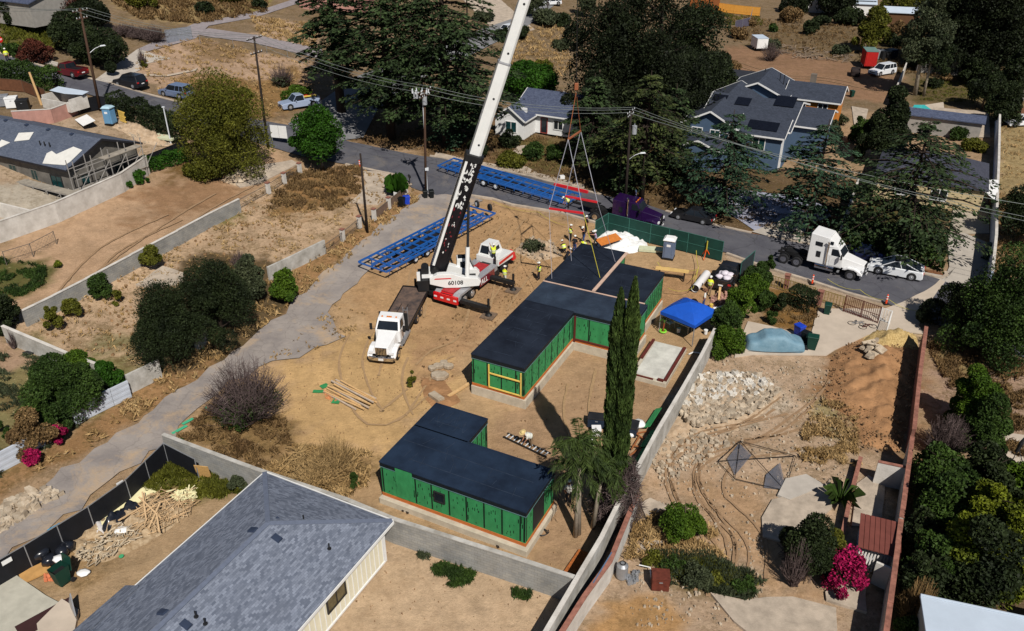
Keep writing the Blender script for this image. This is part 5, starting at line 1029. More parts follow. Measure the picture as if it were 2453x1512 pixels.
wall('pink_wall', 'faded pink wall behind the scaffolded house roof', grd([(36, 300), (130, 294), (187, 272)]), 1.7, mat('pink_wall'), .2, M_RENDER)
def fence(name, label, P, h, panel=None, post=M_GREY, gap=2.4, rail=(1.,), pr=.035, cat='fence', grp=None, base=.05, th=.02, pickets=0, pm=None, mesh=0, posts=True, wob_=0):
 o = Vector((*P[0], zt(*P[0]))); t = thing(name, label, cat, o, 0, grp); pn = MB(); rls = [MB() for _ in rail]; np_ = 0; first = None
 def L3(p, z): return Vector((p.x - o.x, p.y - o.y, zt(*p) + z - o.z))
 for a, b in zip(P[:-1], P[1:]):
  L = (b - a).length; n = max(1, round(L / gap)); d = (b - a) / L
  for i in range(n + 1):
   if i == 0 and np_: continue
   p = a + d * (L * i / n)
   if posts:
    if first is None: first = MB().tube([(0, 0, -.2), (0, 0, h + .05)], pr, 6).build('post', post, t); first.location = L3(p, 0)
    else: q = first.copy(); C.objects.link(q); q.location = L3(p, 0)
   np_ += 1
  for i in range(n):
   p0, p1 = a + d * (L * i / n), a + d * (L * (i + 1) / n)
   if panel: pn.add([L3(p0, base), L3(p1, base), L3(p1, h), L3(p0, h)] + [v + Vector((-d.y, d.x, 0)) * th for v in (L3(p0, base), L3(p1, base), L3(p1, h), L3(p0, h))], [(0, 1, 2, 3), (7, 6, 5, 4), (3, 2, 6, 7), (0, 4, 5, 1), (0, 3, 7, 4), (1, 5, 6, 2)])
   for rl, k in zip(rls, rail): rl.bar(L3(p0, h * k), L3(p1, h * k), .045)
   if pickets:
    m = int((p1 - p0).length / pickets)
    for k in range(m): p = p0.lerp(p1, (k + .5) / m); pn.bar(L3(p, base), L3(p, h - .03), .035)
   if mesh:
    m = int((p1 - p0).length / mesh)
    for k in range(m):
     for s in (0, 1): pn.bar(L3(p0.lerp(p1, k / m), base if s else h), L3(p0.lerp(p1, min(1, (k + 3) / m)), h if s else base), .012)
 if pn.v: pn.build('pickets' if pickets else 'screen', pm or panel, t)
 for rl in rls: rl.build('rail', post, t)
 return t
M_SCREEN = mat('green_screen', srgb(22, 62, 54), .75, var=.15, scale=1.2); M_BSCR = mat('black_screen', srgb(20, 22, 28), .7, var=.2, scale=2)
M_TEAL = mat('teal_post', srgb(58, 108, 98), .6)
fence('construction_fence', 'dark green screened fence between the site and the street', tops([(1427, 530), (1458, 511), (1560, 537), (1650, 558), (1734, 579)], 2.2), 2.2, M_SCREEN, M_TEAL, 2.1, (1., .5))
fence('construction_fence', 'dark screened gate panel standing beside the pickup', tops([(1777, 628), (1809, 601)], 2.2), 2.2, mat('grey_screen', srgb(44, 54, 58), .75), M_TEAL, 2.1, (1.,))
fence('screen_fence', 'black screened chain fence along the lane at the lower left', tops([(-30, 1357), (57, 1307), (210, 1214), (300, 1150), (391, 1062), (466, 1100)], 1.8), 1.8, M_BSCR, M_GREY, 2.4, (1.,))
t = bpy.data.objects['screen_fence']
def sign_on(px, py, w_, h_, m, name='sign'):
 g = tops([(px, py)], 1.6)[0]; q = MB().cb(0, 0, 0, w_, .02, h_).build(name, m, t); q.location = (g.x - t.location.x + .06, g.y - t.location.y - .06, zt(*g) + 1.5 - t.location.z); q.rotation_euler = (0, 0, R(52))
sign_on(128, 1262, .75, .4, mat('cyan_sign', srgb(40, 160, 210), .5)); sign_on(285, 1154, .45, .3, M_WHITE); sign_on(14, 1340, .55, .3, M_WHITE)
fence('screen_fence', 'black screen fence beside the feathery tree', tops([(345, 374), (447, 334)], 1.7), 1.7, M_BSCR, M_BLACK, 2.4)
fence('screen_fence', 'dark panel fence behind the blue toilet by the left pole', tops([(186, 240), (230, 230), (285, 236)], 1.8), 1.8, M_BSCR, M_BLACK, 2.4)
fence('wooden_fence', 'brown board fence at the far left behind the hedge', tops([(-20, 186), (50, 192), (105, 214)], 1.6), 1.6, mat('brown_board', srgb(96, 62, 42), .85, var=.2, scale=3), M_BARK, 2.4)
fence('wooden_fence', 'new orange board fence at the top edge right of the orange house', tops([(1704, 4), (1760, 12), (1822, 18)], 2.0), 2.0, mat('new_board', srgb(206, 146, 62), .8, var=.12, scale=3, stretch=(4, 4, .5)), mat('new_board'), 3, (1., .3))
M_IRON = mat('gold_brown_iron', srgb(136, 116, 52), .6, .2); M_DRED = mat('dark_red_iron', srgb(86, 36, 30), .6, .1)
fence('iron_fence', 'golden brown iron fence behind the hedge by the street', tops([(1848, 660), (1905, 676), (1954, 690)], 1.2), 1.2, None, M_IRON, 2.2, (1., .15), pickets=.28, pm=M_IRON)
fence('iron_fence', 'golden brown iron fence between the brick pillar and the red gate', tops([(1968, 694), (2026, 712)], 1.2), 1.2, None, M_IRON, 2.2, (1., .15), pickets=.26, pm=M_IRON)
fence('iron_gate', 'dark red iron gate at the patio by the street', tops([(2028, 708), (2070, 722), (2112, 736)], 1.7), 1.7, None, M_DRED, 2, (1., .5, .1), pickets=.16, pm=M_DRED, cat='gate')
fence('iron_gate', 'small white iron gate at the end of the street fence', tops([(2114, 738), (2138, 746), (2128, 776)], 1.3), 1.3, None, M_WHITE, 2, (1., .1), pickets=.22, pm=M_WHITE, cat='gate')
def pillar(label, p, m, h=1.4, w_=.45):
 t = thing('gate_pillar', label, 'pillar', G(*p), BZ); MB().cb(0, 0, h / 2, w_, w_, h).build('shaft', m, t, uv=True); MB().cb(0, 0, h + .04, w_ + .1, w_ + .1, .08).build('cap', M_BRICKP, t); return t
pillar('brick pillar left of the golden iron fence piece', (1961, 730), M_BRICK); pillar('brick pillar at the top of the iron fence by the hedge', (1882, 690), M_BRICK)
pp = [(644, 464), (682, 440), (719, 416)]
for i, p in enumerate(pp): pillar(('lowest white fence pillar between the two left lots', 'middle white fence pillar between the two left lots', 'topmost white fence pillar near the round green tree')[i], p, M_RENDER, 1.3, .4)['group'] = 'white fence pillars'
q5 = [(822, 578), (862, 546), (897, 528), (932, 500), (973, 466)]
for i, p in enumerate(q5): pillar(('first white fence pillar by the lane, next to the broken wall', 'second white fence pillar by the lane, left of the black pole', 'third white fence pillar by the lane, right of the black pole', 'fourth white fence pillar by the lane', 'last white fence pillar by the lane, beside the bins')[i], p, M_RENDER, 1.35, .38)['group'] = 'white fence pillars by the lane'
M_LINK = mat('chain_link', srgb(120, 112, 104), .6, .3)
fence('chain_link_fence', 'sagging chain link fence between the white pillars by the lane', grd([(778, 612), (822, 580), (862, 546)]), 1.1, None, M_LINK, 6, (1.,), mesh=.22, pm=M_LINK, posts=False)
fence('panel_fence', 'rusty brown mesh fence panels between white pillars near the bins', grd([(900, 526), (932, 500), (970, 468)]), 1.0, mat('rusty_mesh', srgb(112, 92, 78), .85, var=.2), M_LINK, 3, (1.,))
fence('chain_link_fence', 'chain link fence on the wall between the left lots', grd([(574, 500), (644, 462), (682, 438), (718, 414)]), 1.0, None, M_LINK, 6, (1., .1), mesh=.3, pm=M_LINK, posts=False)
fence('chain_link_fence', 'leaning chain link panels in front of the pale wall, far left', grd([(16, 634), (80, 614), (136, 584)]), 1.3, None, M_LINK, 2.4, (1.,), mesh=.4, pm=M_LINK)
fence('chain_link_fence', 'chain link fence along the gravel alley', grd([(480, 104), (560, 116), (640, 128), (740, 150)]), 1.6, None, M_GREY, 4, (1.,), mesh=1.2, pm=M_LINK)
fence('mesh_gate', 'grey mesh gate across the alley', grd([(400, 104), (430, 98), (462, 94)]), 2.0, mat('grey_mesh', srgb(132, 136, 146), .7, var=.2, scale=5), M_GREY, 3, (1., .5), cat='gate')
fence('chain_link_fence', 'chain link fence behind the big right trees by the concrete lane', grd([(1760, 70), (1795, 62), (1800, 40)]), 1.8, mat('purple_grey_screen', srgb(84, 80, 96), .8), M_GREY, 3)
# === POLES AND WIRES
M_POLE = mat('pole_timber', srgb(74, 54, 42), .9, var=.3, scale=2, stretch=(4, 4, .4)); M_POLED = mat('dark_pole_timber', srgb(44, 36, 32), .9, var=.3, scale=2, stretch=(4, 4, .4))
M_INS = mat('insulator', srgb(206, 210, 214), .3, var=.05)
WIRE_TOPS = {}
def pole(key, label, base, topy, arms=(), rad=.17, m=M_POLE, xtop=None, extra=None, az=BZ + R(90)):
 b = G(*base); h = tall(b, topy); t = thing('utility_pole', label, 'utility pole', b); lean = 0
 if xtop is not None: lean = (xtop - PR(b + Vector((0, 0, h)))[0]) * mpp(b)
 MB().tube([(0, 0, -.3), (lean * .5, 0, h * .5), (lean, 0, h)], [rad, rad * .85, rad * .65], 10).build('shaft', m, t, smooth=True)
 tp = []
 for k, (dz, L) in enumerate(arms):
  q = MB().cb(0, 0, 0, L, .1, .12).build('crossarm', m, t); q.location = (lean, 0, h - dz); q.rotation_euler = (0, 0, az); ib = MB(); c, s_ = math.cos(az), math.sin(az)
  for u in (-.46, -.2, .2, .46): ib.tube([(L * u, 0, .05), (L * u, 0, .22)], [.05, .035], 6)
  ib.build('insulators', M_INS, q)
  if k == 0: tp = [b + Vector((lean + L * u * c, L * u * s_, h - dz + .22)) for u in (-.46, .1, .46)]
 if extra: extra(t, lean, h)
 WIRE_TOPS[key] = tp; return t
def lamp(z, L, az_):
 def f(t, lean, h):
  c, s_ = math.cos(az_), math.sin(az_); q = MB().tube([(0, 0, 0), (c * L * .5, s_ * L * .5, .5), (c * L, s_ * L, .75)], .035, 6).build('lamp_arm', M_GREY, t); q.location = (lean * .6, 0, z)
  l = MB().cb(0, 0, 0, .7, .26, .14, .1, .05).build('lamp_head', M_INS, q, bev=.03); l.location = (c * (L + .25), s_ * (L + .25), .75); l.rotation_euler = (0, 0, az_)
 return f
def xfmr(t, lean, h, z=1.6, side=.4):
 MB().tube([(side, -.1, h - z - .9), (side, -.1, h - z)], .27, 14).tube([(side, -.1, h - z), (side, -.1, h - z + .25)], [.06, .04], 6).build('transformer', mat('transformer_grey', srgb(150, 154, 158), .5), t)
pole('a', 'brown utility pole with a street lamp by the left street', (240, 264), 20, ((.3, 2.2), (1.2, 1.6)), .19, xtop=190, extra=lamp(7.2, 1.6, R(40)))
pole('b', 'dark utility pole behind the feathery tree, with two crossarms', (642, 352), 88, ((.2, 2.6), (1.9, 2.0)), .17, M_POLED, xtop=608)
def px(t, lean, h):
 xfmr(t, lean, h, .7, .45); MB().cb(-.5, 0, h - .6, .5, .5, .6).cb(.2, .3, h - .4, 1.2, .12, .12).build('switchgear', mat('transformer_grey'), t)
 ib = MB()
 for i in range(9): a = i * .7; ib.tube([(math.cos(a) * .9, math.sin(a) * .6, h - .3), (math.cos(a) * .95, math.sin(a) * .62, h + .12)], [.09, .05], 6)
 ib.build('bushings', M_INS, t); MB().tube([(.22, 0, 0), (.22, 0, h - .8)], .045, 6).build('riser_pipe', M_INS, t); MB().cb(.3, -.1, 3.1, .4, .3, .3).build('meter_box', M_INS, t)
pole('c', 'transformer pole crowded with insulators at the site corner', (1020, 464), 216, ((.1, 2.8), (.7, 2.2), (.4, 1.8)), .16, xtop=1016, extra=px)
pole('s', 'short bare dark pole beside the lane', (880, 555), 368, (), .15, M_POLED, xtop=863)
pole('d', 'street pole with a grey can transformer in front of the cedars', (1496, 512), 266, ((.1, 2.4), (.5, 1.8)), .17, M_POLED, xtop=1512, extra=lambda t, l, h: (xfmr(t, l, h), lamp(6.4, 1.4, R(10))(t, l, h)))
pole('e', 'far pole beside the top street behind the broad cedar', (1120, 78), -60, ((1, 2.4),), .16, M_POLED); pole('f', 'thin leaning pole in the top right trees', (2372, 96), -20, ((.3, 1.6),), .14, xtop=2392); pole('g', 'far pole near the white parked car at the top', (1312, 28), -60, ((.3, 2),), .12)
pole('h', 'thin pole in the front yard behind the purple truck', (1480, 500), 300, (), .07, M_POLED)
def wire(label, a, b, sag=.8, r=.022, m=None, name='power_line', seg=14):
 a, b = Vector(a), Vector(b); P = [a.lerp(b, i / seg) - Vector((0, 0, sag * 4 * (i / seg) * (1 - i / seg))) - a for i in range(seg + 1)]
 o = MB().tube(P, r, 4).build(name, m or mat('cable', srgb(120, 126, 124), .5, .3)); o.location = a; tag(o, label, 'cable', None); return o
nm = ('left', 'middle', 'right')
def span(k1, k2, where):
 for i, (p, q) in enumerate(zip(WIRE_TOPS[k1], WIRE_TOPS[k2])): o = wire('%s wire of the three between %s' % (nm[i], where), p, q, .9); o['group'] = 'overhead wires'
span('a', 'b', 'the left lamp pole and the dark pole'); span('b', 'c', 'the dark pole and the insulator crowded pole'); span('c', 'd', 'the insulator crowded pole and the can transformer pole')
WIRE_TOPS['R'] = [GZ(2560, 506, 8.2), GZ(2560, 540, 8.2), GZ(2560, 552, 8.2)]; WIRE_TOPS['L'] = [GZ(-220, -30, 17), GZ(-220, -22, 17), GZ(-220, 0, 17)]
span('d', 'R', 'the can transformer pole and the right edge'); span('L', 'a', 'the left edge and the left lamp pole')
wire('thin service wire from the insulator crowded pole down to the lane fence', G(1016, 330, 0) * 0 + (G(1020, 464) + Vector((0, 0, 6))), G(880, 555) + Vector((0, 0, 8.5)), .5, .012)
t = thing('vent_stack', 'white standpipe rising from the rubble beside the scaffolded house', 'pipe', G(410, 346)); MB().tube([(0, 0, 0), (0, 0, 4.6)], [.09, .07], 8).build('pipe', M_INS, t); MB().cb(0, 0, 4.65, .34, .2, .12).build('cap', M_INS, t)
# basketball hoop and other upright bits
t = thing('basketball_hoop', 'basketball hoop on a dark post in the far right yard', 'basketball hoop', G(2338, 258)); MB().tube([(0, 0, 0), (0, 0, 3)], .06, 6).build('post', M_BLACK, t); MB().cb(0, -.15, 3.2, 1.5, .06, .95).build('backboard', M_BSCR, t)
f = MB()
for a_, b_ in (((-.75, 2.73), (.75, 2.73)), ((.75, 2.73), (.75, 3.68)), ((.75, 3.68), (-.75, 3.68)), ((-.75, 3.68), (-.75, 2.73)), ((-.3, 3.0), (.3, 3.0)), ((.3, 3.0), (.3, 3.4)), ((.3, 3.4), (-.3, 3.4)), ((-.3, 3.4), (-.3, 3.0))): f.bar((a_[0], -.2, a_[1]), (b_[0], -.2, b_[1]), .06)
f.build('marking', M_INS, t); f = MB(); f.tube([(math.cos(k * .5236) * .23, -.45 + math.sin(k * .5236) * .23, 2.95) for k in range(13)], .02, 4); f.build('rim', mat('orange_paint', srgb(220, 90, 30), .5), t)
# === VEHICLES
def paint(key, c=None, **k): return MATS[key] if key in MATS else mat(key, c, k.pop('rough', .3), var=.04, scale=1.2, coat=.6, spec=.5, **k)
M_TYRE = mat('tyre_rubber', (.018, .018, .02), .85, var=.2, scale=4); M_RIM = mat('rim_metal', (.55, .56, .58), .3, .7, var=.1); M_CHROME = mat('chrome', (.7, .7, .72), .12, 1., var=.05)
M_TRIM = mat('black_trim', (.015, .015, .016), .5, var=.2); M_LIGHT = mat('lamp_lens', (.75, .76, .78), .1, var=.05, spec=.6); M_RED = mat('red_lens', (.5, .02, .02), .2, var=.1)
def wheel(t, x, y, r=.34, w=.24, rim=M_RIM, name='wheel', z=None, dual=False):
 s = 1 if y > 0 else -1; W2 = w * (2.1 if dual else 1)
 o = MB().tube([(0, -W2 / 2, 0), (0, -W2 / 2 + .03, 0), (0, W2 / 2 - .03, 0), (0, W2 / 2, 0)], [r * .92, r, r, r * .92], 20).build(name, M_TYRE, t, smooth=False)
 o.location = (x, y, z if z is not None else r)
 m = MB().tube([(0, s * (W2 / 2 - .02), 0), (0, s * (W2 / 2 + .012), 0)], [r * .62, r * .58], 14).tube([(0, s * (W2 / 2), 0), (0, s * (W2 / 2 + .05), 0)], [r * .2, r * .15], 8); m.build('rim', rim, o); return o
def car(label, name, cat, p, hd, L=4.6, W=1.85, H=1.6, pm=None, kind='suv', grp=None, roof=None, glass=M_GLASS, z=None):
 loc = Vector(p); t = thing(name, label, cat, (loc.x, loc.y, zt(loc.x, loc.y) + .03 if z is None else z), hd, grp)
 h = L / 2; b = H * (.6 if kind == 'crossover' else .56); q = .22
 if kind == 'pickup': prof = [(-h, q + .15), (-h, b + .02), (-.02 * L, b + .05), (.17 * L, b + .03), (h - .12, b - .1), (h, b - .28), (h, q + .1), (h - .15, q), (-h + .2, q)]
 else: prof = [(-h, q + .12), (-h + .03, b - .05), (-h + .15, b + .06), (.15 * L, b + .05), (.3 * L, b - .02), (h - .15, b - .14), (h, b - .33), (h, q + .1), (h - .12, q), (-h + .15, q)]
 mb = MB(); n = len(prof); ws = ((-W / 2, .93), (-W / 2 + .07, 1), (W / 2 - .07, 1), (W / 2, .93)); vs = []
 for y, s in ws: vs += [(x * (1 if s == 1 else .985), y, (zz - q) * s + q) for x, zz in prof]
 fs = [tuple(reversed(range(n))), tuple(range(3 * n, 4 * n))]
 for k in range(3): fs += [(k * n + i, k * n + (i + 1) % n, (k + 1) * n + (i + 1) % n, (k + 1) * n + i) for i in range(n)]
 mb.add(vs, fs)
 if kind == 'pickup':
  x0, x1, bx = -h + .12, -.09 * L, W / 2 - .16
 body = mb.build('body', pm, t, bev=.03)
 if kind == 'pickup':   # a dark open bed set on the body with raised sides
  MB().box(x0, -bx, b + .022, x1, bx, b + .045).build('bed_liner', M_TRIM, t)
  sd = MB(); sd.box(x0 - .1, -W / 2 + .02, b - .1, x1, -bx, b + .2); sd.box(x0 - .1, bx, b - .1, x1, W / 2 - .02, b + .2); sd.box(x0 - .1, -bx, b - .1, x0, bx, b + .2); sd.build('bed_side', pm, t, bev=.02)
 gx0, gx1, tx0, tx1 = {'suv': (-h + .08, .24 * L, -h + .38, .08 * L), 'crossover': (-h + .2, .27 * L, -.14 * L, .05 * L), 'sedan': (-h + .55, .22 * L, -.17 * L, .06 * L), 'pickup': (-.09 * L, .22 * L, -.07 * L, .11 * L)}[kind]
 wb, wt = W / 2 - .07, W / 2 - .24; g = MB(); z0, z1 = b + .0, H - .05
 g.add([(gx0, -wb, z0), (gx1, -wb, z0), (gx1, wb, z0), (gx0, wb, z0), (tx0, -wt, z1), (tx1, -wt, z1), (tx1, wt, z1), (tx0, wt, z1)], [(3, 2, 1, 0), (4, 5, 6, 7), (0, 1, 5, 4), (1, 2, 6, 5), (2, 3, 7, 6), (3, 0, 4, 7)]); g.build('windows', glass, t)
 rf = MB(); rf.box(tx0 - .02, -wt - .02, z1 - .02, tx1 + .04, wt + .02, z1 + .05, .06, .06); rf.build('roof', roof or pm, t, bev=.015)
 pl = MB(); xs = [(gx0, tx0), (gx1, tx1)] + ([((gx0 + gx1) / 2 - .05, (tx0 + tx1) / 2)] if kind != 'pickup' else []) + ([(gx0 * .62 + gx1 * .38 - .5, tx0 * .62 + tx1 * .38 - .35)] if kind == 'suv' else [])
 for a, c in xs:
  for s in (-1, 1): pl.bar((a, s * (wb + .005), z0 - .02), (c, s * (wt + .008), z1), .075, .05)
 pl.build('pillar', pm, t)
 if kind == 'crossover':
  rl = MB()
  for s in (-1, 1):
   ar_ = [(gx1, wb + .02, z0), (tx1, wt + .03, z1 + .02), ((tx1 + tx0) / 2, wt + .03, z1 + .05), (tx0, wt + .03, z1), (gx0, wb + .02, z0)]
   for p_, q_ in zip(ar_[:-1], ar_[1:]): rl.bar((p_[0], s * p_[1], p_[2]), (q_[0], s * q_[1], q_[2]), .07, .06)
  rl.build('roof_rail', pm, t)
 lb = MB()
 for s in (-1, 1): lb.cb(h - .07, s * (W / 2 - .3), b - .27, .16, .42, .15)
 lb.build('headlight', M_LIGHT, t); lb = MB()
 for s in (-1, 1): lb.cb(-h + .03, s * (W / 2 - .2), b - .12, .1, .28, .18)
 lb.build('tail_light', M_RED, t)
 gr = MB(); gr.cb(h - .005, 0, b - .42, .05, W * .5, .2); gr.build('grille', M_TRIM, t); MB().cb(h - .01, 0, q + .12, .06, W * .8, .14).build('bumper', M_TRIM, t); MB().cb(-h + .01, 0, q + .15, .06, W * .85, .18).build('bumper', M_TRIM, t); MB().cb(-h - .03, 0, b - .3, .02, .45, .14).build('licence_plate', M_WHITE, t)
 mr = MB()
 for s in (-1, 1): mr.cb(gx1 - .45, s * (W / 2 + .08), b + .14, .12, .2, .14)
 mr.build('mirror', M_TRIM if kind == 'crossover' else pm, t)
 rr = .39 if kind in ('suv', 'pickup', 'crossover') else .34
 for x in (-.3 * L, .3 * L):
  for s in (-1, 1): MB().tube([(x, s * (W / 2 - .14), rr + .02), (x, s * (W / 2 + .006), rr + .02)], rr + .06, 18).build('wheel_arch', M_TRIM, t)
 for x in (-.3 * L, .3 * L):
  for s in (-1, 1): wheel(t, x, s * (W / 2 - .08), rr)
 return t
def mid(a, b): return (G(*a) + G(*b)) / 2
BD = BZ   # heading of the street
car('silver blue SUV parked at the left kerb in front of the feathery tree', 'parked_car', 'car', mid((375, 236), (452, 240)) + Vector((.2, 1.2, 0)), BD + math.pi, 5.0, 1.95, 1.8, paint('steel_blue_paint', srgb(104, 120, 150)), 'suv')
car('black SUV parked left of the silver blue one', 'parked_car', 'car', G(308, 213) + Vector((0, 1., 0)), BD + math.pi, 4.9, 1.95, 1.8, paint('black_paint', (.012, .012, .014)), 'suv')
car('dark red pickup parked by the far left street', 'parked_pickup', 'pickup truck', G(162, 186) + Vector((0, 1., 0)), BD + math.pi, 5.6, 1.95, 1.8, paint('dark_red_paint', srgb(94, 18, 24)), 'pickup')
tt_ = car('pale blue pickup at the corner with red and yellow boards in its bed', 'parked_pickup', 'pickup truck', G(718, 256), R(214), 5.6, 2.0, 1.85, paint('pale_blue_paint', srgb(150, 164, 190)), 'pickup')
b_ = MB(); b_.cb(-1.5, -.3, 1.34, 2.1, .4, .12); o_ = b_.build('surfboard', mat('red_paint', srgb(200, 36, 40), .4)); o_.location = tt_.location; o_.rotation_euler = tt_.rotation_euler; tag(o_, 'red board lying in the bed of the pale blue pickup', 'board')
b_ = MB(); b_.cb(-1.6, .25, 1.36, 2.0, .4, .12); o_ = b_.build('surfboard', mat('yellow_paint', srgb(220, 190, 90), .4)); o_.location = tt_.location; o_.rotation_euler = tt_.rotation_euler; tag(o_, 'yellow board lying in the bed of the pale blue pickup', 'board')
car('black sedan parked under the blue green cedar on the street', 'parked_car', 'car', mid((1617, 524), (1706, 545)) + Vector((.1, .9, 0)), R(150), 4.8, 1.88, 1.45, paint('black_paint'), 'sedan')
car('white crossover with a black glass roof in front of the semi truck', 'parked_car', 'car', mid((2101, 654), (2176, 675)) + Vector((.5, .75, 0)), R(153), 5.05, 2.0, 1.66, paint('pearl_white_paint', (.74, .76, .79)), 'crossover', roof=M_TRIM)
pk = car('black pickup with white sacks in its bed beside the construction fence', 'pickup_truck', 'pickup truck', G(1742, 672), R(62), 5.3, 2.0, 1.75, paint('black_paint'), 'pickup')
def sack(label, p, sx, sy, sz, m, rz=0, grp=None, name='sack', cat='sack'):
 r = random.Random(int(p[0] * 31 + p[1] * 7)); mb = MB(); n = 8; vs = []; rows = 6
 for i in range(rows + 1):
  a = math.pi * i / rows - math.pi / 2
  for k in range(n): b = 2 * math.pi * k / n; e = 1 + r.uniform(-.16, .16); c = math.cos(a) ** .6 if i not in (0, rows) else .02; vs.append((sx / 2 * c * math.cos(b) * e, sy / 2 * c * math.sin(b) * e, sz / 2 + sz / 2 * math.sin(a) * (1 + r.uniform(-.1, .1))))
 fs = [(i * n + k, i * n + (k + 1) % n, (i + 1) * n + (k + 1) % n, (i + 1) * n + k) for i in range(rows) for k in range(n)]
 mb.add(vs, fs); o = mb.build(name, m, smooth=True); o.location = p; o.rotation_euler = (0, 0, rz); return tag(o, label, cat, grp)
M_SACK = mat('white_sack', srgb(214, 206, 216), .7, var=.1, scale=5, bump=.3); w_ = pk.matrix_world if False else (Matrix.Translation(pk.location) @ Matrix.Rotation(R(62), 4, 'Z'))
for i, (x, y, z) in enumerate(((-1.9, -.35, 1.02), (-1.9, .4, 1.02), (-1.2, .3, 1.04), (-1.15, -.4, 1.04), (-1.5, 0, 1.28))):
 sack(('white sack at the tailgate, right side of the black pickup bed', 'white sack at the tailgate, left side of the black pickup bed', 'white sack behind the cab, left side of the pickup bed', 'white sack behind the cab, right side of the pickup bed', 'white sack on top of the others in the pickup bed')[i], w_ @ Vector((x, y, z)), .85, .7, .38, M_SACK, i, 'sacks in the pickup bed')
car('white utility pickup with a roof rack by the dirt yard wall', 'parked_pickup', 'pickup truck', G(2112, 178), R(208), 5.2, 2.0, 1.9, paint('pearl_white_paint'), 'suv')
car('small white car parked at the top edge of the picture', 'parked_car', 'car', G(1322, 12), R(195), 4.2, 1.8, 1.5, paint('pearl_white_paint'), 'suv'); car('white car half hidden behind the dark shrub on the top street', 'parked_car', 'car', G(1214, 78), R(230), 4.2, 1.8, 1.5, paint('pearl_white_paint'), 'suv')
car('dark vehicle parked in the shade left of the blue house', 'parked_car', 'car', G(1632, 292), R(255), 5, 1.95, 1.8, paint('black_paint'), 'suv')
car('white car in shadow at the far right edge behind the wall', 'parked_car', 'car', G(2440, 300), R(190), 4.6, 1.85, 1.5, paint('pearl_white_paint'), 'sedan')
car('dark blue car hidden behind the hood of the semi truck', 'parked_car', 'car', G(2068, 628) + Vector((0, .9, 0)), R(150), 4.6, 1.85, 1.45, paint('navy_paint', srgb(16, 24, 60)), 'sedan')
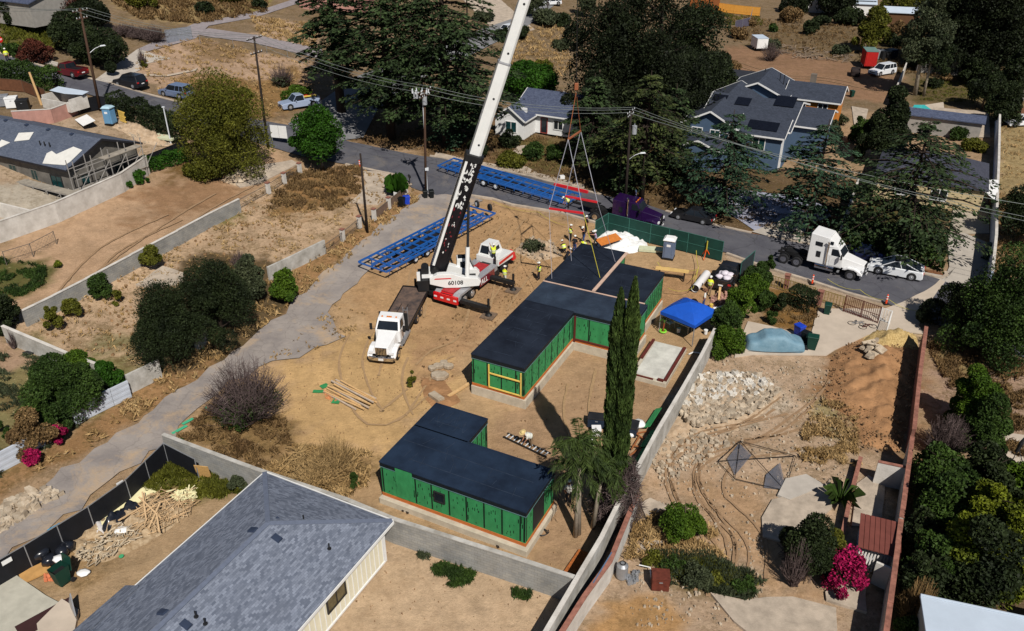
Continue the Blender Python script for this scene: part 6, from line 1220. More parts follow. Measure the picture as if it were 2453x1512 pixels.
# tractors
def tractor(label, p, hd, pm, sleeper=True, rear=True, bed=None, name='semi_truck', wb=6.3, tall_=True):
 t = thing(name, label, 'truck', p, hd); f = MB()
 # x = 0 at the front axle; the truck points along +x
 xr = -wb - 1.5; f.box(xr, -.48, .78, 1.0, -.34, 1.02); f.box(xr, .34, .78, 1.0, .48, 1.02)
 for x in (xr + .1, xr + 1.2, xr + 2.4, -2.6): f.box(x, -.34, .8, x + .12, .34, 1.0)
 f.build('frame', M_TRIM, t)
 hood = MB(); hood.add([(-1.0, -.92, 1.0), (1.05, -.78, .98), (1.05, .78, .98), (-1.0, .92, 1.0), (-1.0, -.8, 2.02), (1.0, -.55, 1.62), (1.0, .55, 1.62), (-1.0, .8, 2.02)], [(3, 2, 1, 0), (4, 5, 6, 7), (0, 1, 5, 4), (1, 2, 6, 5), (2, 3, 7, 6), (3, 0, 4, 7)])
 for s in (-1, 1):   # wings over the front wheels
  hood.prism([(-.85, .95), (-.62, 1.12), (-.35, 1.26), (.3, 1.28), (.62, 1.15), (.95, 1.0), (1.12, .72), (.66, .72), (.56, .98), (.25, 1.1), (-.3, 1.1), (-.58, .95)], s * .78, s * 1.2, 'y')
 hood.build('hood', pm, t, bev=.04)
 cx0 = -2.55; c = MB(); ch = 2.95
 c.add([(cx0, -1.05, .95), (-1.0, -1.05, .95), (-1.0, 1.05, .95), (cx0, 1.05, .95), (cx0, -1.05, 2.1), (-.98, -1.05, 2.05), (-.98, 1.05, 2.05), (cx0, 1.05, 2.1), (cx0, -.98, ch), (-1.55, -.92, ch - .05), (-1.55, .92, ch - .05), (cx0, .98, ch)],
          [(3, 2, 1, 0), (0, 1, 5, 4), (1, 2, 6, 5), (2, 3, 7, 6), (3, 0, 4, 7), (8, 9, 10, 11), (4, 5, 9, 8), (5, 6, 10, 9), (6, 7, 11, 10), (7, 4, 8, 11)]); c.build('cab', pm, t, bev=.03)
 w = MB(); w.add([(-1.0 + .03, -.9, 2.12), (-1.0 + .03, .9, 2.12), (-1.47, .8, ch - .18), (-1.47, -.8, ch - .18), (-1.1, -.9, 2.12), (-1.1, .9, 2.12), (-1.6, .8, ch - .18), (-1.6, -.8, ch - .18)], [(0, 1, 2, 3), (7, 6, 5, 4), (0, 4, 5, 1), (3, 2, 6, 7), (0, 3, 7, 4), (1, 5, 6, 2)]); w.build('windscreen', M_GLASS, t)
 for s in (-1, 1):
  q = MB(); y0, y1 = s * 1.02, s * 1.075; q.add([(-1.2, y1, 2.12), (-2.1, y1, 2.12), (-2.1, y1 - s * .06, 2.75), (-1.55, y1 - s * .06, 2.75), (-1.2, y0 - s * .06, 2.12), (-2.1, y0 - s * .06, 2.12), (-2.1, y0 - s * .1, 2.75), (-1.55, y0 - s * .1, 2.75)], [(0, 1, 2, 3), (7, 6, 5, 4), (0, 4, 5, 1), (1, 5, 6, 2), (2, 6, 7, 3), (3, 7, 4, 0)]); q.build('side_window', M_GLASS, t)
  MB().cb(-1.65, s * 1.06, 1.55, 1.1, .02, 1.0).build('door', pm, t); m = MB(); m.bar((-1.2, s * 1.0, 2.0), (-1.05, s * 1.4, 2.1), .03); m.cb(-1.05, s * 1.42, 2.3, .12, .2, .55); m.build('mirror', M_TRIM, t)
 sx = cx0
 if sleeper:
  sx = cx0 - 1.75; c = MB(); zt2 = 3.95 if tall_ else 3.0
  c.add([(sx, -1.18, .95), (cx0 - .02, -1.18, .95), (cx0 - .02, 1.18, .95), (sx, 1.18, .95), (sx, -1.12, zt2), (cx0 + .0, -1.08, zt2 - .15), (cx0, 1.08, zt2 - .15), (sx, 1.12, zt2)], [(3, 2, 1, 0), (4, 5, 6, 7), (0, 1, 5, 4), (1, 2, 6, 5), (2, 3, 7, 6), (3, 0, 4, 7)]); c.build('sleeper', pm, t, bev=.05)
  fr = MB(); fr.add([(cx0 + .01, -1.05, ch - .1), (-1.6, -.9, ch - .02), (-1.6, .9, ch - .02), (cx0 + .01, 1.05, ch - .1), (cx0 + .01, -1.05, zt2 - .18), (-2.1, -.8, zt2 - .5), (-2.1, .8, zt2 - .5), (cx0 + .01, 1.05, zt2 - .18)], [(3, 2, 1, 0), (4, 5, 6, 7), (0, 1, 5, 4), (1, 2, 6, 5), (2, 3, 7, 6), (3, 0, 4, 7)]); fr.build('roof_fairing', pm, t, bev=.03) if tall_ else None
  for s in (-1, 1):
   MB().cb(sx + 1.0, s * 1.17, 1.95, .42, .03, .6).build('sleeper_window', M_GLASS, t)
   if tall_: MB().cb(sx + .9, s * 1.135, 3.0, .7, .03, .42).build('sleeper_window', M_GLASS, t); MB().cb(-2.3, s * .97, 3.3, .4, .06, .3).build('fairing_window', M_GLASS, t)
   MB().tube([(cx0 + .1, s * 1.28, .9), (cx0 + .1, s * 1.28, 3.3), (cx0, s * 1.34, 3.5)], .09, 10).build('exhaust_stack', M_CHROME, t)
 for s in (-1, 1):
  MB().tube([(cx0 - .9, s * .95, .68), (cx0 + .9, s * .95, .68)], .3, 14).build('fuel_tank', M_CHROME if sleeper else M_GREY, t); MB().box(-1.3, s * .75, .5, -2.3 + 2.2 - 1.0, s * 1.15, .6).build('step', M_GREY, t)
 g = MB(); g.cb(1.05, 0, 1.28, .08, .95, .62); q = g.build('grille', M_CHROME, t); bars = MB()
 for i in range(7): bars.cb(1.1, -.39 + i * .13, 1.28, .03, .05, .56)
 bars.build('grille_bar', M_TRIM, q); MB().prism([(1.0, -1.18), (1.22, -.95), (1.28, 0), (1.22, .95), (1.0, 1.18), (.9, 1.18), (.9, -1.18)], .45, .8).build('bumper', M_CHROME, t, bev=.03); MB().cb(1.3, 0, .62, .02, .42, .18).build('licence_plate', M_WHITE, t)
 for s in (-1, 1): MB().cb(1.02, s * .86, 1.1, .16, .36, .2).build('headlight', M_LIGHT, t)
 mk = MB(); [mk.cb(-1.75, y, ch + .0, .12, .12, .07) for y in (-.6, -.15, 0, .15, .6)]; mk.build('marker_light', mat('amber_lens', srgb(220, 120, 20), .3), t)
 for s in (-1, 1):
  wheel(t, 0, s * 1.02, .51, .28, M_CHROME)
  for x in (-wb + .65, -wb - .68): wheel(t, x, s * .93, .51, .27, M_CHROME, dual=True)
 if rear:
  MB().prism([(-wb - .7, -.45), (-wb - .2, -.45), (-wb + .5, -.3), (-wb + .5, .3), (-wb - .2, .45), (-wb - .7, .45)], 1.05, 1.14).build('fifth_wheel', M_TRIM, t)
  fd = MB()
  for x in (-wb + .65, -wb - .68):
   for s in (-1, 1): fd.tube([(x + .62 * math.cos(a), s * .95, .51 + .62 * math.sin(a)) for a in (.5, 1., 1.57, 2.1, 2.6)], .05, 5)
  fd.build('mudguard', M_TRIM, t)
 return t
fw = G(2033, 672); hd = head(G(1885, 634), fw)
wc = fw + Vector((-math.sin(hd), math.cos(hd), 0)) * 1.12
tractor('white semi tractor with a tall sleeper cab standing on the street', (wc.x, wc.y, .03), hd, paint('truck_white', (.8, .8, .8)), True, wb=5.9)
pw = G(1572, 560) + Vector((-.3, 1.6, 0)); tractor('purple semi tractor half hidden behind the construction fence and cedar trunk', (pw.x, pw.y, .03), BD, paint('purple_paint', srgb(36, 14, 58)), True, wb=5.6, tall_=False)
# flatbed dump truck on the sand
fa = G(915, 880); hd2 = R(-99); fb = tractor('white day cab truck with an empty rusty flat bed on the sand', (fa.x + .12, fa.y + 1.5, .03), hd2, paint('truck_white'), False, rear=False, wb=6.6, name='flatbed_truck')
M_DECK = mat('rusty_deck', srgb(112, 92, 80), .9, scale=1.2, bump=.5, bscale=8, col2=srgb(62, 56, 56))
d = MB(); d.box(-10.1, -1.22, 1.12, -2.85, 1.22, 1.28); d.build('flat_bed', M_DECK, fb, bev=.02)
d = MB(); d.box(-10.1, -1.27, 1.05, -2.85, -1.2, 1.4); d.box(-10.1, 1.2, 1.05, -2.85, 1.27, 1.4); d.box(-10.17, -1.27, 1.05, -10.1, 1.27, 1.4); d.box(-6.9, .1, 1.285, -4.2, .16, 1.31); d.box(-6.9, -.5, 1.285, -4.2, -.45, 1.31); d.build('bed_rail', M_TRIM, fb)
d = MB(); d.box(-2.85, -1.25, 1.2, -2.75, 1.25, 2.75); d.build('headboard', M_TRIM, fb); d = MB()
for s in (-1.18, -.8): d.bar((-3.1, -s, 1.4), (-3.1, -s, 3.2), .05)
for k in range(4): d.bar((-3.1, .8, 1.7 + k * .4), (-3.1, 1.18, 1.7 + k * .4), .04)
d.build('ladder_rack', M_GREY, fb); MB().cb(-2.62, .2, 2.78, .3, .6, .08).build('strap_bundle', mat('yellow_paint'), fb)
# blue frame trailers
M_BLUEST = paint('blue_steel', srgb(30, 92, 168), rough=.5)
def trailer(label, a, b, wheels, side, extra=False, w=3.7, zf=.95):
 a, b = Vector(a), Vector(b); L = (b.xy - a.xy).length; hd = head(a, b); t = thing('frame_trailer', label, 'trailer', (a.x, a.y, zt(a.x, a.y)), hd, 'blue module trailers'); t.rotation_euler = (0, -math.atan2(zt(b.x, b.y) - zt(a.x, a.y), L), hd)
 m = MB(); hw = w / 2
 for y in (-hw, hw): m.box(0, y - .06, zf - .1, L, y + .06, zf + .1)
 for y in (-.55, .55): m.box(.5, y - .07, zf - .32, L - .5, y + .07, zf - .02)
 m.build('long_beam', M_BLUEST, t); c = MB(); k = 0; i = 0
 while k <= L + .01: c.box(k - .05, -hw + .061, zf - .1, k + .05, hw - .061, zf + .05); k += L / round(L / 1.25); i += 1
 for k in range(int(L / 2.5)): 
  x = k * 2.5 + .6
  for s in (-1, 1): c.bar((x, s * .6, zf - .05), (x + 1.2, s * (hw - .1), zf - .05), .06)
 for s in (-1, 1):
  for k in range(int(L / 1.25)): c.box(k * 1.25 + .3, s * (hw + .061), zf - .35, k * 1.25 + .36, s * (hw + .10), zf + .08)
 for s in (-1, 1): c.box(L * .15, s * (hw * .72) - .04, zf - .08, L * .92, s * (hw * .72) + .04, zf + .06)
 c.build('cross_member', M_BLUEST, t)
 dk = MB(); dk.box(L * .30, -.5, zf - .3, L * .62, .5, zf - .22); dk.box(L * .33, -.9, .42, L * .6, -.7, .55); dk.box(L * .33, .7, .42, L * .6, .9, .55); dk.build('axle_bogie', M_TRIM, t)
 for x in wheels:
  for s in (-1, 1): wheel(t, x, s * 1.35, .42, .26, M_INS, dual=True)
 if extra:
  for y in (-.9, .9):
   q = wheel(t, L + .25, y, .42, .25, M_INS, name='spare_wheel', z=1.3); q.rotation_euler = (0, 0, R(90 - 25))
 return t
a1 = (G(857, 648) + G(910, 684)) / 2; b1_ = (G(1130, 512) + G(1172, 532)) / 2
trailer('blue steel frame trailer standing on the lane beside the crane', a1 + Vector((.35, .5, 0)), b1_ + Vector((.2, .2, 0)), (4.6, 6.4, 8.2, 10.), 0, True)
a2 = G(1070, 414); b2 = G(1372, 508)
t2 = trailer('blue steel frame trailer on the street hitched behind the purple truck', a2 + Vector((-.2, 1.2, 0)), b2 + Vector((.2, 1.6, 0)), (5.2, 7.0, 8.8), 0, w=3.3)
d = MB(); L2 = (b2 - a2).length; d.box(L2, -.5, .75, L2 + 3.2, -.38, .95); d.box(L2, .38, .75, L2 + 3.2, .5, .95); d.box(L2 + 1.4, -.9, .9, L2 + 3.2, .9, 1.0); d.build('gooseneck', M_TRIM, t2)
# the mobile crane
CH = R(60.7); cr = thing('mobile_crane', 'white and red mobile crane on outriggers with its long boom raised', 'crane', (-5.45, 68.05, .04), CH)
M_CW = paint('crane_white', (.78, .78, .76)); M_CR = paint('crane_red', srgb(206, 24, 30)); M_CG = paint('crane_grey', srgb(150, 150, 154)); M_CD = paint('crane_dark_red', srgb(118, 34, 46))
d = MB(); d.box(-1.2, -.55, .6, 9.2, .55, 1.35); d.build('chassis', M_TRIM, cr)
d = MB(); d.box(-1.0, -.62, 1.36, 5.6, .62, 1.5); d.build('deck', mat('deck_red', srgb(164, 44, 48), .6, var=.25, scale=2), cr)
for s in (-1, 1):
 d = MB(); d.prism([(-1.1, .85), (-1.1, 1.25), (-.8, 1.42), (2.2, 1.42), (2.5, 1.55), (5.9, 1.55), (5.9, 1.0), (2.6, .95), (2.3, 1.15), (-.6, 1.15), (-.75, .85)], s * .64, s * 1.32, 'y'); d.build('mudguard', M_CG, cr, bev=.03)
 MB().box(2.6, s * 1.30, .62, 5.3, s * 1.34, 1.42).build('side_panel', M_CD, cr)
d = MB(); d.box(-1.35, -1.3, .55, -1.11, 1.3, 1.3); d.box(-1.15, -.64, 1.0, -.9, .64, 1.37); d.build('rear_bumper', M_CR, cr, bev=.02); d = MB(); [d.cb(-1.37, y, .95, .04, .3, .14) for y in (-1.05, -.35, .35, 1.05)]; d.build('tail_light', M_LIGHT, cr)
for x in (0, 1.39, 5.87, 7.6):
 for s in (-1, 1): wheel(cr, x, s * 1.08, .56, .36, M_RIM if x < 3 else M_TRIM)
# carrier cab in front
d = MB(); d.add([(6.2, -1.28, 1.2), (9.1, -1.28, 1.0), (9.1, 1.28, 1.0), (6.2, 1.28, 1.2), (6.2, -1.28, 1.95), (9.1, -1.28, 1.7), (9.1, 1.28, 1.7), (6.2, 1.28, 1.95)], [(3, 2, 1, 0), (4, 5, 6, 7), (0, 1, 5, 4), (1, 2, 6, 5), (2, 3, 7, 6), (3, 0, 4, 7)]); d.build('engine_cover', M_CW, cr, bev=.04)
d = MB(); d.add([(6.6, -.1, 1.9), (9.0, -.1, 1.7), (9.0, 1.28, 1.7), (6.6, 1.28, 1.9), (6.9, 0.0, 2.85), (8.5, 0.0, 2.8), (8.5, 1.15, 2.8), (6.9, 1.15, 2.85)], [(3, 2, 1, 0), (4, 5, 6, 7), (0, 1, 5, 4), (1, 2, 6, 5), (2, 3, 7, 6), (3, 0, 4, 7)]); q = d.build('driver_cab', M_CW, cr, bev=.03)
d = MB(); d.add([(7.0, -.09, 2.05), (8.5, -.09, 1.98), (8.3, -.01, 2.65), (7.15, -.01, 2.65), (7.0, .02, 2.05), (8.5, .02, 1.98), (8.3, .08, 2.65), (7.15, .08, 2.65)], [(0, 1, 2, 3), (7, 6, 5, 4), (0, 4, 5, 1), (1, 5, 6, 2), (2, 6, 7, 3), (3, 7, 4, 0)]); d.build('window', M_GLASS, q)
MB().add([(6.62, .1, 2.0), (6.62, 1.1, 2.0), (6.83, 1.0, 2.75), (6.83, .2, 2.75)], [(0, 1, 2, 3)]).build('rear_window', M_GLASS, q)
MB().box(6.3, -1.31, 1.35, 9.0, -1.285, 1.62).build('red_stripe', M_CR, cr); d = MB(); d.box(9.11, -1.3, .6, 9.75, 1.3, 1.35, .15, .1); d.box(9.4, -.9, 1.36, 9.7, -.6, 1.5); d.build('front_bumper', M_CR, cr, bev=.04)
d = MB(); d.tube([(6.0, -1.0, 1.4), (6.0, -1.0, 2.3)], .1, 8); d.tube([(9.2, .9, 1.6), (9.2, .9, 2.2)], .07, 8); d.build('exhaust_pipe', M_TRIM, cr)
# outriggers
def outrigger(x, s, y1, nm='outrigger'):
 d = MB(); d.box(x - .22, s * 1.33, .62, x + .22, s * y1, .98); q = d.build(nm, M_TRIM, cr, bev=.02)
 MB().tube([(x, s * (y1 - .1), 1.75), (x, s * (y1 - .1), .3)], .11, 10).build('jack', M_TRIM, q); MB().tube([(x, s * (y1 - .1), .12), (x, s * (y1 - .1), .3)], [.34, .14], 12).build('foot', M_TRIM, q)
 o = MB().cb(0, 0, 0, 1.25, 1.25, .12).build('outrigger_mat', mat('mat_timber', srgb(112, 94, 78), .9, var=.3, scale=5, bump=.4)); c, s_ = math.cos(CH), math.sin(CH); v = Vector((x, s * (y1 - .1), 0)); o.location = (cr.location.x + v.x * c - v.y * s_, cr.location.y + v.x * s_ + v.y * c, .07); o.rotation_euler = (0, 0, CH + .1); return o
tag(outrigger(-.75, -1, 4.35), 'timber mat under the rear right outrigger, nearest the flatbed', 'mat', 'outrigger mats'); tag(outrigger(4.6, -1, 3.9), 'timber mat under the front right outrigger by the modules', 'mat', 'outrigger mats')
tag(outrigger(-.75, 1, 3.8), 'timber mat under the rear left outrigger, in the crane shadow', 'mat', 'outrigger mats'); tag(outrigger(4.6, 1, 3.6), 'timber mat under the front left outrigger, behind the crane', 'mat', 'outrigger mats')
# superstructure: a sub-frame turned to the load, in world axes relative to the carrier
PV = Vector((-6.75, 69.3, 3.1)); TIP = Vector((4.9, 70.5, 38)); SA = math.atan2(TIP.y - PV.y, TIP.x - PV.x); TC = Vector((-4.75, 69.1, 0))
Mi = (Matrix.Translation(cr.location) @ Matrix.Rotation(CH, 4, 'Z')).inverted(); Ms = Mi @ Matrix.Translation(TC) @ Matrix.Rotation(SA, 4, 'Z')
def place(o, M=Ms): o.matrix_basis = M @ o.matrix_basis; return o
d = MB(); d.tube([(0, 0, 1.5), (0, 0, 1.72)], .85, 24); place(d.build('turntable', M_TRIM, cr))
hull = [(-2.9, 2.05), (-2.9, 2.6), (-2.2, 3.0), (-.9, 3.0), (.3, 2.55), (1.5, 2.45), (1.8, 2.1), (1.6, 1.66), (-.4, 1.56), (-1.5, 1.6)]
for s, nm in ((-1, 'near'), (1, 'far')): d = MB(); d.prism(hull, s * .62, s * 1.2, 'y'); place(d.build('superstructure_side', M_CW, cr, bev=.03))
d = MB(); d.box(-2.8, -.6, 1.75, 1.4, .6, 2.05); place(d.build('superstructure_floor', M_TRIM, cr)); d = MB(); d.box(-2.5, -1.225, 2.52, -.9, -1.203, 2.62, .1); place(d.build('red_stripe', M_CR, cr))
d = MB(); d.box(-4.0, -1.25, 1.35, -3.0, 1.25, 2.5); place(d.build('counterweight', M_TRIM, cr, bev=.05)); d = MB(); d.box(-4.05, -1.28, 2.5, -3.75, -.8, 3.2); d.box(-3.6, -.9, 2.55, -2.6, .9, 2.85); place(d.build('winch_frame', M_CW, cr))
for x in (-3.3, -2.4): d = MB(); d.tube([(x, -.7, 3.0), (x, .7, 3.0)], .36, 14); place(d.build('winch_drum', M_TRIM, cr))
d = MB(); d.add([(-.35, .85, 1.8), (1.5, .85, 1.75), (1.5, 1.85, 1.75), (-.35, 1.85, 1.8), (-.3, .9, 3.5), (.75, .9, 3.5), (.75, 1.8, 3.5), (-.3, 1.8, 3.5)], [(3, 2, 1, 0), (4, 5, 6, 7), (0, 1, 5, 4), (1, 2, 6, 5), (2, 3, 7, 6), (3, 0, 4, 7)]); q = place(d.build('operator_cab', M_CW, cr, bev=.06))
d = MB(); d.box(0, .84, 2.5, .75, .87, 3.2); d.add([(.98, .95, 3.2), (.98, 1.75, 3.2), (1.35, 1.75, 2.3), (1.35, .95, 2.3), (.9, .95, 3.2), (.9, 1.75, 3.2), (1.2, 1.75, 2.3), (1.2, .95, 2.3)], [(0, 1, 2, 3), (7, 6, 5, 4), (0, 4, 5, 1), (1, 5, 6, 2), (2, 6, 7, 3), (3, 7, 4, 0)]); d.box(-.2, .95, 3.5, .6, 1.75, 3.54); d.build('cab_window', M_GLASS, q)
# writing
def text(body, size, m, parent, M, name='lettering', ext=.008):
 c = bpy.data.curves.new(name, 'FONT'); c.body = body; c.size = size; c.extrude = ext; c.align_x = 'CENTER'; c.align_y = 'CENTER'; c.offset = size * .018
 tmp = bpy.data.objects.new('tmp', c); C.objects.link(tmp); dg = bpy.context.evaluated_depsgraph_get(); me = bpy.data.meshes.new_from_object(tmp.evaluated_get(dg)); bpy.data.objects.remove(tmp)
 me.materials.clear(); me.materials.append(m); o = bpy.data.objects.new(name, me); C.objects.link(o); o.parent = parent; o.matrix_basis = M; return o
FR = Matrix.Rotation(R(90), 4, 'X')
text('60108', .56, M_BLACK, cr, Ms @ Matrix.Translation((-.55, -1.213, 2.08)) @ FR)
text('ALL', .72, M_WHITE, cr, Matrix.Translation((3.4, -1.352, 1.0)) @ FR)
# boom
BDIR = (TIP - PV).normalized(); BL = (TIP - PV).length
def frac(y):
 lo, hi = 0., 1.
 for i in range(40):
  m_ = (lo + hi) / 2
  if PR(PV.lerp(TIP, m_))[1] > y: lo = m_
  else: hi = m_
 return lo
SIDE = Vector((-math.sin(SA), math.cos(SA), 0)); UPV = SIDE.cross(BDIR) * -1
Mb = Matrix((SIDE, UPV, BDIR)).transposed().to_4x4(); Mb = Mi @ Matrix.Translation(PV) @ Mb     # z runs along the boom
def bsec(name, z0, z1, w_, h_, m, bev=.04):
 d = MB(); d.prism([(-w_ / 2, -h_ * .3), (-w_ / 2, h_ / 2), (w_ / 2, h_ / 2), (w_ / 2, -h_ * .3), (w_ * .28, -h_ / 2), (-w_ * .28, -h_ / 2)], z0, z1); return place(d.build(name, m, cr, bev=bev), Mb)
f1 = frac(372) * BL; f2 = frac(152) * BL
M_BOOMD = mat('boom_black', srgb(16, 16, 20), .45, scale=1.1, col2=srgb(30, 26, 30), stretch=(2, 2, .6))
base = bsec('boom_base', -.6, f1, 1.25, 1.5, M_BOOMD); bsec('boom_collar', f1 - .5, f1 + .12, 1.38, 1.62, M_TRIM)
sec = bsec('boom_section', f1 + .12, f2, .92, 1.08, M_CW); sec2 = bsec('boom_section', f2 + .12, BL * .82, .8, .92, M_CW); bsec('boom_joint', f2 - .05, f2 + .12, .96, 1.1, M_CG); bsec('boom_section', BL * .82, BL, .62, .72, M_CW); 
d = MB(); d.box(-.72, -.9, BL - .2, .72, .7, BL + .5); place(d.build('boom_head', M_TRIM, cr, bev=.05), Mb)
for i, yy in enumerate((344, 234, 126, 8)):
 z = frac(yy) * BL; w2, h2 = (.46, .54) if z < f2 else (.4, .46)
 for s in (-1, 1): place(MB().tube([(s * (w2 - .01), .0, z), (s * (w2 + .012), .0, z)], .1, 12).build('pin_hole', M_BLACK, cr), Mb)
 place(MB().tube([(0, -h2 - .012, z), (0, -h2 + .01, z)], .1, 12).build('pin_hole', M_BLACK, cr), Mb)
# painted graphics on the base section: pale edges, a feathered white and red design
gr = MB(); r = random.Random(9)
for s in (-1, 1): gr.box(s * .628, .5, .2, s * .634, .72, f1 * .96)
gr.box(-.6, .756, .2, -.42, .76, f1 * .9); gr.box(.5, .756, .2, .6, .76, f1 * .9); gr.box(-.35, -.758, 1.2, .1, -.752, 2.6); g2 = MB()
def blot(z, u, L, w_, k):
 (gr if k else g2).add([(.632, u, z), (.632, u + w_, z + L * .3), (.632, u + w_ * .4, z + L), (.632, u - w_ * .6, z + L * .5)], [(0, 1, 2, 3)]); (gr if k else g2).add([(u, -.755, z), (u + w_, -.755, z + L * .3), (u + w_ * .4, -.755, z + L), (u - w_ * .6, -.755, z + L * .5)], [(3, 2, 1, 0)])
 (gr if k else g2).add([(-.632, u, z), (-.632, u + w_, z + L * .3), (-.632, u + w_ * .4, z + L), (-.632, u - w_ * .6, z + L * .5)], [(3, 2, 1, 0)])
for i in range(46): z = f1 * (.55 + .42 * r.random()); blot(z, r.uniform(-.3, .45), r.uniform(.15, .5), r.uniform(.04, .16), True)
for i in range(26): z = f1 * (.12 + .45 * r.random()); blot(z, r.uniform(-.3, .4), r.uniform(.15, .4), r.uniform(.04, .1), i % 3 == 0)
for k, g_ in ((0, gr), (1, g2)): place(g_.build('boom_graphic', M_CW if k == 0 else M_CD, cr, fix=False), Mb)
# telescopic lift cylinder
A_ = GZ(1119, 668, 2.35) ; B_ = PV.lerp(TIP, frac(478)) - UPV * .75
Ai, Bi = Mi @ A_, Mi @ B_; Mm = Ai.lerp(Bi, .42)
MB().tube([Ai, Mm], .2, 14).build('lift_cylinder', M_CW, cr, smooth=False); MB().tube([Mm, Bi], .12, 10).build('cylinder_rod', M_BLACK, cr)
# the hook, spreaders and slings
HK = GZ(1376.5, 238, 18.5); M_RS = paint('spreader_red', srgb(210, 30, 44)); M_SL = mat('sling_grey', srgb(150, 150, 160), .8); M_SY = mat('sling_yellow', srgb(176, 166, 60), .8)
def lift():
 zb = 9.0; e = [GZ(1315.6, 499.5, zb), GZ(1398, 511, zb), GZ(1354.5, 470, zb), GZ(1431, 484.5, zb)]; c = sum(e, Vector()) / 4
 u0 = GZ(1361, 334, 14.6); u1_ = GZ(1391, 314, 14.6); top = Vector(((u0.x + u1_.x) / 2, (u0.y + u1_.y) / 2, 18.4))
 t = thing('crane_hook_block', 'crane hook block hanging on its rope above the slings', 'crane hook', top); MB().cb(0, 0, .5, .34, .22, .6).build('block', mat('rust_orange', srgb(150, 90, 60), .6), t, bev=.04)
 MB().tube([(.12 * math.cos(a), 0, -.15 + .14 * math.sin(a)) for a in [1.57 - i * .55 for i in range(9)]], .035, 6).build('hook', M_BLACK, t); MB().tube([(0, 0, .9), (TIP.x - top.x, TIP.y - top.y, TIP.z - top.z)], .03, 5).build('hoist_rope', M_BLACK, t)
 t = thing('lifting_spreader', 'upper spreader bar with slings down to two red bars over the module', 'lifting spreader', (0, 0, 0)); t.location = c
 MB().bar(u0 - c, u1_ - c, .13).build('spreader_bar', mat('rust_orange'), t)
 MB().bar(e[0] - c, e[1] - c, .16).build('spreader_bar', M_RS, t); MB().bar(e[2] - c, e[3] - c, .16).build('spreader_bar', M_RS, t)
 for a, b in ((top, u0), (top, u1_), (u0, e[0]), (u0, e[1]), (u1_, e[2]), (u1_, e[3])): MB().bar(a - c, b - c, .05, .03).build('sling', M_SL if a != top else mat('rust_orange'), t)
 for k, (a, b) in enumerate(((e[1], GZ(1437, 665, 3.68)), (e[3], GZ(1474, 628, 3.68)), (e[2], GZ(1369, 625, 3.68)), (e[0], GZ(1322, 668, 3.68)))): MB().bar(a - c, b - c, .05 if k < 1 else .03, .03).build('strap', M_SY if k == 0 else M_SL, t)
lift()
# === PEOPLE
M_SKIN = mat('skin', srgb(176, 126, 100), .6, var=.06); M_HIVIS = mat('hi_vis_yellow', srgb(214, 228, 52), .6, var=.08, scale=6); M_JEAN = mat('blue_denim', srgb(44, 66, 116), .85, var=.15, scale=9); M_DARKC = mat('dark_cloth', srgb(34, 34, 42), .85, var=.2, scale=9)
M_LILAC = mat('lilac_shirt', srgb(168, 156, 184), .8, var=.2, scale=9); M_WHITEC = mat('white_cloth', srgb(214, 212, 206), .8, var=.08, scale=8); M_HELM = mat('white_helmet', (.78, .78, .74), .3, var=.03); M_STRAW = mat('straw_hat', srgb(214, 190, 132), .85, var=.15, scale=20)
M_BOOT = mat('boot_leather', srgb(60, 44, 32), .8); M_HAIR = mat('dark_hair', srgb(34, 26, 22), .8); M_TAN = mat('tan_trousers', srgb(120, 100, 78), .85, var=.1); M_SILVER = mat('reflective_strip', srgb(220, 222, 226), .35)
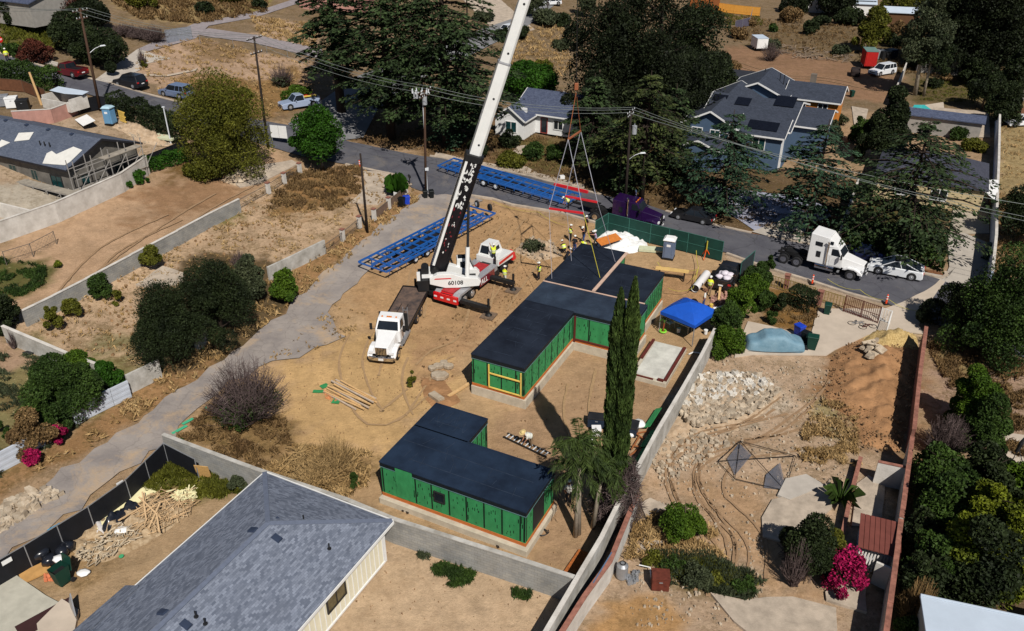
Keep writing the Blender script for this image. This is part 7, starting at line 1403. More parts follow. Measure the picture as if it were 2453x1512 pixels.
def person(label, base, face, pose='stand', top=M_HIVIS, bottom=M_DARKC, hat=M_HELM, brim=False, vest=None, z=None, h=1.86, sleeves=None, grp=None, arm=None):
 """face: heading in degrees; the figure faces its local +y"""
 p = Vector(base) if len(base) == 3 else G(*base)
 if z is not None: p.z = z
 t = thing('person', label, 'person', p, R(face - 90), grp, h / 1.74)
 hip, lean, kn = .93, 0., 0.
 if pose == 'bend': lean = R(62); hip = .88
 if pose == 'crouch': hip = .48; lean = R(35)
 if pose == 'pull': lean = R(14); hip = .88
 ch = Vector((0, math.sin(lean) * .42, hip + math.cos(lean) * .42)); nk = Vector((0, math.sin(lean) * .56, hip + math.cos(lean) * .56)); hl = min(lean, R(30)); hd_ = nk + Vector((0, math.sin(hl) * .2 + .015, math.cos(hl) * .2))
 pel = Vector((0, 0, hip)); J = [pel, pel.lerp(ch, .5), ch, nk, hd_]; RAD = [(.175, .13), (.165, .125), (.2, .135), (.06, .06), (.09, .105)]; B = [(0, 1, 't'), (1, 2, 't'), (2, 3, 't'), (3, 4, 's')]
 def add(v, r_, par, m_): J.append(Vector(v)); RAD.append(r_); B.append((par, len(J) - 1, m_)); return len(J) - 1
 sl = 'a' if sleeves else 't'; arms = arm or {'stand': ((.24, .06, -.52), (.22, .12, -.5)), 'walk': ((.22, .24, -.46), (.22, -.2, -.48)), 'pull': ((.16, .46, .02), (.14, .5, .1)), 'reach': ((.16, .42, .3), (.18, .44, .22)), 'bend': ((.14, .16, -.5), (.12, .2, -.48)), 'crouch': ((.14, .4, -.2), (.16, .38, -.26)), 'hold': ((.14, .3, -.28), (.16, .28, -.3))}[pose]
 hands = []
 for s, a in ((-1, arms[0]), (1, arms[1])):
  sh = add(ch + Vector((s * .17, 0, .06)), (.075, .075), 2, 't'); e = J[sh] + Vector((s * (a[0] - .14) * .9 + s * .03, a[1] * .42 - .04, a[2] * .5)); k = add(e, (.058, .058), sh, 't'); w_ = J[sh] + Vector((s * (a[0] - .17), a[1], a[2])); d = (w_ - e).normalized(); k2 = add(w_, (.03, .03), k, 'x'); hd2 = add(w_ + d * .07, (.042, .026), k2, 's'); hands.append((w_ + d * .08, d, s))
 st = {'walk': (.26, -.24), 'pull': (.26, -.22), 'crouch': (.12, -.1)}.get(pose, (.03, -.03))
 for s, f in ((-1, st[0]), (1, st[1])):
  hp_ = add(pel + Vector((s * .09, 0, -.06)), (.108, .112), 0, 'b')
  kx = Vector((s * .11, f * .6 + (.34 if pose == 'crouch' else .05), hip * .54 + (.06 if pose == 'crouch' else 0))); k = add(kx, (.078, .082), hp_, 'b'); an = add((s * .11, f, .10), (.058, .062), k, 'b'); add((s * .12, f + .13, .045), (.042, .035), an, 'f')
 me = bpy.data.meshes.new('body'); me.from_pydata([tuple(j) for j in J], [(a, b) for a, b, _ in B], []); o = bpy.data.objects.new('body', me); C.objects.link(o)
 sk = o.modifiers.new('skin', 'SKIN'); sk.use_smooth_shade = True
 for i, v in enumerate(me.skin_vertices[0].data): v.radius = RAD[i]; v.use_root = (i == 0)
 o.modifiers.new('sub', 'SUBSURF').levels = 1; dg = bpy.context.evaluated_depsgraph_get(); dg.update(); em = bpy.data.meshes.new_from_object(o.evaluated_get(dg)); bpy.data.objects.remove(o)
 mats = {'t': top, 'b': bottom, 's': M_SKIN, 'f': M_BOOT, 'x': sleeves or M_SKIN}; ks = list(mats); em.materials.clear()
 for k in ks: em.materials.append(mats[k])
 def nearest(c):
  best = None
  for a, b, m_ in B:
   A, Bv = J[a], J[b]; tt2 = max(0, min(1, (c - A).dot(Bv - A) / max(1e-6, (Bv - A).length_squared))); dd = (c - A.lerp(Bv, tt2)).length
   if best is None or dd < best[0]: best = (dd, m_)
  return ks.index(best[1])
 for f in em.polygons: f.material_index = nearest(f.center)
 import bmesh
 bm = bmesh.new(); bm.from_mesh(em); si = ks.index('s')
 fx = MB()
 for w_, d, s in hands:          # four fingers of unequal length and a thumb from the side of the palm
  q = d.cross(Vector((0, 0, 1))); q = q.normalized() if q.length > .1 else Vector((1, 0, 0)); n_ = d.cross(q)
  for i, L in enumerate((.065, .08, .075, .055)): b0 = w_ + q * (.027 - i * .018); fx.tube([b0, b0 + d * L * .5, b0 + d * L * .8 + n_ * L * .35], [.009, .008, .006], 4)
  b0 = w_ - d * .03 + q * .03; fx.tube([b0, b0 + q * .03 + d * .03, b0 + q * .035 + d * .06], [.01, .009, .007], 4)
 fx.tube([hd_ + Vector((0, .09, .0)), hd_ + Vector((0, .122, -.03))], [.012, .017], 5)
 for s in (-1, 1): fx.tube([hd_ + Vector((s * .08, 0, .02)), hd_ + Vector((s * .1, -.01, -.01))], [.02, .014], 5)
 vs = [bm.verts.new(v) for v in fx.v]; bm.faces.ensure_lookup_table()
 for f in fx.f:
  try: nf = bm.faces.new([vs[i] for i in f]); nf.material_index = si
  except ValueError: pass
 bm.to_mesh(em); bm.free(); body = bpy.data.objects.new('body', em); C.objects.link(body); body.parent = t
 ey = MB()
 for s in (-1, 1): ey.cb(s * .032, .098, .022, .022, .012, .012)
 q = ey.build('eyes', M_HAIR, t); q.location = hd_; MB().cb(0, .1, -.05, .045, .01, .01).build('mouth', mat('lips', srgb(120, 60, 54), .6), t).location = hd_
 hr = MB(); hr.tube([(0, -.02, -.03), (0, -.022, .04), (0, -.015, .10), (0, -.01, .125)], [.102, .108, .08, .02], 12); q = hr.build('hair', M_HAIR, t, smooth=True); q.location = hd_; q.rotation_euler = (-hl, 0, 0)
 if hat:
  m_ = MB(); m_.tube([(0, 0, .055), (0, 0, .10), (0, 0, .15), (0, 0, .175)], [.125, .125, .095, .03], 14); 
  if brim: m_.tube([(0, 0, .05), (0, 0, .07)], [.24, .235], 18)
  else: m_.prism([(-.09, .08), (-.07, .2), (.07, .2), (.09, .08)], .052, .066)
  q = m_.build('hat' if brim or hat != M_HELM else 'helmet', hat, t, smooth=False); q.location = hd_; q.rotation_euler = (-hl, 0, 0)
 if vest:
  m_ = MB(); a0, a1 = pel.lerp(ch, .12), ch + (nk - ch) * .35; m_.tube([a0, pel.lerp(ch, .55), ch, a1], [.205, .195, .22, .14], 12, cap=False); m_.v = [(v[0], (v[1] - 0) * 1, v[2]) for v in m_.v]
  q = m_.build('vest', vest, t, smooth=True, fix=True); q.scale = (1.02, .86 if lean < .5 else 1, 1)
  for f_ in (.3, .6): b0 = a0.lerp(a1, f_); d_ = (a1 - a0).normalized() * .025; s2 = MB().tube([b0 - d_, b0 + d_], [.222, .222], 12, cap=False).build('reflective_strip', M_SILVER, q)
 return t
person('firefighter in yellow turnout gear standing by the left cedar trunk', (892, 252), -100, 'stand', mat('turnout_yellow', srgb(196, 160, 50), .8), mat('turnout_yellow'), M_HELM, h=1.9)
person('worker in hi vis at the far left street edge', (20, 150), -60, 'stand', M_HIVIS, M_DARKC, vest=M_HIVIS, h=1.9)
person('worker in hi vis standing on the crane deck behind the driver cab', GZ(1183, 628, 1.5), 120, 'reach', M_HIVIS, M_DARKC, vest=M_HIVIS)
person('worker in a yellow vest beside the middle wheels of the crane', (1209, 680), 40, 'hold', M_HIVIS, M_WHITEC, vest=M_HIVIS)
person('lone helmeted worker between the crane and the module', (1291, 671), 160, 'stand', M_DARKC, M_DARKC, vest=M_HIVIS)
WG = 'workers guiding the slings'
person('worker in a striped yellow vest at the left of the sling crew', (1366, 578), 20, 'hold', M_DARKC, M_DARKC, vest=M_HIVIS, grp=WG)
person('worker in blue jeans and a white helmet in the middle of the crew', (1376, 605), 60, 'stand', M_DARKC, M_JEAN, grp=WG)
person('worker bending forward in a bright yellow vest', (1402, 605), 200, 'bend', M_HIVIS, M_DARKC, hat=None, vest=M_HIVIS, grp=WG)
person('worker in a lilac shirt and white hat beside the green fence corner', (1427, 590), 190, 'pull', M_LILAC, M_DARKC, hat=M_HELM, brim=True, grp=WG)
person('dark clothed worker behind the crew, hands on the strap', (1398, 580), 230, 'pull', M_DARKC, M_JEAN, grp=WG)
person('worker crouching in dark clothes in front of the crew', (1352, 607), 120, 'crouch', M_DARKC, M_DARKC, vest=M_HIVIS, grp=WG)
person('worker kneeling lowest of the crew near the module corner', (1356, 625), 30, 'crouch', M_DARKC, M_DARKC, grp=WG)
person('worker in a dark jacket and white helmet at the back of the crew', (1404, 556), 210, 'stand', M_DARKC, M_DARKC, grp=WG)
person('worker with a white helmet on the street beside the blue trailer', GZ(1362, 500, 1.0), 200, 'bend', M_DARKC, M_DARKC, vest=M_HIVIS, grp=WG)
person('worker in a yellow vest walking beside the large white pipe', (1698, 705), -110, 'walk', M_HIVIS, M_TAN, vest=M_HIVIS)
person('person in a blue and white shirt and plaid trousers by the canopy', (1685, 737), 160, 'stand', M_WHITEC, M_JEAN, hat=mat('brown_hat', srgb(120, 84, 62), .8), brim=True)
person('person in a pale shirt bending beside the black pickup', (1744, 684), -60, 'bend', M_WHITEC, M_DARKC, hat=None)
person('worker in a straw hat bending over the ladder', (1273, 1070), 200, 'bend', M_WHITEC, M_TAN, hat=M_STRAW, brim=True, vest=mat('striped_vest', srgb(206, 206, 190), .7))
person('worker in a white helmet half behind the palm fronds', (1418, 1092), 140, 'stand', M_WHITEC, M_DARKC)
person('worker in a white cap beside the end of the blue roofed module', (1362, 1206), 100, 'stand', M_WHITEC, M_DARKC)
# === SITE THINGS
def toilet(label, p, rz, body, roof):
 t = thing('portable_toilet', label, 'portable toilet', G(*p), rz, 'portable toilets'); MB().box(-.58, -.58, 0, .58, .58, .16).build('skid', M_TRIM, t); b = MB(); b.box(-.55, -.55, .16, .55, .55, 2.05, .02, .02)
 for i in range(5):
  for s in (-1, 1): b.box(-.44 + i * .2, s * .54, .3, -.36 + i * .2, s * .572, 1.8); b.box(s * .54, -.44 + i * .2, .3, s * .572, -.36 + i * .2, 1.8)
 b.build('cabin', body, t, bev=.02); MB().box(-.36, -.6, .22, .36, -.575, 1.95).build('door', body, t); MB().box(-.2, -.615, 1.45, .2, -.6, 1.7).build('sign', M_WHITE, t)
 r_ = MB(); r_.box(-.62, -.62, 2.05, .62, .62, 2.14); r_.box(-.58, -.58, 2.14, .58, .58, 2.34, .16, .2); r_.build('roof', roof, t, bev=.02); MB().tube([(.4, .4, 2.1), (.4, .4, 2.5)], .05, 8).build('vent', M_TRIM, t)
toilet('grey portable toilet with a white roof in front of the green fence', (1601, 617), R(-20), paint('toilet_grey', srgb(96, 112, 138), rough=.6), M_WHITE)
toilet('pale blue portable toilet beside the left lamp pole', (267, 297), R(-10), paint('toilet_blue', srgb(96, 146, 184), rough=.6), paint('toilet_roof_blue', srgb(170, 200, 214), rough=.6))
# blue pop-up canopy
def canopy():
 c = [GZ(1595, 742, 2.1), GZ(1674, 775, 2.1), GZ(1707, 742, 2.1), GZ(1628, 720, 2.1)]; m = sum(c, Vector()) / 4; o = Vector((m.x, m.y, 0)); t = thing('pop_up_canopy', 'bright blue pop up canopy near the long wall', 'canopy', o)
 hd = head(c[0], c[1]); w_ = 1.75; M_CAN = mat('blue_canopy', srgb(24, 82, 184), .6, var=.08, scale=1.5); t.rotation_euler = (0, 0, hd); mb = MB(); e = 2.05; v = [(-w_, -w_, e), (w_, -w_, e), (w_, w_, e), (-w_, w_, e)]
 mb.add(v + [(0, 0, 3.0)] + [(a * .55, b * .55, 2.66) for a, b, _ in v] + [(a, b, e - .28) for a, b, _ in v] + [(0, -w_, e + .1), (w_, 0, e + .1), (0, w_, e + .1), (-w_, 0, e + .1)],
           [(0, 13, 5), (13, 6, 5), (13, 1, 6), (1, 14, 6), (14, 7, 6), (14, 2, 7), (2, 15, 7), (15, 8, 7), (15, 3, 8), (3, 16, 8), (16, 5, 8), (16, 0, 5), (5, 6, 4), (6, 7, 4), (7, 8, 4), (8, 5, 4), (0, 9, 10, 1, 13), (1, 10, 11, 2, 14), (2, 11, 12, 3, 15), (3, 12, 9, 0, 16)])
 mb.build('canopy_cloth', M_CAN, t, fix=False)
 for a, b, _ in v: MB().box(a * .98 - .03, b * .98 - .03, 0, a * .98 + .03, b * .98 + .03, 2.0).build('leg', M_GREY, t)
 f = MB()
 for i in range(4): f.bar((v[i][0] * .98, v[i][1] * .98, 1.95), (v[(i + 1) % 4][0] * .98, v[(i + 1) % 4][1] * .98, 1.95), .04)
 f.build('frame', M_GREY, t)
 tb = thing('folding_table', 'folding table standing in the shade under the blue canopy', 'table', o + Vector((-.3, .2, .02)), hd); MB().cb(0, 0, .74, 1.6, .75, .05).build('tabletop', M_WHITE, tb)
 for a in (-.7, .7):
  for b in (-.3, .3): MB().bar((a, b, 0), (a, b, .72), .04).build('leg', M_GREY, tb)
canopy()
def chair_like(label, p, rz): 
 t = thing('folding_chair', label, 'chair', G(*p), rz); MB().cb(0, 0, .44, .5, .48, .04).build('seat', M_WHITE, t); MB().cb(0, .25, .72, .5, .04, .5).build('backrest', M_WHITE, t)
 for a in (-.22, .22):
  for b in (-.2, .22): MB().bar((a, b, 0), (a, b, .43), .03).build('leg', M_GREY, t)
chair_like('white folding chair at the edge of the canopy shade', (1604, 783), .6)
def bucket(label, p, m=M_WHITE, r=.17, h=.38, name='bucket'): t = thing(name, label, 'bucket', G(*p)); MB().tube([(0, 0, 0), (0, 0, h)], [r * .85, r], 14).build('body', m, t); MB().tube([(0, 0, h), (0, 0, h + .03)], [r * 1.06, r * 1.04], 14).build('lid', m, t); return t
bucket('white bucket on the sand below the canopy', (1625, 796)); bucket('white bucket beside the right canopy leg', (1690, 800)); bucket('yellow bucket near the debris right of the canopy', (1703, 738), mat('yellow_paint', srgb(220, 190, 90), .4))
t = thing('inflatable_palm', 'small toy palm on a lime green ring base by the canopy', 'decoration', G(1588, 795)); MB().tube([(math.cos(k * .5236) * .26, math.sin(k * .5236) * .26, .08) for k in range(13)], .09, 6).build('ring_base', mat('lime_plastic', srgb(130, 200, 60), .4), t); MB().tube([(0, 0, 0), (.05, 0, 1.2)], .06, 8).build('trunk', mat('orange_brown', srgb(150, 74, 44), .6), t)
m_ = MB()
for i in range(7): a = i * .9; m_.add([(.05, 0, 1.2), (.05 + math.cos(a - .3) * .3, math.sin(a - .3) * .3, 1.35), (.05 + math.cos(a) * .6, math.sin(a) * .6, 1.1), (.05 + math.cos(a + .3) * .3, math.sin(a + .3) * .3, 1.35)], [(0, 1, 2, 3)])
m_.build('fronds', LEAF['bright'], t, fix=False)
# heaps, sheets and lumber
def mound(name, label, pl, h, m, cat=None, rough=.12, sharp=1., stuff=True, seed=0, step=.22):
 P = [G(*p).xy for p in pl]; cx = sum((p.x for p in P)) / len(P); cy = sum((p.y for p in P)) / len(P); x0, x1, y0, y1 = min(p.x for p in P), max(p.x for p in P), min(p.y for p in P), max(p.y for p in P)
 xs = np.arange(x0, x1 + step, step); ys = np.arange(y0, y1 + step, step); X, Y = np.meshgrid(xs, ys); px = np.array([p.x for p in P]); py = np.array([p.y for p in P]); ins = poly_in(px, py, X, Y); D = np.full(X.shape, 1e9)
 for i in range(len(P)):
  a, b = P[i], P[(i + 1) % len(P)]; dx, dy = b.x - a.x, b.y - a.y; t2 = np.clip(((X - a.x) * dx + (Y - a.y) * dy) / (dx * dx + dy * dy + 1e-9), 0, 1); D = np.minimum(D, np.hypot(X - a.x - t2 * dx, Y - a.y - t2 * dy))
 D = np.where(ins, D, -D); k = np.clip(D / max(D.max(), .1), -.3, 1); r = np.random.default_rng(seed + 5)
 Z = nzt(X, Y) + h * np.sign(k) * np.abs(k) ** (.8 / sharp) * (1 + .25 * wob(X, Y, 2.2, seed)) + rough * (wob(X, Y, 1.1, seed + 1) * .6 + wob(X, Y, .5, seed + 2) * .35 + r.normal(0, .25, X.shape)) * np.clip(k * 4, 0, 1) - .03
 n0, n1 = X.shape; idx = np.arange(n0 * n1).reshape(n0, n1); F = np.stack([idx[:-1, :-1], idx[:-1, 1:], idx[1:, 1:], idx[1:, :-1]], -1).reshape(-1, 4); keep = (k.ravel()[F] > -.15).any(1); o = npmesh(name, np.stack([X - cx, Y - cy, Z], -1).reshape(-1, 3), F[keep], m, smooth=True); o.location = (cx, cy, 0)
 if stuff: o['kind'] = 'stuff'
 else: tag(o, label, cat)
 return o
M_DIRT = mat('orange_dirt', srgb(170, 128, 90), .95, scale=.8, bump=1., bscale=6, col2=srgb(136, 100, 68)); M_GRAVEL = mat('pale_gravel', srgb(204, 178, 124), .95, scale=7, bump=.8, bscale=14, col2=srgb(150, 124, 76)); M_RUB = mat('pale_rubble', srgb(190, 168, 142), .95, scale=2.2, bump=.6, bscale=5, col2=srgb(160, 136, 110))
mound('dirt_pile', '', [(1995, 860), (2030, 826), (2110, 818), (2200, 838), (2192, 960), (2150, 1080), (2070, 1060), (2040, 1000), (1980, 960)], .7, M_DIRT, rough=.1, seed=1); mound('gravel_pile', '', [(2068, 815), (2090, 795), (2150, 790), (2195, 806), (2200, 835), (2130, 842), (2085, 836)], .9, M_GRAVEL, rough=.15, seed=2)
mound('rubble_bed', '', [(1650, 930), (1680, 905), (1740, 898), (1820, 905), (1870, 940), (1840, 980), (1760, 1020), (1660, 1035), (1600, 1090), (1575, 1080), (1620, 990)], .45, M_RUB, rough=.25, seed=3); mound('dirt_pile', '', [(530, 430), (600, 402), (640, 402), (630, 425), (570, 446)], .35, M_RUB, rough=.2, seed=4); mound('dirt_pile', '', [(270, 300), (330, 296), (440, 340), (400, 350), (340, 340)], .5, M_RUB, rough=.25, seed=5)
mound('dirt_pile', '', [(1235, 600), (1270, 570), (1320, 580), (1345, 610), (1290, 625)], .35, M_RUB, rough=.2, seed=6); mound('dirt_pile', '', [(1010, 905), (1060, 915), (1100, 960), (1050, 985), (1020, 950)], .22, M_DIRT, rough=.15, seed=7)
TARP = mound('tarp_heap', 'large white plastic sheet heap beside the green fence', [(1425, 575), (1438, 556), (1490, 552), (1520, 556), (1545, 572), (1552, 592), (1520, 604), (1480, 606), (1440, 596)], .75, mat('white_plastic', (.80, .80, .79), .45, var=.03), 'plastic sheet', rough=.16, stuff=False, seed=8)
def sheetbox(name, label, cat, p, sx, sy, sz, rz, m, z=0, grp=None, rx=0, ry=0, bev=0):
 g = G(*p) if len(p) == 2 else Vector(p); o = MB().cb(0, 0, 0, sx, sy, sz).build(name, m, bev=bev); o.location = (g.x, g.y, g.z + z + sz / 2); o.rotation_euler = (rx, ry, rz); return tag(o, label, cat, grp)
sheetbox('plywood_sheet', 'orange plywood sheet lying on the white plastic heap', 'plywood', GZ(1458, 574, .85), 2.5, 1.3, .04, R(25), mat('orange_ply', srgb(196, 118, 52), .8, var=.15, scale=3), rx=.15, ry=-.1)
def stones(name, label_f, pl, n, smin, smax, m, flat=.6, seed=0, grp=None, cat='stone', stuff=True, z=0., count_things=False):
 P = [G(*p) for p in pl]; px = np.array([p.x for p in P]); py = np.array([p.y for p in P]); r = random.Random(seed); vs, fs = [], []; k = 0; x0, x1, y0, y1 = px.min(), px.max(), py.min(), py.max(); objs = []
 while k < n:
  x, y = r.uniform(x0, x1), r.uniform(y0, y1)
  if not poly_in(px, py, np.array([x]), np.array([y]))[0]: continue
  s = smin + (smax - smin) * r.random() ** 2.2; mb = MB(); nn = r.randint(4, 6); a0 = r.uniform(0, 6); out = [(math.cos(a0 + i * 6.283 / nn) * s * r.uniform(.35, .62), math.sin(a0 + i * 6.283 / nn) * s * r.uniform(.35, .62)) for i in range(nn)]; h_ = s * flat * r.uniform(.5, 1); tl = r.uniform(-.7, .7)
  base_ = [Vector((a, b, -.05)) for a, b in out]; top_ = [Vector((a * .86, b * .86, h_ + a * tl)) for a, b in out]; c = Vector((x, y, zt(x, y) + z)); mb.add([v for v in base_ + top_], [tuple(range(nn, 2 * nn))] + [(i, (i + 1) % nn, (i + 1) % nn + nn, i + nn) for i in range(nn)])
  if count_things: o = mb.build(name, m, bev=.01); o.location = c; objs.append(tag(o, label_f, cat, grp))
  else: o_ = len(vs); vs += [tuple(Vector(v) + c) for v in mb.v]; fs += [tuple(i + o_ for i in f) for f in mb.f]
  k += 1
 if not count_things:
  b = MB(); b.v = vs; b.f = fs; b.mi = [0] * len(fs); o = b.build(name, m); o['kind'] = 'stuff'; return o
 return objs
M_STONE = mat('broken_concrete', srgb(190, 176, 156), .9, island=.3, scale=2, col2=srgb(158, 140, 118), bump=.4); M_STONED = mat('earth_clods', srgb(158, 128, 96), .95, island=.3, scale=2, col2=srgb(120, 90, 60))
stones('concrete_rubble', '', [(1650, 930), (1680, 905), (1740, 898), (1820, 905), (1870, 940), (1840, 975), (1760, 1010), (1660, 1030), (1630, 1000)], 1900, .05, .6, M_STONE, .3, 1, z=.33)
stones('concrete_rubble', '', [(1655, 925), (1690, 903), (1800, 903), (1850, 935), (1800, 960), (1700, 965), (1650, 990), (1635, 975)], 130, .3, .95, mat('pale_slab_piece', srgb(206, 200, 190), .9, island=.18, scale=2, bump=.3), .2, 41, z=.42)
stones('concrete_rubble', '', [(1560, 1110), (1600, 1040), (1660, 1030), (1760, 1060), (1700, 1100), (1590, 1160)], 240, .08, .5, M_STONE, .35, 2, z=.03); stones('stone_row', '', [(-20, 1225), (60, 1180), (120, 1170), (150, 1185), (60, 1240), (-20, 1300)], 260, .2, .75, M_STONE, .4, 3, z=.02)
stones('concrete_rubble', '', [(540, 425), (600, 405), (632, 404), (625, 425), (565, 442)], 200, .15, .8, M_STONE, .5, 4, z=.2); stones('earth_clods', '', [(1995, 860), (2030, 830), (2110, 820), (2195, 838), (2190, 960), (2150, 1100), (2060, 1080), (1970, 960)], 1300, .03, .2, M_STONED, .5, 5, z=.3)
stones('gravel', '', [(1712, 860), (1980, 870), (2000, 1000), (2040, 1100), (2010, 1180), (1700, 1200), (1560, 1180), (1640, 1040)], 900, .05, .22, M_STONE, .5, 6); stones('gravel', '', [(1560, 1200), (1830, 1220), (1830, 1500), (1500, 1500)], 500, .05, .22, M_STONE, .5, 7)
stones('gravel', '', [(1120, 560), (1350, 600), (1180, 800), (1030, 960), (960, 980), (1100, 760)], 380, .04, .18, M_STONED, .5, 8); stones('gravel', '', [(950, 1280), (1380, 1410), (1330, 1510), (800, 1510)], 120, .02, .09, M_STONED, .5, 9); stones('gravel', '', [(60, 760), (722, 400), (860, 400), (640, 640), (385, 880), (150, 830)], 700, .05, .3, M_STONED, .5, 10)
stones('gravel', '', [(270, 298), (330, 296), (450, 345), (400, 352), (340, 340)], 200, .1, .5, M_STONE, .5, 11); stones('gravel', '', [(1235, 600), (1270, 570), (1320, 580), (1345, 610), (1290, 625)], 90, .1, .5, M_STONE, .5, 12, z=.2); stones('gravel', '', [(1280, 880), (1620, 930), (1480, 1200), (1330, 1380), (1190, 1180)], 160, .03, .12, M_STONED, .5, 13)
lb_ = ('flat pale slab stone at the front of the stone group near the flatbed', 'left pale stone of the group near the flatbed', 'second pale stone from the left in the group', 'topmost pale stone of the group near the flatbed', 'right pale stone of the group near the flatbed')
for i, (x, y, s_) in enumerate(((1053, 902, 1.5), (1036, 885, .8), (1050, 880, .9), (1063, 872, .8), (1076, 880, .9))):
 g = G(x, y); r = random.Random(i); n = 7; out = [(math.cos(k * .9) * s_ * .5 * r.uniform(.8, 1.1), math.sin(k * .9) * s_ * .42 * r.uniform(.8, 1.1)) for k in range(n)]; mb = MB(); mb.prism(out, -.05, .28); o = mb.build('boulder', M_STONE, bev=.06); o.location = g; tag(o, lb_[i], 'stone', 'pale stones near the flatbed')
sheetbox('concrete_block', 'broken concrete block beside the stones near the flatbed', 'concrete block', (1046, 956), 1.3, .6, .35, R(-48), M_STONE, bev=.04); sheetbox('timber_sleeper', 'weathered plank pointing from the stones to the module', 'plank', (1100, 935), 2.4, .25, .12, R(48), M_WOOD)
# lumber on the sand
pl_ = MB(); rr = random.Random(4)
t = thing('lumber_pile', 'loose stack of long pale boards on green scraps on the sand', 'lumber', G(838, 948), R(-36))
for i in range(13):
 y = -.95 + i * .15 + rr.uniform(-.03, .03); L = rr.uniform(3.6, 4.9); x = rr.uniform(-.4, .3); q = MB().box(-L / 2, -.06, 0, L / 2, .06, .09).build('board', M_WOOD if i % 4 else mat('grey_board', srgb(186, 168, 150), .85, var=.15, scale=3), t); q.location = (x, y, .03 + (i % 3) * .085); q.rotation_euler = (0, 0, rr.uniform(-.07, .07))
for i, (x, y, sx, sy) in enumerate(((762, 938, .8, .35), (777, 925, .6, .5), (808, 957, 1.1, .6))): sheetbox('green_scrap', ('green sheathing scrap at the far left of the lumber', 'green sheathing scrap touching the lumber top end', 'largest green sheathing scrap below the lumber')[i], 'scrap', (x, y), sx, sy, .03, R(40 * i), M_GREEN, .01, 'green scraps by the lumber')
stones('wood_scraps', '', [(775, 935), (800, 930), (830, 955), (800, 965), (775, 950)], 120, .05, .35, mat('orange_scrap', srgb(206, 138, 92), .9, island=.2), .2, 21)
for i, p in enumerate(((430, 1030), (450, 1010), (500, 975))): sheetbox('green_netting', ('torn green netting strip at the lane corner', 'torn green netting strip, middle piece', 'small torn green netting by the leafless bush')[i], 'netting', p, (1.2, .9, .6)[i], .25, .04, R(52), mat('teal_net', srgb(70, 170, 130), .8), .01, 'green netting scraps')
# sawhorse bench with tape
t = thing('plank_bench', 'planks laid on posts inside yellow tape behind the modules', 'plank bench', G(1608, 668), R(-16))
for i in range(3): MB().box(-1.6, -.3 + i * .24, .95, 1.6, -.1 + i * .24, 1.0).build('plank', mat('yellow_plank', srgb(214, 178, 112), .8), t)
for x in (-1.2, 1.2):
 for y in (-.2, .2): MB().bar((x, y, 0), (x, y, .95), .12).build('post', M_BARKD, t)
def tape(label, pts, h=.9, m=None):
 P = [G(x, y, h) for x, y in pts]; mb = MB(); o = P[0]
 for a, b in zip(P[:-1], P[1:]):
  for k in range(5): p, q = a.lerp(b, k / 5), a.lerp(b, (k + 1) / 5); s = lambda u: Vector((0, 0, -.35 * 4 * u * (1 - u))); mb.bar(p - o + s(k / 5), q - o + s((k + 1) / 5), .05, .012)
 ob = mb.build('caution_tape', m or M_SY); ob.location = o; return tag(ob, label, 'caution tape')
tape('yellow caution tape sagging round the plank bench', [(1575, 628), (1600, 640), (1672, 645), (1660, 690), (1600, 690)]); tape('yellow caution tape along the street below the semi truck', [(1982, 668), (2060, 694), (2130, 718), (2215, 745)], .5); tape('yellow caution tape between the green fence and the plank bench', [(1668, 600), (1674, 640), (1655, 670)], .8); tape('yellow caution tape by the street behind the sling crew', [(1180, 482), (1290, 508), (1362, 540)], .5)
t = thing('survey_tripod', 'orange yellow tripod stand at the end of the green fence', 'tripod', G(1690, 618)); [MB().bar((math.cos(a) * .6, math.sin(a) * .6, 0), (0, 0, 1.0), .07).build('leg', mat('orange_paint'), t) for a in (0, 2.1, 4.2)]; MB().tube([(0, 0, .9), (0, 0, 1.9)], .07, 8).build('mast', M_SY, t)
sheetbox('pallet_stack', 'pale thin boards stacked between the plastic heap and the toilet', 'boards', (1560, 600), 2.6, 1.0, .25, R(-10), mat('pale_green_board', srgb(196, 200, 170), .8, var=.1, scale=4))
t = thing('large_pipe', 'large white pipe lying beside the black pickup', 'pipe', G(1664, 700)); e = G(1692, 664) - G(1664, 700); mp_ = MB().tube([(0, 0, .38), (e.x, e.y, .38)], .38, 20, cap=False).build('pipe', paint('pipe_white', (.78, .76, .76), rough=.5), t); MB().tube([(.02 * e.x, .02 * e.y, .38), (.9 * e.x, .9 * e.y, .38)], .34, 16).build('inner_wall', M_TRIM, t)
stones('debris', '', [(1690, 735), (1720, 700), (1740, 690), (1742, 720), (1710, 760)], 90, .1, .6, mat('mixed_debris', srgb(170, 130, 116), .9, island=.4), .5, 31); sheetbox('board', 'long pale board leaning in the debris by the hedge', 'plank', (1722, 715), 2.2, .2, .06, R(75), M_WOOD, .4, ry=-.2)
sheetbox('fallen_panel', 'white panel lying in the debris right of the canopy', 'panel', (1722, 745), 1.0, .6, .05, R(20), M_WHITE, .2, rx=.2)
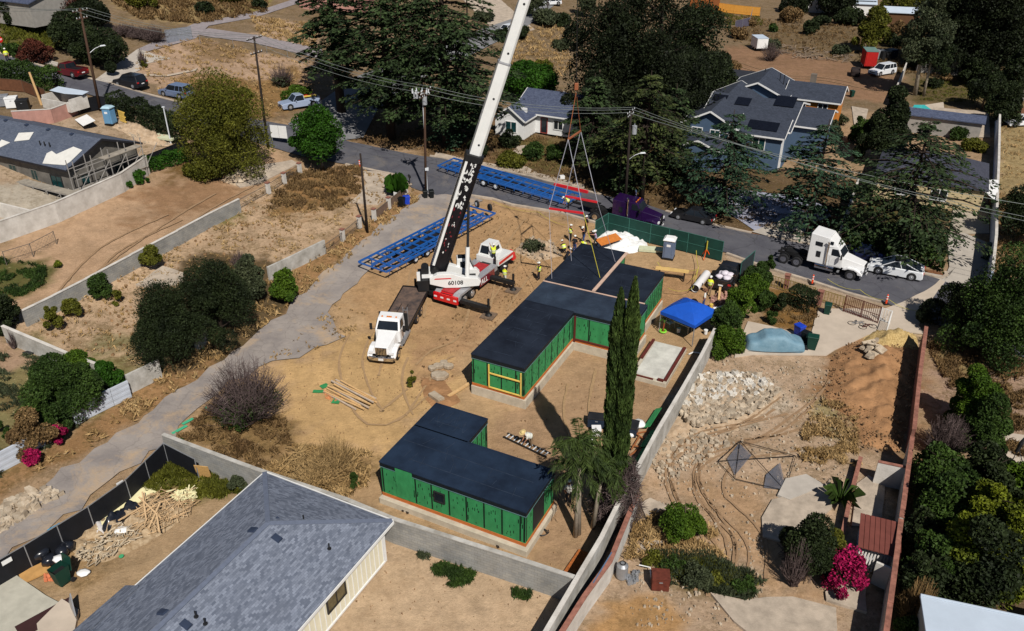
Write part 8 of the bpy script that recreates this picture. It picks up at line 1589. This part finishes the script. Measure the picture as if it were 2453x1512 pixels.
# generators, bags, ladder round the cypress
def crate(label, p, sx, sy, sz, rz, m, lidm=None, name='job_box', cat='tool box', grp=None):
 t = thing(name, label, cat, G(*p), rz, grp); MB().cb(0, 0, sz * .42, sx, sy, sz * .84).build('box', m, t, bev=.02); MB().cb(0, 0, sz * .93, sx + .04, sy + .04, sz * .14).build('lid', lidm or m, t, bev=.02); MB().cb(0, -sy / 2 - .02, sz * .7, .2, .03, .06).build('handle', M_GREY, t); return t
M_NAVY = mat('navy_plastic', srgb(30, 44, 62), .5)
crate('dark job box left of the cypress', (1429, 1018), 1.3, .8, .85, R(-10), M_NAVY, M_BLACK); crate('dark job box right of the cypress', (1512, 1036), 1.1, .9, .8, R(70), M_NAVY, M_BLACK); crate('white box on the ground in front of the left job box', (1428, 1040), .65, .6, .6, R(0), M_WHITE)
sack('white tarp bundle right of the cypress', G(1529, 1022), 1.1, .9, .5, mat('white_plastic'), name='tarp_bundle', cat='bundle'); sack('small white bag beside the right job box', G(1510, 1046), .6, .5, .35, mat('white_plastic'))
t = thing('ladder', 'aluminium ladder lying on the sand by the straw hat worker', 'ladder', G(1262, 1068), R(-37)); [MB().box(-1.9, s * .25 - .03, .03, 1.9, s * .25 + .03, .13).build('rail', M_BLACK, t) for s in (-1, 1)]
for i in range(11): MB().cb(-1.7 + i * .34, 0, .1, .07, .44, .05).build('rung', M_INS, t)
for i, (x, y, L, a, m_) in enumerate(((1563, 1010, 2.6, 62, M_GREEN), (1535, 1100, 3.6, 62, M_GREEN), (1552, 1060, 2.2, 60, M_GREEN))): sheetbox('sheathing_panel', ('green sheathing offcut leaning on the long wall, topmost', 'green sheathing offcut at the long wall, longest and lowest', 'green sheathing offcut at the long wall, middle')[i], 'panel', (x, y), L, .5, .04, R(a), m_, .35, 'green panels at the long wall', rx=-.5)
rr = random.Random(2)
for i, (dx, dy, L_, a_) in enumerate(((-6, -26, 1.5, .3), (8, -12, 1.8, 2.2), (-10, 0, 1.6, 1.1), (6, 12, 1.4, 2.8), (-12, 24, 1.7, .8))): sheetbox('board', ('brown board at the top end of the jumble by the long wall', 'longest brown board, second from the top in the jumble by the wall', 'brown board in the middle of the jumble by the wall', 'shortest brown board, second from the bottom of the jumble', 'brown board at the bottom end of the jumble by the wall')[i], 'plank', (1532 + dx, 1066 + dy), L_, .1, .06, a_, mat('brown_offcut', srgb(150, 92, 54), .85), .05 + i * .05, 'jumbled brown boards by the long wall')
sheetbox('rusty_grate', 'orange brown mesh pile at the end of the site by the white wall', 'grating', (1380, 1352), 2.2, .7, .12, R(60), mat('rust_mesh', srgb(160, 92, 44), .9, var=.3, scale=9, bump=.5))
def coil(label, p): t = thing('hose_coil', label, 'hose', G(*p)); MB().tube([(math.cos(k * .5236) * (.3 + k * .006), math.sin(k * .5236) * .3, .05 + k * .004) for k in range(26)], .03, 5).build('hose', M_BLACK, t)
coil('black cable coil beside the footing of the blue roofed module', (1298, 1278)); t = thing('white_hose', 'curved white hose by the timber edged pad', 'hose', G(1650, 850)); MB().tube([(0, 0, .05), (.4, .3, .05), (.9, .2, .05), (1.1, -.1, .05)], .06, 6).build('hose', M_WHITE, t)
for i, (x, y) in enumerate(((1038, 1232), (968, 1222), (975, 1227), (1094, 1252), (1108, 1254), (1192, 1309))): sheetbox('offcut', ('pale offcut on the strip in front of the blue roofed module', 'leftmost dark offcut on the strip by the module', 'second dark offcut on the strip by the module', 'third dark offcut on the strip by the module', 'fourth dark offcut on the strip by the module', 'rightmost dark offcut near the footing corner')[i], 'scrap', (x, y), .35, .14, .06, i, M_BARKD if i else M_GREY, .01, 'offcuts on the strip')
# bins
def bin_(label, p, rz, m, sc=1., open_=False, grp='wheelie bins'):
 t = thing('wheelie_bin', label, 'wheelie bin', G(*p), rz, grp, sc); b = MB(); b.add([(-.24, -.26, .06), (.24, -.26, .06), (.24, .26, .06), (-.24, .26, .06), (-.3, -.36, 1.0), (.3, -.36, 1.0), (.3, .36, 1.0), (-.3, .36, 1.0)], [(3, 2, 1, 0), (0, 1, 5, 4), (1, 2, 6, 5), (2, 3, 7, 6), (3, 0, 4, 7)] + ([] if open_ else [(4, 5, 6, 7)])); b.build('tub', m, t, bev=.02)
 if open_: MB().cb(0, 0, .7, .5, .6, .02).build('contents', M_TRIM, t)
 l = MB().box(-.33, -.38, 0, .33, .4, .07, .04, .04).build('lid', m, t, bev=.02); l.location = (0, 0, 1.0)
 if open_: l.location = (0, .42, .98); l.rotation_euler = (R(-100), 0, 0)
 for s in (-1, 1): q = MB().tube([(s * .3, .3, .12), (s * .36, .3, .12)], .12, 12).build('wheel', M_TYRE, t)
 MB().tube([(-.25, .42, .95), (.25, .42, .95)], .025, 6).build('handle', m, t); return t
M_BB = mat('bin_blue', srgb(28, 62, 176), .5); M_BK = mat('bin_black', srgb(18, 22, 24), .5); M_BG = mat('bin_green', srgb(18, 58, 48), .5)
bin_('blue wheelie bin lying open beside the spiky shrub', (975, 490), 1.9, M_BB); bin_('black wheelie bin in front of the blue one by the lane fence', (963, 494), 1.2, M_BK); bin_('blue wheelie bin behind the covered car', (1912, 806), .5, M_BB, 1.1); bin_('dark green wheelie bin at the nose of the covered car', (1943, 836), 1.2, M_BG, 1.25); bin_('black wheelie bin between the blue and the green one', (1928, 820), .8, M_BK)
bin_('dark green wheelie bin at the iron fence on the patio', (1980, 752), -.4, M_BG); bin_('large open dark green bin full of rubbish at the lower left', (152, 1396), R(-30), M_BG, 1.25, True); bin_('dark bin standing on the driveway at the far right', (2362, 622), .2, M_BG); bin_('green bin behind the first bin at the far right wall', (2366, 606), .2, M_BG); bin_('green bin behind the blue house beside the lane', (2040, 232), .2, M_BG); bin_('black bin at the foot of the transformer pole, left', (1019, 474), .3, M_BK, .9); bin_('black bin at the foot of the transformer pole, right', (1034, 474), .3, M_BK, .9)
# covered car
def covered():
 a, b = G(1790, 842), G(1932, 846); c = (a + b) / 2 + Vector((0, .9, 0)); t = thing('covered_car', 'car under a pale blue fitted cover on the patio', 'covered car', c, R(-4)); M_COV = mat('pale_blue_cover', srgb(120, 150, 166), .6, scale=1.2, bump=.9, bscale=2.2, col2=srgb(98, 132, 150)); L, W_ = 4.9, 2.1; n, m = 34, 16; V = []
 for i in range(n + 1):
  x = -L / 2 + L * i / n; u = (x / (L / 2)); prof = np.interp(u, [-1, -.93, -.6, -.35, .25, .55, .93, 1], [.1, .78, .95, 1.42, 1.45, 1.0, .75, .1]); wd = W_ / 2 * np.interp(abs(u), [0, .8, .95, 1], [1, .95, .8, .55])
  for j in range(m + 1): s = -1 + 2 * j / m; k = max(0, 1 - abs(s) ** 5) ** .4; z = prof * k + .06 * math.sin(x * 5 + s * 4) * (1 - k) + .02 * math.sin(x * 9 + s * 7); V.append((x, wd * np.sign(s) * min(1.08, abs(s) ** .8), max(.03, z)))
 F = [(i * (m + 1) + j, (i + 1) * (m + 1) + j, (i + 1) * (m + 1) + j + 1, i * (m + 1) + j + 1) for i in range(n) for j in range(m)]; npmesh('cover', V, F, M_COV, t, smooth=True); rp = MB(); rp.tube([(-2.3, -1.08, .2), (-1, -1.14, .14), (.5, -1.14, .16), (2.2, -1.0, .2)], .025, 5); rp.build('tie_rope', M_BLACK, t)
covered()
t = thing('bicycle', 'grey bicycle lying on the patio by the red gate', 'bicycle', G(2040, 776) + Vector((0, 0, .06)), R(-18))
for x in (0, 1.0): w_ = MB().tube([(x + math.cos(k * .3927) * .33, math.sin(k * .3927) * .33, .03) for k in range(17)], .022, 5).build('wheel', M_TYRE, t)
f = MB(); [f.bar(a, b, .035) for a, b in (((0, 0, .05), (.4, .35, .08)), ((.4, .35, .08), (.9, .3, .08)), ((.4, .0, .06), (.9, .3, .08)), ((.4, 0, .06), (.4, .35, .08)), ((0, 0, .05), (.4, 0, .06)), ((.9, .3, .08), (1.0, 0, .06)), ((.9, .3, .08), (.88, .45, .12)))]; f.build('frame', M_GREY, t); MB().cb(.36, .42, .1, .1, .22, .06).build('saddle', M_BLACK, t); MB().bar((.7, .46, .12), (1.05, .46, .12), .03).build('handlebar', M_BLACK, t)
t = thing('bicycle', 'second bicycle lying closer to the street behind the grey one', 'bicycle', G(2066, 786) + Vector((0, 0, .06)), R(10))
for x in (0, 1.0): MB().tube([(x + math.cos(k * .3927) * .33, math.sin(k * .3927) * .33, .03) for k in range(17)], .022, 5).build('wheel', M_TYRE, t)
f = MB(); [f.bar(a, b, .035) for a, b in (((0, 0, .05), (.4, .35, .08)), ((.4, .35, .08), (.9, .3, .08)), ((.4, .0, .06), (.9, .3, .08)), ((.4, 0, .06), (.4, .35, .08)), ((0, 0, .05), (.4, 0, .06)), ((.9, .3, .08), (1.0, 0, .06)))]; f.build('frame', M_DRED, t)
# rubbish heap in the lower left yard
tufts('dry_weeds', 'xx', [(420, 1040), (640, 870), (820, 820), (900, 760), (800, 730), (640, 860)], 500, 'straw', .1, .2, rag=.4); tufts('dry_weeds', 'xyz', [(1180, 480), (1440, 545), (1380, 640), (1150, 800), (1010, 960), (960, 940), (1120, 700)], 420, 'brown', .08, .14, rag=.5)
stones('gravel', '', [(640, 880), (830, 815), (1000, 640), (1180, 500), (1400, 560), (1130, 850), (930, 1090), (700, 1080)], 900, .02, .1, M_STONED, .5, 51); sticks_later = 1
mound('debris_heap', '', [(210, 1250), (260, 1210), (340, 1190), (420, 1195), (470, 1190), (450, 1230), (390, 1270), (300, 1320), (230, 1345), (180, 1335), (160, 1300)], .35, mat('mixed_rubbish', srgb(186, 164, 134), .9, scale=3, bump=.8, col2=srgb(140, 116, 86)), rough=.3, seed=11)
M_LATH = mat('splintered_wood', srgb(200, 168, 128), .85, island=.3, scale=3)
def sticks(name, pl, n, L0, L1, m, seed, z=.2, th=.035):
 P = [G(*p) for p in pl]; px = np.array([p.x for p in P]); py = np.array([p.y for p in P]); r = random.Random(seed); mb = MB(); k = 0
 while k < n:
  x, y = r.uniform(px.min(), px.max()), r.uniform(py.min(), py.max())
  if not poly_in(px, py, np.array([x]), np.array([y]))[0]: continue
  a = r.gauss(.9, .9); L = r.uniform(L0, L1) / 2; dz = r.uniform(-.25, .25) * L; c = Vector((x, y, zt(x, y) + z + r.uniform(0, .45))); d = Vector((math.cos(a) * L, math.sin(a) * L, dz)); mb.bar(c - d, c + d, th * r.uniform(.7, 2.), th); k += 1
 o = mb.build(name, m); o['kind'] = 'stuff'; return o
sticks('lumber_scraps', [(330, 1215), (370, 1190), (470, 1185), (455, 1230), (400, 1275), (330, 1290)], 230, .2, 1.3, M_LATH, 1, .1, .025); sticks('lumber_scraps', [(180, 1330), (300, 1260), (340, 1290), (250, 1350), (200, 1360)], 190, .12, .5, mat('pale_lath', srgb(190, 174, 150), .9, island=.35), 2, .1); sticks('lumber_scraps', [(410, 1190), (470, 1178), (470, 1200), (430, 1215)], 110, .2, .6, mat('cream_board', srgb(232, 224, 176), .8, var=.06), 3, .1, .05)
sticks('cut_brush', [(640, 1140), (700, 1085), (830, 1100), (860, 1150), (760, 1180)], 380, .5, 2.2, LEAF['straw'], 4, .0, .02); sticks('dead_twigs', [(1860, 1300), (1900, 1380), (1960, 1400), (1880, 1330)], 60, .4, 1.4, LEAF['twig'], 5, 0, .02); sticks('wood_debris', [(1790, 100), (1900, 110), (2040, 130), (2030, 150), (1900, 140)], 170, .8, 2.6, mat('grey_drift', srgb(128, 112, 96), .9, island=.4), 6, -.1, .1)
for i, (x, y) in enumerate(((364, 1232), (350, 1225), (375, 1250), (320, 1245), (383, 1268))): sheetbox('long_board', ('longest pale board sticking out of the heap', 'pale board crossing the heap near its top', 'pale board at the right foot of the heap', 'orange board across the middle of the heap', 'split board lying lowest on the heap')[i], 'plank', (x, y), 2.6 - i * .25, .1, .05, R(-40 - 25 * (i % 3) if i != 3 else 58), M_LATH, .55, 'boards on the rubbish heap', ry=.1)
a = G(330, 1180); sheetbox('drywall_sheet', 'long cream board sheets lying by the black fence', 'drywall', (312, 1208), 4.2, 1.1, .12, R(52), mat('cream_board', srgb(232, 224, 176), .8, var=.06), .12)
sheetbox('drywall_sheet', 'second cream sheet under the black plastic', 'drywall', (262, 1238), 2.6, 1.2, .1, R(55), mat('cream_board'), .1)
o = mound('black_plastic', 'crumpled black plastic sheet on the rubbish heap', [(240, 1275), (262, 1238), (300, 1215), (340, 1212), (345, 1224), (300, 1254), (270, 1275)], 1.1, mat('black_polythene', (.012, .014, .02), .25, var=.2, spec=.6), 'plastic sheet', rough=.3, stuff=False, seed=12, step=.14)
o = mound('insulation_bundle', 'pale grey insulation roll at the foot of the black plastic', [(210, 1262), (232, 1250), (258, 1240), (262, 1262), (240, 1285), (220, 1278)], .45, mat('pale_grey_wool', srgb(190, 186, 184), .9, bump=.5), 'insulation', rough=.12, stuff=False, seed=13, step=.14)
for i, (x, y, s_) in enumerate(((100, 1338, 1.2), (122, 1350, .9), (152, 1330, 1.0), (165, 1318, .9), (104, 1322, .8))): sack(('largest black rubbish bag by the fence, lower left', 'black rubbish bag in front of the largest one', 'black rubbish bag under the white bag', 'black rubbish bag highest along the fence', 'black rubbish bag behind the largest one')[i], G(x, y), s_, s_ * .85, s_ * .7, mat('black_polythene'), i, 'black rubbish bags', 'rubbish_bag', 'rubbish bag')
sack('white rubbish bag on the black ones', G(143, 1345, .5), .75, .6, .4, mat('white_plastic'), name='rubbish_bag', cat='rubbish bag'); sack('crumpled white plastic beside the large green bin', G(201, 1375), .8, .6, .2, mat('white_plastic'), name='plastic_bundle', cat='bundle'); sack('white plastic scrap on the heap under the black sheet', G(292, 1275, .2), .9, .7, .3, mat('white_plastic'), name='plastic_bundle', cat='bundle')
sheetbox('osb_board', 'upright chipboard leaning on the black fence', 'board', (213, 1262), .9, .05, 1.0, R(40), mat('chipboard', srgb(190, 150, 92), .9, var=.15, scale=8), 0, rx=-.3); sheetbox('osb_board', 'upright tan chipboard in the grass behind the grey roof', 'board', (491, 1150), 1.0, .05, 1.3, R(-10), mat('chipboard'), 0, rx=.15)
sheetbox('cardboard', 'torn brown cardboard at the fence foot, lower left', 'cardboard', (85, 1372), 1.6, 1.0, .1, R(40), mat('cardboard', srgb(186, 142, 86), .9, var=.15)); stones('brick_bits', '', [(108, 1378), (130, 1372), (132, 1390), (110, 1395)], 60, .08, .25, mat('terracotta', srgb(206, 122, 84), .9, island=.2), .6, 33)
sheetbox('plank', 'board edging the yard behind the grey roofed house', 'plank', (548, 1165), 2.0, .1, .12, R(-24), M_WOOD); sheetbox('doormat', 'dark brown mat on the lower left terrace', 'mat', (112, 1483), 2.9, 1.1, .02, R(45), mat('mat_brown', srgb(58, 34, 34), .95), .13)
g = G(175, 1470); t = thing('awning_panel', 'folded grey panel leaning at the terrace corner', 'panel', g, R(-50)); MB().add([(-.9, 0, 0), (.7, 0, 0), (.9, 0, .6), (-.4, .2, 1.1), (-.9, .06, .04), (.7, .06, .04), (.9, .06, .6), (-.4, .26, 1.1)], [(0, 1, 2, 3), (7, 6, 5, 4), (0, 4, 5, 1), (1, 5, 6, 2), (2, 6, 7, 3), (3, 7, 4, 0)]).build('panel', M_GREY, t)
bucket('green round lid on the bare ground of the lower left yard', (291, 1334), mat('green_plastic', srgb(70, 160, 110), .5), .14, .05, 'round_lid')
# right lot
t = thing('frame_cage', 'collapsed thin metal frame with grey mesh on the right lot', 'metal frame', (0, 0, 0)); K = {k: G(*v) for k, v in dict(a=(1719, 1108), b=(1772, 1062), c=(1905, 1096), d=(1880, 1178), e=(1760, 1150)).items()}; o_ = K['a'].copy(); t.location = o_; f = MB()
for a, b, z0, z1 in (('a', 'b', .1, .2), ('b', 'c', .2, .15), ('c', 'd', .15, .1), ('d', 'e', .1, .1), ('e', 'a', .1, .1), ('a', 'c', .12, .15), ('b', 'e', .2, .1), ('b', 'd', .2, .1)): f.bar(K[a] - o_ + Vector((0, 0, z0)), K[b] - o_ + Vector((0, 0, z1)), .035)
f.build('frame_bar', M_TRIM, t)
for pts in (((1800, 1092), (1770, 1065), (1742, 1102), (1760, 1140)), ((1835, 1140), (1868, 1112), (1882, 1176), (1830, 1170))):
 q = MB(); Q = [G(*p) - o_ + Vector((0, 0, .09)) for p in pts]
 for i in range(19): u = i / 18; q.bar(Q[0].lerp(Q[1], u), Q[3].lerp(Q[2], u), .03, .01); q.bar(Q[0].lerp(Q[3], u), Q[1].lerp(Q[2], u), .03, .01)
 q.build('mesh_sheet', mat('grey_mesh_sheet', srgb(110, 112, 122), .6), t)
t = thing('gas_tank', 'grey steel tank standing beside the second white wall', 'tank', G(1489, 1382)); MB().tube([(0, 0, 0), (0, 0, .08), (0, 0, .95), (0, 0, 1.1)], [.3, .34, .34, .2], 18).build('tank', M_GREY, t); MB().tube([(math.cos(k * .5236) * .16, math.sin(k * .5236) * .16, 1.14) for k in range(13)], .03, 5).build('collar', M_TRIM, t)
stones('machine_parts', '', [(1500, 1380), (1530, 1365), (1536, 1390), (1506, 1402)], 60, .08, .3, M_GREY, .8, 35); t = thing('white_pipe', 'thin white pipe bent round the rusty box', 'pipe', G(1530, 1362)); a, b, c = G(1530, 1362), G(1556, 1368), G(1560, 1390); MB().tube([(0, 0, .3), b - a + Vector((0, 0, .3)), c - a + Vector((0, 0, .1))], .035, 6).build('pipe', M_WHITE, t)
crate('rusty brown metal box in the weeds of the right lot', (1580, 1404), 1.0, .8, 1.0, R(-5), mat('rust_brown', srgb(96, 46, 34), .85, var=.3, scale=4), name='rusty_box', cat='box')
q = thing('blue_tarp_panel', 'blue grey mesh panel hung on the second white wall', 'panel', (0, 0, 0)); a, b = G(1456, 1368, 0), G(1412, 1442, 0); q.location = a; m_ = MB(); dlt = b - a; nn = Vector((.10, -.05, 0)); m_.add([nn + Vector((0, 0, .2)), dlt + nn + Vector((0, 0, .2)), dlt + nn + Vector((0, 0, 1.6)), nn + Vector((0, 0, 1.6)), nn * 1.6 + Vector((0, 0, .2)), dlt + nn * 1.6 + Vector((0, 0, .2)), dlt + nn * 1.6 + Vector((0, 0, 1.6)), nn * 1.6 + Vector((0, 0, 1.6))], [(0, 1, 2, 3), (7, 6, 5, 4), (3, 2, 6, 7), (0, 3, 7, 4), (1, 5, 6, 2)]); m_.build('mesh', mat('blue_grey_mesh', srgb(84, 108, 136), .7, var=.1, scale=6), q)
stones('concrete_pieces', '', [(2060, 850), (2090, 826), (2115, 840), (2100, 868), (2070, 872)], 14, .5, 1.1, M_STONE, .35, 36, z=.7)
for i, (x, y, s1, s2, a) in enumerate(((2104, 862, .9, .7, 40), (2075, 843, 1.3, .25, 20), (2088, 850, 1.1, .2, -30))): sheetbox('slab_piece', ('pale broken slab piece standing on the dirt pile', 'long pale kerb piece on the dirt pile', 'narrow grey slab piece on the dirt pile')[i], 'concrete piece', (x, y), s1, s2, .12, R(a), M_STONE, .95, 'slab pieces on the dirt pile', rx=.3)
t = thing('clothes_post', 'black folded umbrella on two thin legs on the far right path', 'umbrella', G(2408, 1135)); MB().tube([(0, 0, .0), (.25, 0, 2.2)], .03, 5).tube([(.9, -1.4, 0), (.25, 0, 2.2)], .03, 5).build('pole', M_BLACK, t); MB().tube([(.2, 0, 1.9), (.3, 0, 2.6), (.36, 0, 3.1)], [.1, .16, .04], 8).build('canopy', M_BLACK, t)
# street things
def delin(label, p, m=None, h=1.0): t = thing('traffic_delineator', label, 'traffic delineator', G(*p), 0, 'orange delineators'); MB().cb(0, 0, .04, .42, .42, .08).build('base', M_TRIM, t); MB().tube([(0, 0, .06), (0, 0, h * .95), (0, 0, h)], [.1, .075, .03], 10).build('post', mat('orange_plastic', srgb(232, 78, 36), .5), t); [MB().tube([(0, 0, h * k), (0, 0, h * k + .1)], [.094, .09], 10).build('band', M_WHITE, t) for k in (.5, .75)]
delin('orange delineator on the street below the semi truck', (1945, 680)); delin('orange delineator by the patio gate', (2122, 728)); delin('red orange delineator at the street end of the lane fence', (862, 402))
t = thing('notice_board', 'white two part notice board on posts beside the round green tree', 'sign board', G(672, 345), R(-14)); [MB().box(x, -.03, .8, x + 1.1, .03, 2.4).build('board', M_WHITE, t) for x in (-1.15, .0)]; [MB().bar((x, .06, 0), (x, .06, 2.1), .08).build('post', M_GREY, t) for x in (-1.1, 1.05)]
t = thing('stop_sign', 'red octagonal stop sign at the left edge', 'road sign', G(10, 134), 0); MB().bar((0, .05, 0), (0, .05, 2.2), .07).build('post', M_GREY, t); oc = [(math.cos(R(22.5 + 45 * k)) * .5, 2.3 + math.sin(R(22.5 + 45 * k)) * .5) for k in range(8)]; MB().prism(oc, -.02, .02, 'y').build('plate', mat('sign_red', srgb(196, 30, 30), .5), t); text('STOP', .34, M_WHITE, t, Matrix.Translation((0, -.03, 2.3)) @ FR)
t = thing('mailbox', 'black mailbox on a post at the lane entrance', 'mailbox', G(982, 444), R(20)); MB().bar((0, 0, 0), (0, 0, 1.0), .1).build('post', M_BARKD, t); MB().prism([(-.13, 1.0), (.13, 1.0), (.13, 1.2), (.07, 1.3), (-.07, 1.3), (-.13, 1.2)], -.28, .28, 'y').build('box', M_BLACK, t)
t = thing('yard_sign', 'small white sign leaning in front of the spiky shrub', 'sign', G(948, 478), R(-30)); MB().cb(0, 0, .55, .5, .03, .7).build('board', M_WHITE, t); [MB().bar((x, .02, 0), (x, .02, .3), .03).build('stake', M_GREY, t) for x in (-.15, .15)]
t = thing('pallet', 'yellow wooden pallets standing beside the blue toilet', 'pallet', G(296, 292), R(-40), None, 1.3)
for i in range(6): MB().cb(-.5 + i * .2, -.06, .55, .12, .02, 1.1).build('slat', mat('yellow_timber'), t)
for k in (.1, .55, 1.0): MB().cb(0, 0, k, 1.15, .09, .09).build('bearer', mat('yellow_timber'), t)
sheetbox('white_sheet', 'white sheet lying on the rubble beside the slate roof', 'sheet', (206, 298), 3.4, 1.6, .06, R(-50), M_WHITE, .5, rx=.25); sheetbox('board_stack', 'stack of pale boards in the rubble behind the scaffold', 'boards', (398, 336), 3.2, 1.6, .25, R(-20), mat('pale_green_board'), .3)
t = thing('leaning_post', 'yellow brown round post by the roofless outbuilding', 'post', G(100, 252)); MB().tube([(0, 0, 0), (-.4, 0, 4.2)], [.17, .13], 8).build('post', M_WOOD, t)
t = thing('roofless_outbuilding', 'pale outbuilding with a white torn roof behind the pink wall', 'outbuilding', G(104, 258), BZ, None, .8); MB().box(0, 0, 0, 6.5, .2, 1.5).box(0, .2, 0, .2, 3.5, 2.0).box(6.3, .2, 0, 6.5, 3.5, 2.0).box(.2, 3.3, 0, 6.3, 3.5, 2.2).build('wall', M_RENDER, t); MB().add([(-.3, 2.0, 2.25), (3.8, 1.6, 2.3), (6.9, 2.4, 2.3), (6.8, 3.8, 2.5), (-.3, 3.8, 2.5)], [(0, 1, 2, 3, 4)]).build('roof', M_WROOF, t)
for i, (x, y) in enumerate(((10, 252), (32, 256), (58, 262))): crate(('grey tank in the yard at the left edge', 'white crate in the yard beside the grey tank', 'dark machine in the yard behind the slate roof')[i], (x, y), 1.4, 1.2, 1.3, .3, (M_GREY, M_WHITE, M_TRIM)[i], name='yard_crate', cat='crate')
# behind the blue house
def container(label, p, rz, L, W_, H_, m, roof, name='container', cat='container', wheels=False):
 t = thing(name, label, cat, G(*p), rz); z0 = .5 if wheels else .1; b = MB(); b.box(-L / 2, -W_ / 2, z0, L / 2, W_ / 2, H_)
 k = -L / 2 + .2
 while k < L / 2 - .1: b.box(k, -W_ / 2 - .03, z0 + .15, k + .12, W_ / 2 + .03, H_ - .15); k += .35
 b.build('body', m, t); MB().box(-L / 2 - .05, -W_ / 2 - .05, H_, L / 2 + .05, W_ / 2 + .05, H_ + .1).build('roof', roof, t); MB().box(L / 2 + .01, -W_ / 2 + .15, z0 + .1, L / 2 + .05, W_ / 2 - .15, H_ - .2).build('door', m, t)
 if wheels: [wheel(t, x, s * (W_ / 2 - .1), .36, .2) for x in (-.6, .6) for s in (-1, 1)]; MB().bar((L / 2, 0, .5), (L / 2 + 1.4, 0, .5), .1).build('drawbar', M_TRIM, t)
container('red box trailer with a green grey roof under the olive brown tree', (2078, 160), R(-100), 3.8, 2.1, 3.1, mat('container_red', srgb(176, 30, 26), .6), mat('green_grey_roof', srgb(104, 130, 124), .6), 'box_trailer', 'trailer', True)
container('white box trailer on the dirt yard track', (1817, 118), R(-85), 3.6, 2.2, 2.4, M_WHITE, M_WROOF, 'box_trailer', 'trailer', True)
for i, (x, y) in enumerate(((2104, 140), (2118, 142), (2132, 138))): crate(('grey drum box left of the dark yard crate', 'middle yard crate beside the red box trailer', 'dark yard crate nearest the eucalyptus')[i], (x, y), 2., 1.6, 1.6, .2 * i, (M_GREY, M_TRIM, M_NAVY)[i], name='yard_crate', cat='crate')
sheetbox('scrap_sheet', 'dark pile of burnt scrap in the dirt yard', 'scrap', (2048, 180), 3., 1.6, 1.2, R(70), mat('burnt_scrap', srgb(44, 36, 34), .9, var=.4, scale=2, bump=.8), bev=.3)
t = thing('white_awning', 'white pitched awning at the far right driveway', 'awning', G(2340, 470), 0); c = [GZ(2314, 428, 2.6), GZ(2392, 431, 2.6), GZ(2360, 461, 2.3), GZ(2308, 452, 2.3), GZ(2389, 485, 2.0)]; o_ = t.location; MB().add([p - o_ for p in c] + [p - o_ - Vector((0, 0, .05)) for p in c], [(0, 1, 2, 3), (1, 4, 2), (5, 8, 7, 6), (6, 7, 9)]).build('cloth', M_WHITE, t, fix=False)
for k in (0, 3, 2): p = c[k] - o_; MB().bar((p.x, p.y, 0), (p.x, p.y, p.z - .06), .08).build('post', M_GREY, t)
sheetbox('spreader_beam', 'thick red beam lying at the kerb behind the slings', 'steel beam', tuple((G(1328, 444) + G(1408, 464)) / 2), (G(1328, 444) - G(1408, 464)).length, .3, .3, head(G(1328, 444), G(1408, 464)), mat('spreader_red'), .02)
sheetbox('white_cabinet', 'white utility cabinet at the green fence corner', 'cabinet', (1481, 525), .6, .5, 1.5, BZ, M_WHITE); sheetbox('basin', 'dark round planter lid on the left lawn', 'planter', (70, 846), .9, .6, .1, .6, M_BLACK); sheetbox('white_box', 'small white box on the street side lawn of the white house', 'box', (1346, 428), .6, .5, .4, .3, M_WHITE)
